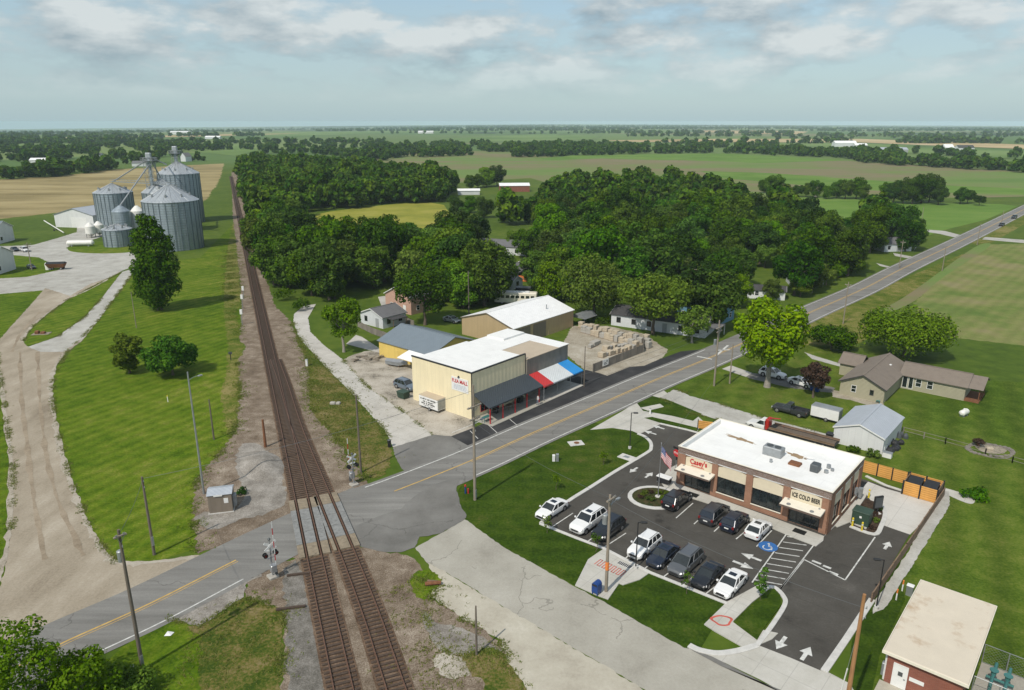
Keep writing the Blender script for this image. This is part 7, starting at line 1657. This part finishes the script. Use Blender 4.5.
car('white sedan alone at the left end of the row facing the lawn', 551.5,513.5, 'sedan', 'paint_white', -V, group=ROW1)
car('large white SUV with a sunroof, second from the left end by the lawn', 588,526, 'big_suv', 'paint_white', -V, group=ROW1)
car('black SUV behind the wooden pole, right of the large white SUV', 608,533.5, 'suv', 'paint_black', -V, group=ROW1)
car('white SUV with roof rails by the pavement with the red zigzag', 644,551, 'suv', 'paint_white', -V, group=ROW1)
car('dark navy sedan between the white SUV and the grey minivan', 662.5,560, 'sedan', 'paint_navy', -V, group=ROW1)
car('grey minivan in the row facing the lawn', 685,567.5, 'minivan', 'paint_grey', -V, group=ROW1)
car('glossy black sedan between the grey minivan and the last white sedan', 707,580, 'sedan', 'paint_black', -V, group=ROW1)
car('white sedan with a sunroof at the right end by the white walkway', 730,588.5, 'sedan', 'paint_white', -V, group=ROW1)
car('black SUV beside the round flower bed with the flagpole', 676.5,504, 'suv', 'paint_black', V, group=ROW2)
car('dark grey minivan with red tail lights before the second store window', 714.5,518, 'minivan', 'paint_charcoal', V, group=ROW2)
car('dark navy SUV next to the grey minivan before the store', 734.5,526, 'suv', 'paint_navy', V, group=ROW2, s=.97)
car('small white hatchback nearest the store ice canopy', 758,533.5, 'hatch', 'paint_white', V, group=ROW2)
car('white SUV parked on the driveway behind the lime maple trunk', 772.5,377, 'suv', 'paint_white', at(800,385)-at(752,374))
car('white car half hidden by the purple tree on the ranch driveway', 801,385.5, 'sedan', 'paint_white', at(820,390)-at(785,380))
car('blue grey SUV parked at the end of the yellow shop wall', 406,389, 'suv', 'paint_bluegrey', U)
car('dark car driving on the far road, the nearer of the two', 1001.5,226, 'sedan', 'paint_black', at(864,289)-at(1024,209), name='car')
car('dark car driving on the far road, the farther of the two', 1014,218.5, 'suv', 'paint_charcoal', at(864,289)-at(1024,209), name='car')
car('dark car on the gravel between the two left edge sheds', 15,251, 'sedan', 'paint_black', U)
car('white and dark car on the gravel by the left shed, right of the black one', 25,251.5, 'suv', 'paint_white', U)
car('dark car parked at the foot of the pale pole on the grain yard', 31.5,268.5, 'sedan', 'paint_charcoal', U, s=.9)
car('grey car in the shade behind the tan warehouse', 452,322, 'sedan', 'paint_silver', U)
def wheels(t_, spots, r_=.38, w_=.24, rim=True):
    for x, y in spots:
        m = MB(); m.cyl((x,y-w_/2,r_),(x,y+w_/2,r_),r_,r_,16); wl = m.build('wheel', M['rubber'], t_)
        if rim: m = MB(); sd = 1 if y > 0 else -1; m.cyl((x,y+sd*(w_/2+.001),r_),(x,y+sd*(w_/2+.012),r_),r_*.6,r_*.55,12); m.build('rim', M['rim'], wl)
def pickup(label, x, y, heading, pm, bed=True, L_=5.6):
    t_ = thing('pickup_truck', label, 'pickup truck', at(x,y), math.atan2(heading.y, heading.x)); hl = L_/2; hw = .98
    def ring(xx, w, z0, z1): return [(xx,-w*.9,z0),(xx,-w,z0+.15),(xx,-w,z1*.75),(xx,-w*.94,z1),(xx,w*.94,z1),(xx,w,z1*.75),(xx,w,z0+.15),(xx,w*.9,z0)]
    m = MB(); m.loft([ring(-.35,hw,.4,1.15),ring(.9,hw,.4,1.15),ring(1.2,hw*.99,.42,1.12),ring(hl-.25,hw*.93,.45,1.04),ring(hl,hw*.8,.55,.85)]); b = m.build('body', M[pm], t_); md = b.modifiers.new('bevel','BEVEL'); md.width = .04; md.segments = 2; md.limit_method = 'ANGLE'
    m = MB(); m.loft([[(-.33,-hw*.9,1.14),(1.05,-hw*.9,1.14),(1.05,hw*.9,1.14),(-.33,hw*.9,1.14)],[(-.22,-hw*.76,1.78),(.45,-hw*.76,1.78),(.45,hw*.76,1.78),(-.22,hw*.76,1.78)]]); m.build('windows', M['car_glass'], t_)
    m = MB(); m.bbox(-.27,-hw*.77,1.75,.5,hw*.77,1.85,.04); m.build('roof', M[pm], t_)
    for sd in (-1,1):
        for xa, xb in ((-.3,-.2),(1.05,.46)): m = MB(); m.cyl((xa,sd*hw*.9,1.13),(xb,sd*hw*.765,1.77),.045,.045,6); m.build('pillar', M[pm], t_)
    if bed:
        m = MB(); m.box(-hl,-hw,.45,-.4,-hw+.07,1.18); m.box(-hl,hw-.07,.45,-.4,hw,1.18); m.box(-hl,-hw+.071,.45,-hl+.07,hw-.071,1.18); m.box(-.47,-hw+.071,.45,-.4,hw-.071,1.18); m.box(-hl+.071,-hw+.071,.6,-.471,hw-.071,.68); m.build('bed', M[pm], t_)
    wheels(t_, [(hl-.95,hw-.1),(hl-.95,-hw+.1),(-hl+1.05,hw-.1),(-hl+1.05,-hw+.1)], .4)
    for sd in (-1,1):
        m = MB(); m.box(hl-.12,sd*.78-.14,.72,hl+.01,sd*.78+.1,.90) if False else m.box(hl-.2,sd*.72-.12,.70,hl-.0,sd*.72+.12,.86); m.build('headlight', M['lamp_glass'], t_)
        m = MB(); m.box(-hl-.02,sd*.88-.07,.75,-hl+.03,sd*.88+.07,1.12); m.build('taillight', M['tail_lens'], t_)
    m = MB(); m.box(hl-.02,-.85,.45,hl+.07,.85,.62); m.build('bumper', M['silver'], t_)
    return t_
pickup('dark grey pickup truck parked on the lawn beside the small white trailer', 790,413.5, at(770,408)-at(810,418), 'paint_charcoal')
tr = pickup('white truck hitched to the long flatbed trailer behind the brick store', 764,430, at(748,424)-at(790,436), 'paint_white', False, 5.2)
fb_ = thing('flatbed_trailer', 'long black flatbed trailer with rusty rims and red winch behind the brick store', 'trailer', at(800,440), math.atan2((at(770,430)-at(830,446)).y,(at(770,430)-at(830,446)).x))
m = MB(); m.bbox(-5.2,-1.25,.75,4.6,1.25,.95,.03); m.build('deck', M['black'], fb_); m = MB(); m.box(-5.2,1.1,.951,4.4,1.25,1.25); m.box(-5.2,-1.25,.951,4.4,-1.1,1.25); m.build('side_rail', M['wood_brown'], fb_)
m = MB(); m.box(-5.0,-.6,.952,3.6,.6,1.05); m.build('load', M['bark'], fb_); m = MB(); m.bbox(4.62,-.7,.5,5.2,.7,2.2,.08); m.build('winch_tower', M['paint_red'], fb_); m = MB(); m.cyl((4.9,0,2.2),(3.2,0,2.5),.1,.08,8); m.build('boom', M['paint_red'], fb_)
wheels(fb_, [(-3.6,1.05),(-3.6,-1.05),(-2.5,1.05),(-2.5,-1.05)], .42)
m = MB(); m.box(5.21,-.08,.55,6.2,.08,.7); m.build('drawbar', M['black'], fb_)
def box_trailer(label, x, y, heading, L_, W_, H_, roofm, sign=False):
    t_ = thing('box_trailer', label, 'trailer', at(x,y), math.atan2(heading.y, heading.x)); m = MB(); m.bbox(-L_/2,-W_/2,.45,L_/2,W_/2,H_,.06); m.build('body', M['white'], t_)
    m = MB(); m.bbox(-L_/2-.02,-W_/2-.02,H_+.002,L_/2+.02,W_/2+.02,H_+.07,.03); m.build('roof', M[roofm], t_); wheels(t_, [(-.3,W_/2-.05),(-.3,-W_/2+.05)], .33)
    m = MB(); m.cyl((L_/2,-.5,.5),(L_/2+1.1,0,.5),.05,.05,6); m.cyl((L_/2,.5,.5),(L_/2+1.1,0,.5),.05,.05,6); m.cyl((L_/2+.95,0,.1),(L_/2+.95,0,.7),.05,.05,6); m.build('drawbar', M['black'], t_)
    m = MB(); m.box(-L_/2-.012,-W_/2+.12,.55,-L_/2-.001,W_/2-.12,H_-.12); m.build('rear_door', M['steel'], t_)
    m = MB(); m.box(-L_/2-.01,-W_/2-.012,.45,L_/2+.01,-W_/2-.001,.52); m.box(-L_/2-.01,W_/2+.001,.45,L_/2+.01,W_/2+.012,.52); m.build('trim', M['steel_dark'], t_)
    if sign:
        r = random.Random(3); m = MB()
        for z, h_, wd in ((H_-.55,.26,.8),(H_-.95,.2,.5),(H_-1.3,.24,.7),(H_-1.55,.10,.5)):
            x = -L_/2*wd
            while x < L_/2*wd: l = r.uniform(.10,.26); m.box(x,W_/2+.004,z,x+l,W_/2+.016,z+h_*r.uniform(.75,1)); x += l+(.05 if r.random() < .75 else .22)
        m.build('painted_lettering', M['sign_dark'], t_)
    return t_
box_trailer('white box trailer with dark painted lettering and tan roof against the yellow wall', 432.5,409, -U, 4.4, 1.9, 2.3, 'roof_tan', True)
box_trailer('plain white enclosed trailer with grey roof on the lawn edge by the barn', 825.5,419.5, at(800,414)-at(840,424), 4.3, 1.9, 2.15, 'steel')
# motor home and covered thing behind the warehouse
rv = thing('motor_home', 'pale old bus motor home with a row of windows behind the white roofed warehouse', 'bus', at(516,303.5), R(-8)); m = MB(); m.bbox(-5.5,-1.25,.5,5.5,1.25,3.1,.18); m.build('body', M['cream_pale'], rv); m = MB(); [m.box(-5.1+k*1.3,-1.262,1.7,-4.2+k*1.3,-1.251,2.4) for k in range(8)]; m.build('window_row', M['glass'], rv); wheels(rv, [(-3.5,1.05),(-3.5,-1.05),(3.6,1.05),(3.6,-1.05)], .48); m = MB(); m.bbox(-4.5,-.9,3.11,3.5,.9,3.25,.05); m.build('roof', M['white'], rv)
dt = thing('dump_trailer', 'black trailer with a dark cover standing behind the pale bus', 'trailer', at(527,297), R(-8)); m = MB(); m.bbox(-3,-1.1,.6,3,1.1,2.6,.08); m.build('body', M['black'], dt); wheels(dt, [(-1,1.0),(-1,-1.0),(1,1.0),(1,-1.0)], .42); m = MB(); m.bbox(-3.05,-1.15,2.61,3.05,1.15,2.75,.05); m.build('cover', M['steel_dark'], dt)
wg = thing('grain_wagon', 'brown covered wagon at the tip of the grass patch by the grain yard', 'wagon', at(57,269.5), R(10)); m = MB(); m.loft([[(-2.2,-.8,.7),(2.2,-.8,.7),(2.2,.8,.7),(-2.2,.8,.7)],[(-2.8,-1.3,2.0),(2.8,-1.3,2.0),(2.8,1.3,2.0),(-2.8,1.3,2.0)]]); m.build('box', M['rust'], wg); m = MB(); m.loft([[(-2.8,-1.3,2.01),(2.8,-1.3,2.01),(2.8,1.3,2.01),(-2.8,1.3,2.01)],[(-2.6,-.2,2.5),(2.6,-.2,2.5),(2.6,.2,2.5),(-2.6,.2,2.5)]]); m.build('cover', M['frame_dark'], wg); wheels(wg, [(-1.6,1.0),(-1.6,-1.0),(1.6,1.0),(1.6,-1.0)], .4)
wt = thing('water_tank', 'upright white plastic tank left of the brown covered wagon', 'tank', at(49.5,269.5)); m = MB(); m.lathe([(1.1,0),(1.15,1.8),(.9,2.2),(.3,2.4),(.01,2.42)],16); m.build('body', M['tank_white'], wt); m = MB(); m.cyl((0,0,2.4),(0,0,2.5),.25,.25,10); m.build('cap', M['frame_dark'], wt)

# ---------------------------------------------------------------- person on the shop pavement
M['skin'] = plain('skin', (.42,.26,.18), .6); M['shirt'] = plain('shirt_white', (.72,.72,.74), .85); M['trousers'] = plain('trousers_grey', (.16,.19,.26), .9); M['hair'] = plain('hair_dark', (.03,.022,.018), .8)
def person(label, loc, rz):
    bm = bmesh.new(); J = {}
    P_ = {'pel':(0,0,.95),'spi':(0,.01,1.18),'che':(0,.0,1.38),'nec':(0,0,1.52),'hea':(0,.02,1.64),'top':(0,.01,1.74),'ls':(-.19,0,1.44),'le':(-.27,-.02,1.16),'lw':(-.26,.12,.94),'lh':(-.25,.17,.86),'rs':(.19,0,1.44),'re':(.27,-.02,1.16),'rw':(.28,.08,.92),'rh':(.28,.10,.82),'lp':(-.1,0,.90),'lk':(-.11,.03,.5),'la':(-.12,-.02,.09),'lt':(-.13,.14,.05),'rp':(.1,0,.90),'rk':(.12,.10,.5),'ra':(.12,.12,.09),'rt':(.13,.28,.05)}
    rad = dict(pel=.145,spi=.125,che=.15,nec=.06,hea=.095,top=.08,ls=.065,le=.045,lw=.032,lh=.035,rs=.065,re=.045,rw=.032,rh=.035,lp=.09,lk=.06,la=.042,lt=.035,rp=.09,rk=.06,ra=.042,rt=.035)
    for k, p in P_.items(): J[k] = bm.verts.new(p)
    for a, b in (('pel','spi'),('spi','che'),('che','nec'),('nec','hea'),('hea','top'),('che','ls'),('ls','le'),('le','lw'),('lw','lh'),('che','rs'),('rs','re'),('re','rw'),('rw','rh'),('pel','lp'),('lp','lk'),('lk','la'),('la','lt'),('pel','rp'),('rp','rk'),('rk','ra'),('ra','rt')): bm.edges.new((J[a],J[b]))
    me = bpy.data.meshes.new('person'); bm.to_mesh(me); bm.free(); o = bpy.data.objects.new('person', me); COL.objects.link(o)
    md = o.modifiers.new('skin','SKIN')
    for i, k in enumerate(P_): me.skin_vertices[0].data[i].radius = (rad[k], rad[k]*(.75 if k in ('pel','spi','che') else 1)); 
    me.skin_vertices[0].data[0].use_root = True
    s2 = o.modifiers.new('sub','SUBSURF'); s2.levels = 2; s2.render_levels = 2
    dg = bpy.context.evaluated_depsgraph_get(); m2 = bpy.data.meshes.new_from_object(o.evaluated_get(dg)); o.modifiers.clear(); o.data = m2; m2.name = 'person'
    for mm in ('skin','shirt','trousers','hair'): m2.materials.append(M[mm])
    for p in m2.polygons:
        c = p.center; p.use_smooth = True
        p.material_index = 3 if (c.z > 1.68 or (c.z > 1.58 and c.y < -.01)) else (0 if c.z > 1.50 or (abs(c.x) > .2 and c.z < 1.1 and c.z > .75) else (1 if c.z > .95 else (2 if c.z > .1 else 3)))
    fm = MB(); 
    for x in (-.035,.035): fm.cyl((x,.105,1.655),(x,.118,1.655),.014,.012,8)
    fc = fm.build('eyes', M['hair'], o); nm = MB(); nm.loft([[(-.014,.10,1.61),(.014,.10,1.61),(0,.10,1.66)],[(-.006,.135,1.615),(.006,.135,1.615),(0,.115,1.655)]]); nm.build('nose', M['skin'], o); mm = MB(); mm.box(-.03,.098,1.575,.03,.113,1.585); mm.build('mouth', M['flag_red'], o)
    o.location = loc; o.rotation_euler.z = rz; return tag(o, label, 'person')
person('person in a white shirt and grey trousers walking at the edge of the dark awning', loc_uv(C0, 4.05, 11.6)+Vector((0,0,.13)), R(120))
# ---------------------------------------------------------------- aerial haze
hz = MB(); hz.box(-15000,-15000,-140,15000,15000,47.5); ho = hz.build('haze', bpy.data.materials.new('haze_air')); ho['kind'] = 'stuff'
hm = ho.data.materials[0]; hm.use_nodes = True; hm.node_tree.nodes.clear()
o_ = hm.node_tree.nodes.new('ShaderNodeOutputMaterial'); pv = hm.node_tree.nodes.new('ShaderNodeVolumePrincipled')
pv.inputs['Color'].default_value = (.70,.88,.98,1); pv.inputs['Density'].default_value = .00008; pv.inputs['Anisotropy'].default_value = -.2
hm.node_tree.links.new(pv.outputs[0], o_.inputs['Volume'])
# ---------------------------------------------------------------- camera, sun, sky
cam = bpy.data.cameras.new('camera'); co = bpy.data.objects.new('camera', cam); COL.objects.link(co)
co.location = (0, 0, CAM_H); co.rotation_euler = (PI/2 - TILT, 0, 0)
cam.sensor_width = 36; cam.lens = 36*FOC/1024; cam.clip_start = .5; cam.clip_end = 60000
sc.camera = co
SUN_EL = R(50); AZ = R(234)                      # direction the light comes FROM, world angle
sun = bpy.data.lights.new('sun', 'SUN'); sun.energy = 3.55; sun.angle = R(.53); sun.color = (1, .935, .83)
so = bpy.data.objects.new('sun', sun); COL.objects.link(so)
dv = Vector((math.cos(AZ)*math.cos(SUN_EL), math.sin(AZ)*math.cos(SUN_EL), math.sin(SUN_EL)))
so.rotation_euler = dv.to_track_quat('Z', 'Y').to_euler(); so.location = (0, 0, 80)
w = bpy.data.worlds.new('World'); sc.world = w; w.use_nodes = True
nt = w.node_tree; nt.nodes.clear()
def N(t, **k):
    o = nt.nodes.new(t)
    for a, b in k.items(): setattr(o, a, b)
    return o
L = nt.links.new
SS = .125
def sk(r, g, b):                                     # display colour -> sky radiance at this strength
    f = lambda c: ((c/255+.055)/1.055)**2.4/SS
    return (f(r), f(g), f(b))
CLO, CHI, HORC, VEILC = sk(146,164,174), sk(218,224,224), sk(170,198,207), sk(182,200,206)
out = N('ShaderNodeOutputWorld'); bg = N('ShaderNodeBackground'); bg.inputs['Strength'].default_value = SS
sky = N('ShaderNodeTexSky', sky_type='NISHITA'); sky.sun_disc = False
sky.sun_elevation = SUN_EL; sky.sun_rotation = PI/2 - AZ
sky.air_density = 1.0; sky.dust_density = .8; sky.ozone_density = 1.2
tc = N('ShaderNodeTexCoord'); sep = N('ShaderNodeSeparateXYZ'); L(tc.outputs['Generated'], sep.inputs[0])
def mth(op, a, b=None, clamp=False):
    o = N('ShaderNodeMath', operation=op, use_clamp=clamp)
    for i, v in enumerate((a, b)):
        if v is None: continue
        if isinstance(v, (int, float)): o.inputs[i].default_value = v
        else: L(v, o.inputs[i])
    return o.outputs[0]
zc = mth('MAXIMUM', sep.outputs[2], 0.0)
cx = N('ShaderNodeCombineXYZ'); L(sep.outputs[0], cx.inputs[0]); L(sep.outputs[1], cx.inputs[1]); L(mth('MULTIPLY', zc, 2.7), cx.inputs[2])
def noise(vec, s, d, r, off=(0,0,0), scl=(1,1,1), dist=0.0):
    mp = N('ShaderNodeMapping'); mp.inputs['Location'].default_value = off; mp.inputs['Scale'].default_value = scl; L(vec, mp.inputs[0])
    n = N('ShaderNodeTexNoise'); n.inputs['Scale'].default_value = s; n.inputs['Detail'].default_value = d; n.inputs['Roughness'].default_value = r; n.inputs['Distortion'].default_value = dist
    L(mp.outputs[0], n.inputs['Vector']); return n.outputs['Fac']
def ramp(f, stops):
    r = N('ShaderNodeValToRGB'); e = r.color_ramp.elements
    while len(e) < len(stops): e.new(.5)
    for el, (p, c) in zip(e, stops): el.position = p; el.color = (*c, 1) if isinstance(c, tuple) else (c, c, c, 1)
    L(f, r.inputs[0]); return r.outputs[0]
def mixc(f, a, b):
    o = N('ShaderNodeMix', data_type='RGBA')
    for s, v in ((o.inputs[0], f), (o.inputs[6], a), (o.inputs[7], b)):
        if isinstance(v, tuple): s.default_value = (*v, 1)
        elif isinstance(v, (int, float)): s.default_value = v
        else: L(v, s)
    return o.outputs[2]
# a thin veil, and broken cumulus lit from above with greyer undersides
veil = ramp(noise(cx.outputs[0], 3.2, 6, .6, (3.1,.4,0), (1,1,1.6), .5), [(.36, 0.0), (.70, 1.0)])
n0 = noise(cx.outputs[0], 8.6, 9, .56, (1.7,6.2,.35)); n1 = noise(cx.outputs[0], 8.6, 9, .56, (1.7,6.2,.44))
big = noise(cx.outputs[0], 1.7, 3, .5, (5.3,1.2,.2))
cov = mth('ADD', mth('MULTIPLY', n0, .68), mth('MULTIPLY', big, .42))
lo = ramp(cov, [(.50, 0.0), (.60, 1.0)])
lit = mth('ADD', mth('MULTIPLY', mth('SUBTRACT', n0, n1), 3.2), .52, clamp=True)
shade = mixc(lit, CLO, CHI)
band = mth('MULTIPLY', mth('SUBTRACT', sep.outputs[2], .022), 16, clamp=True)
hor = mth('SUBTRACT', 1.0, mth('MULTIPLY', zc, 3.2), clamp=True)
base = mixc(mth('MULTIPLY', hor, .8), sky.outputs[0], HORC)
col = mixc(mth('MULTIPLY', mth('MULTIPLY', veil, band), .45), base, VEILC)
col = mixc(mth('MULTIPLY', mth('MULTIPLY', lo, band), .85), col, shade)
L(col, bg.inputs[0]); L(bg.outputs[0], out.inputs[0])
sc.view_settings.view_transform = 'Standard'; sc.view_settings.look = 'None'
sc.view_settings.exposure = 0; sc.view_settings.gamma = 1; sc.view_settings.use_curve_mapping = False
sc.cycles.max_bounces = 6; sc.cycles.diffuse_bounces = 2; sc.cycles.glossy_bounces = 3; sc.cycles.transmission_bounces = 4; sc.cycles.transparent_max_bounces = 6
sc.cycles.volume_bounces = 1
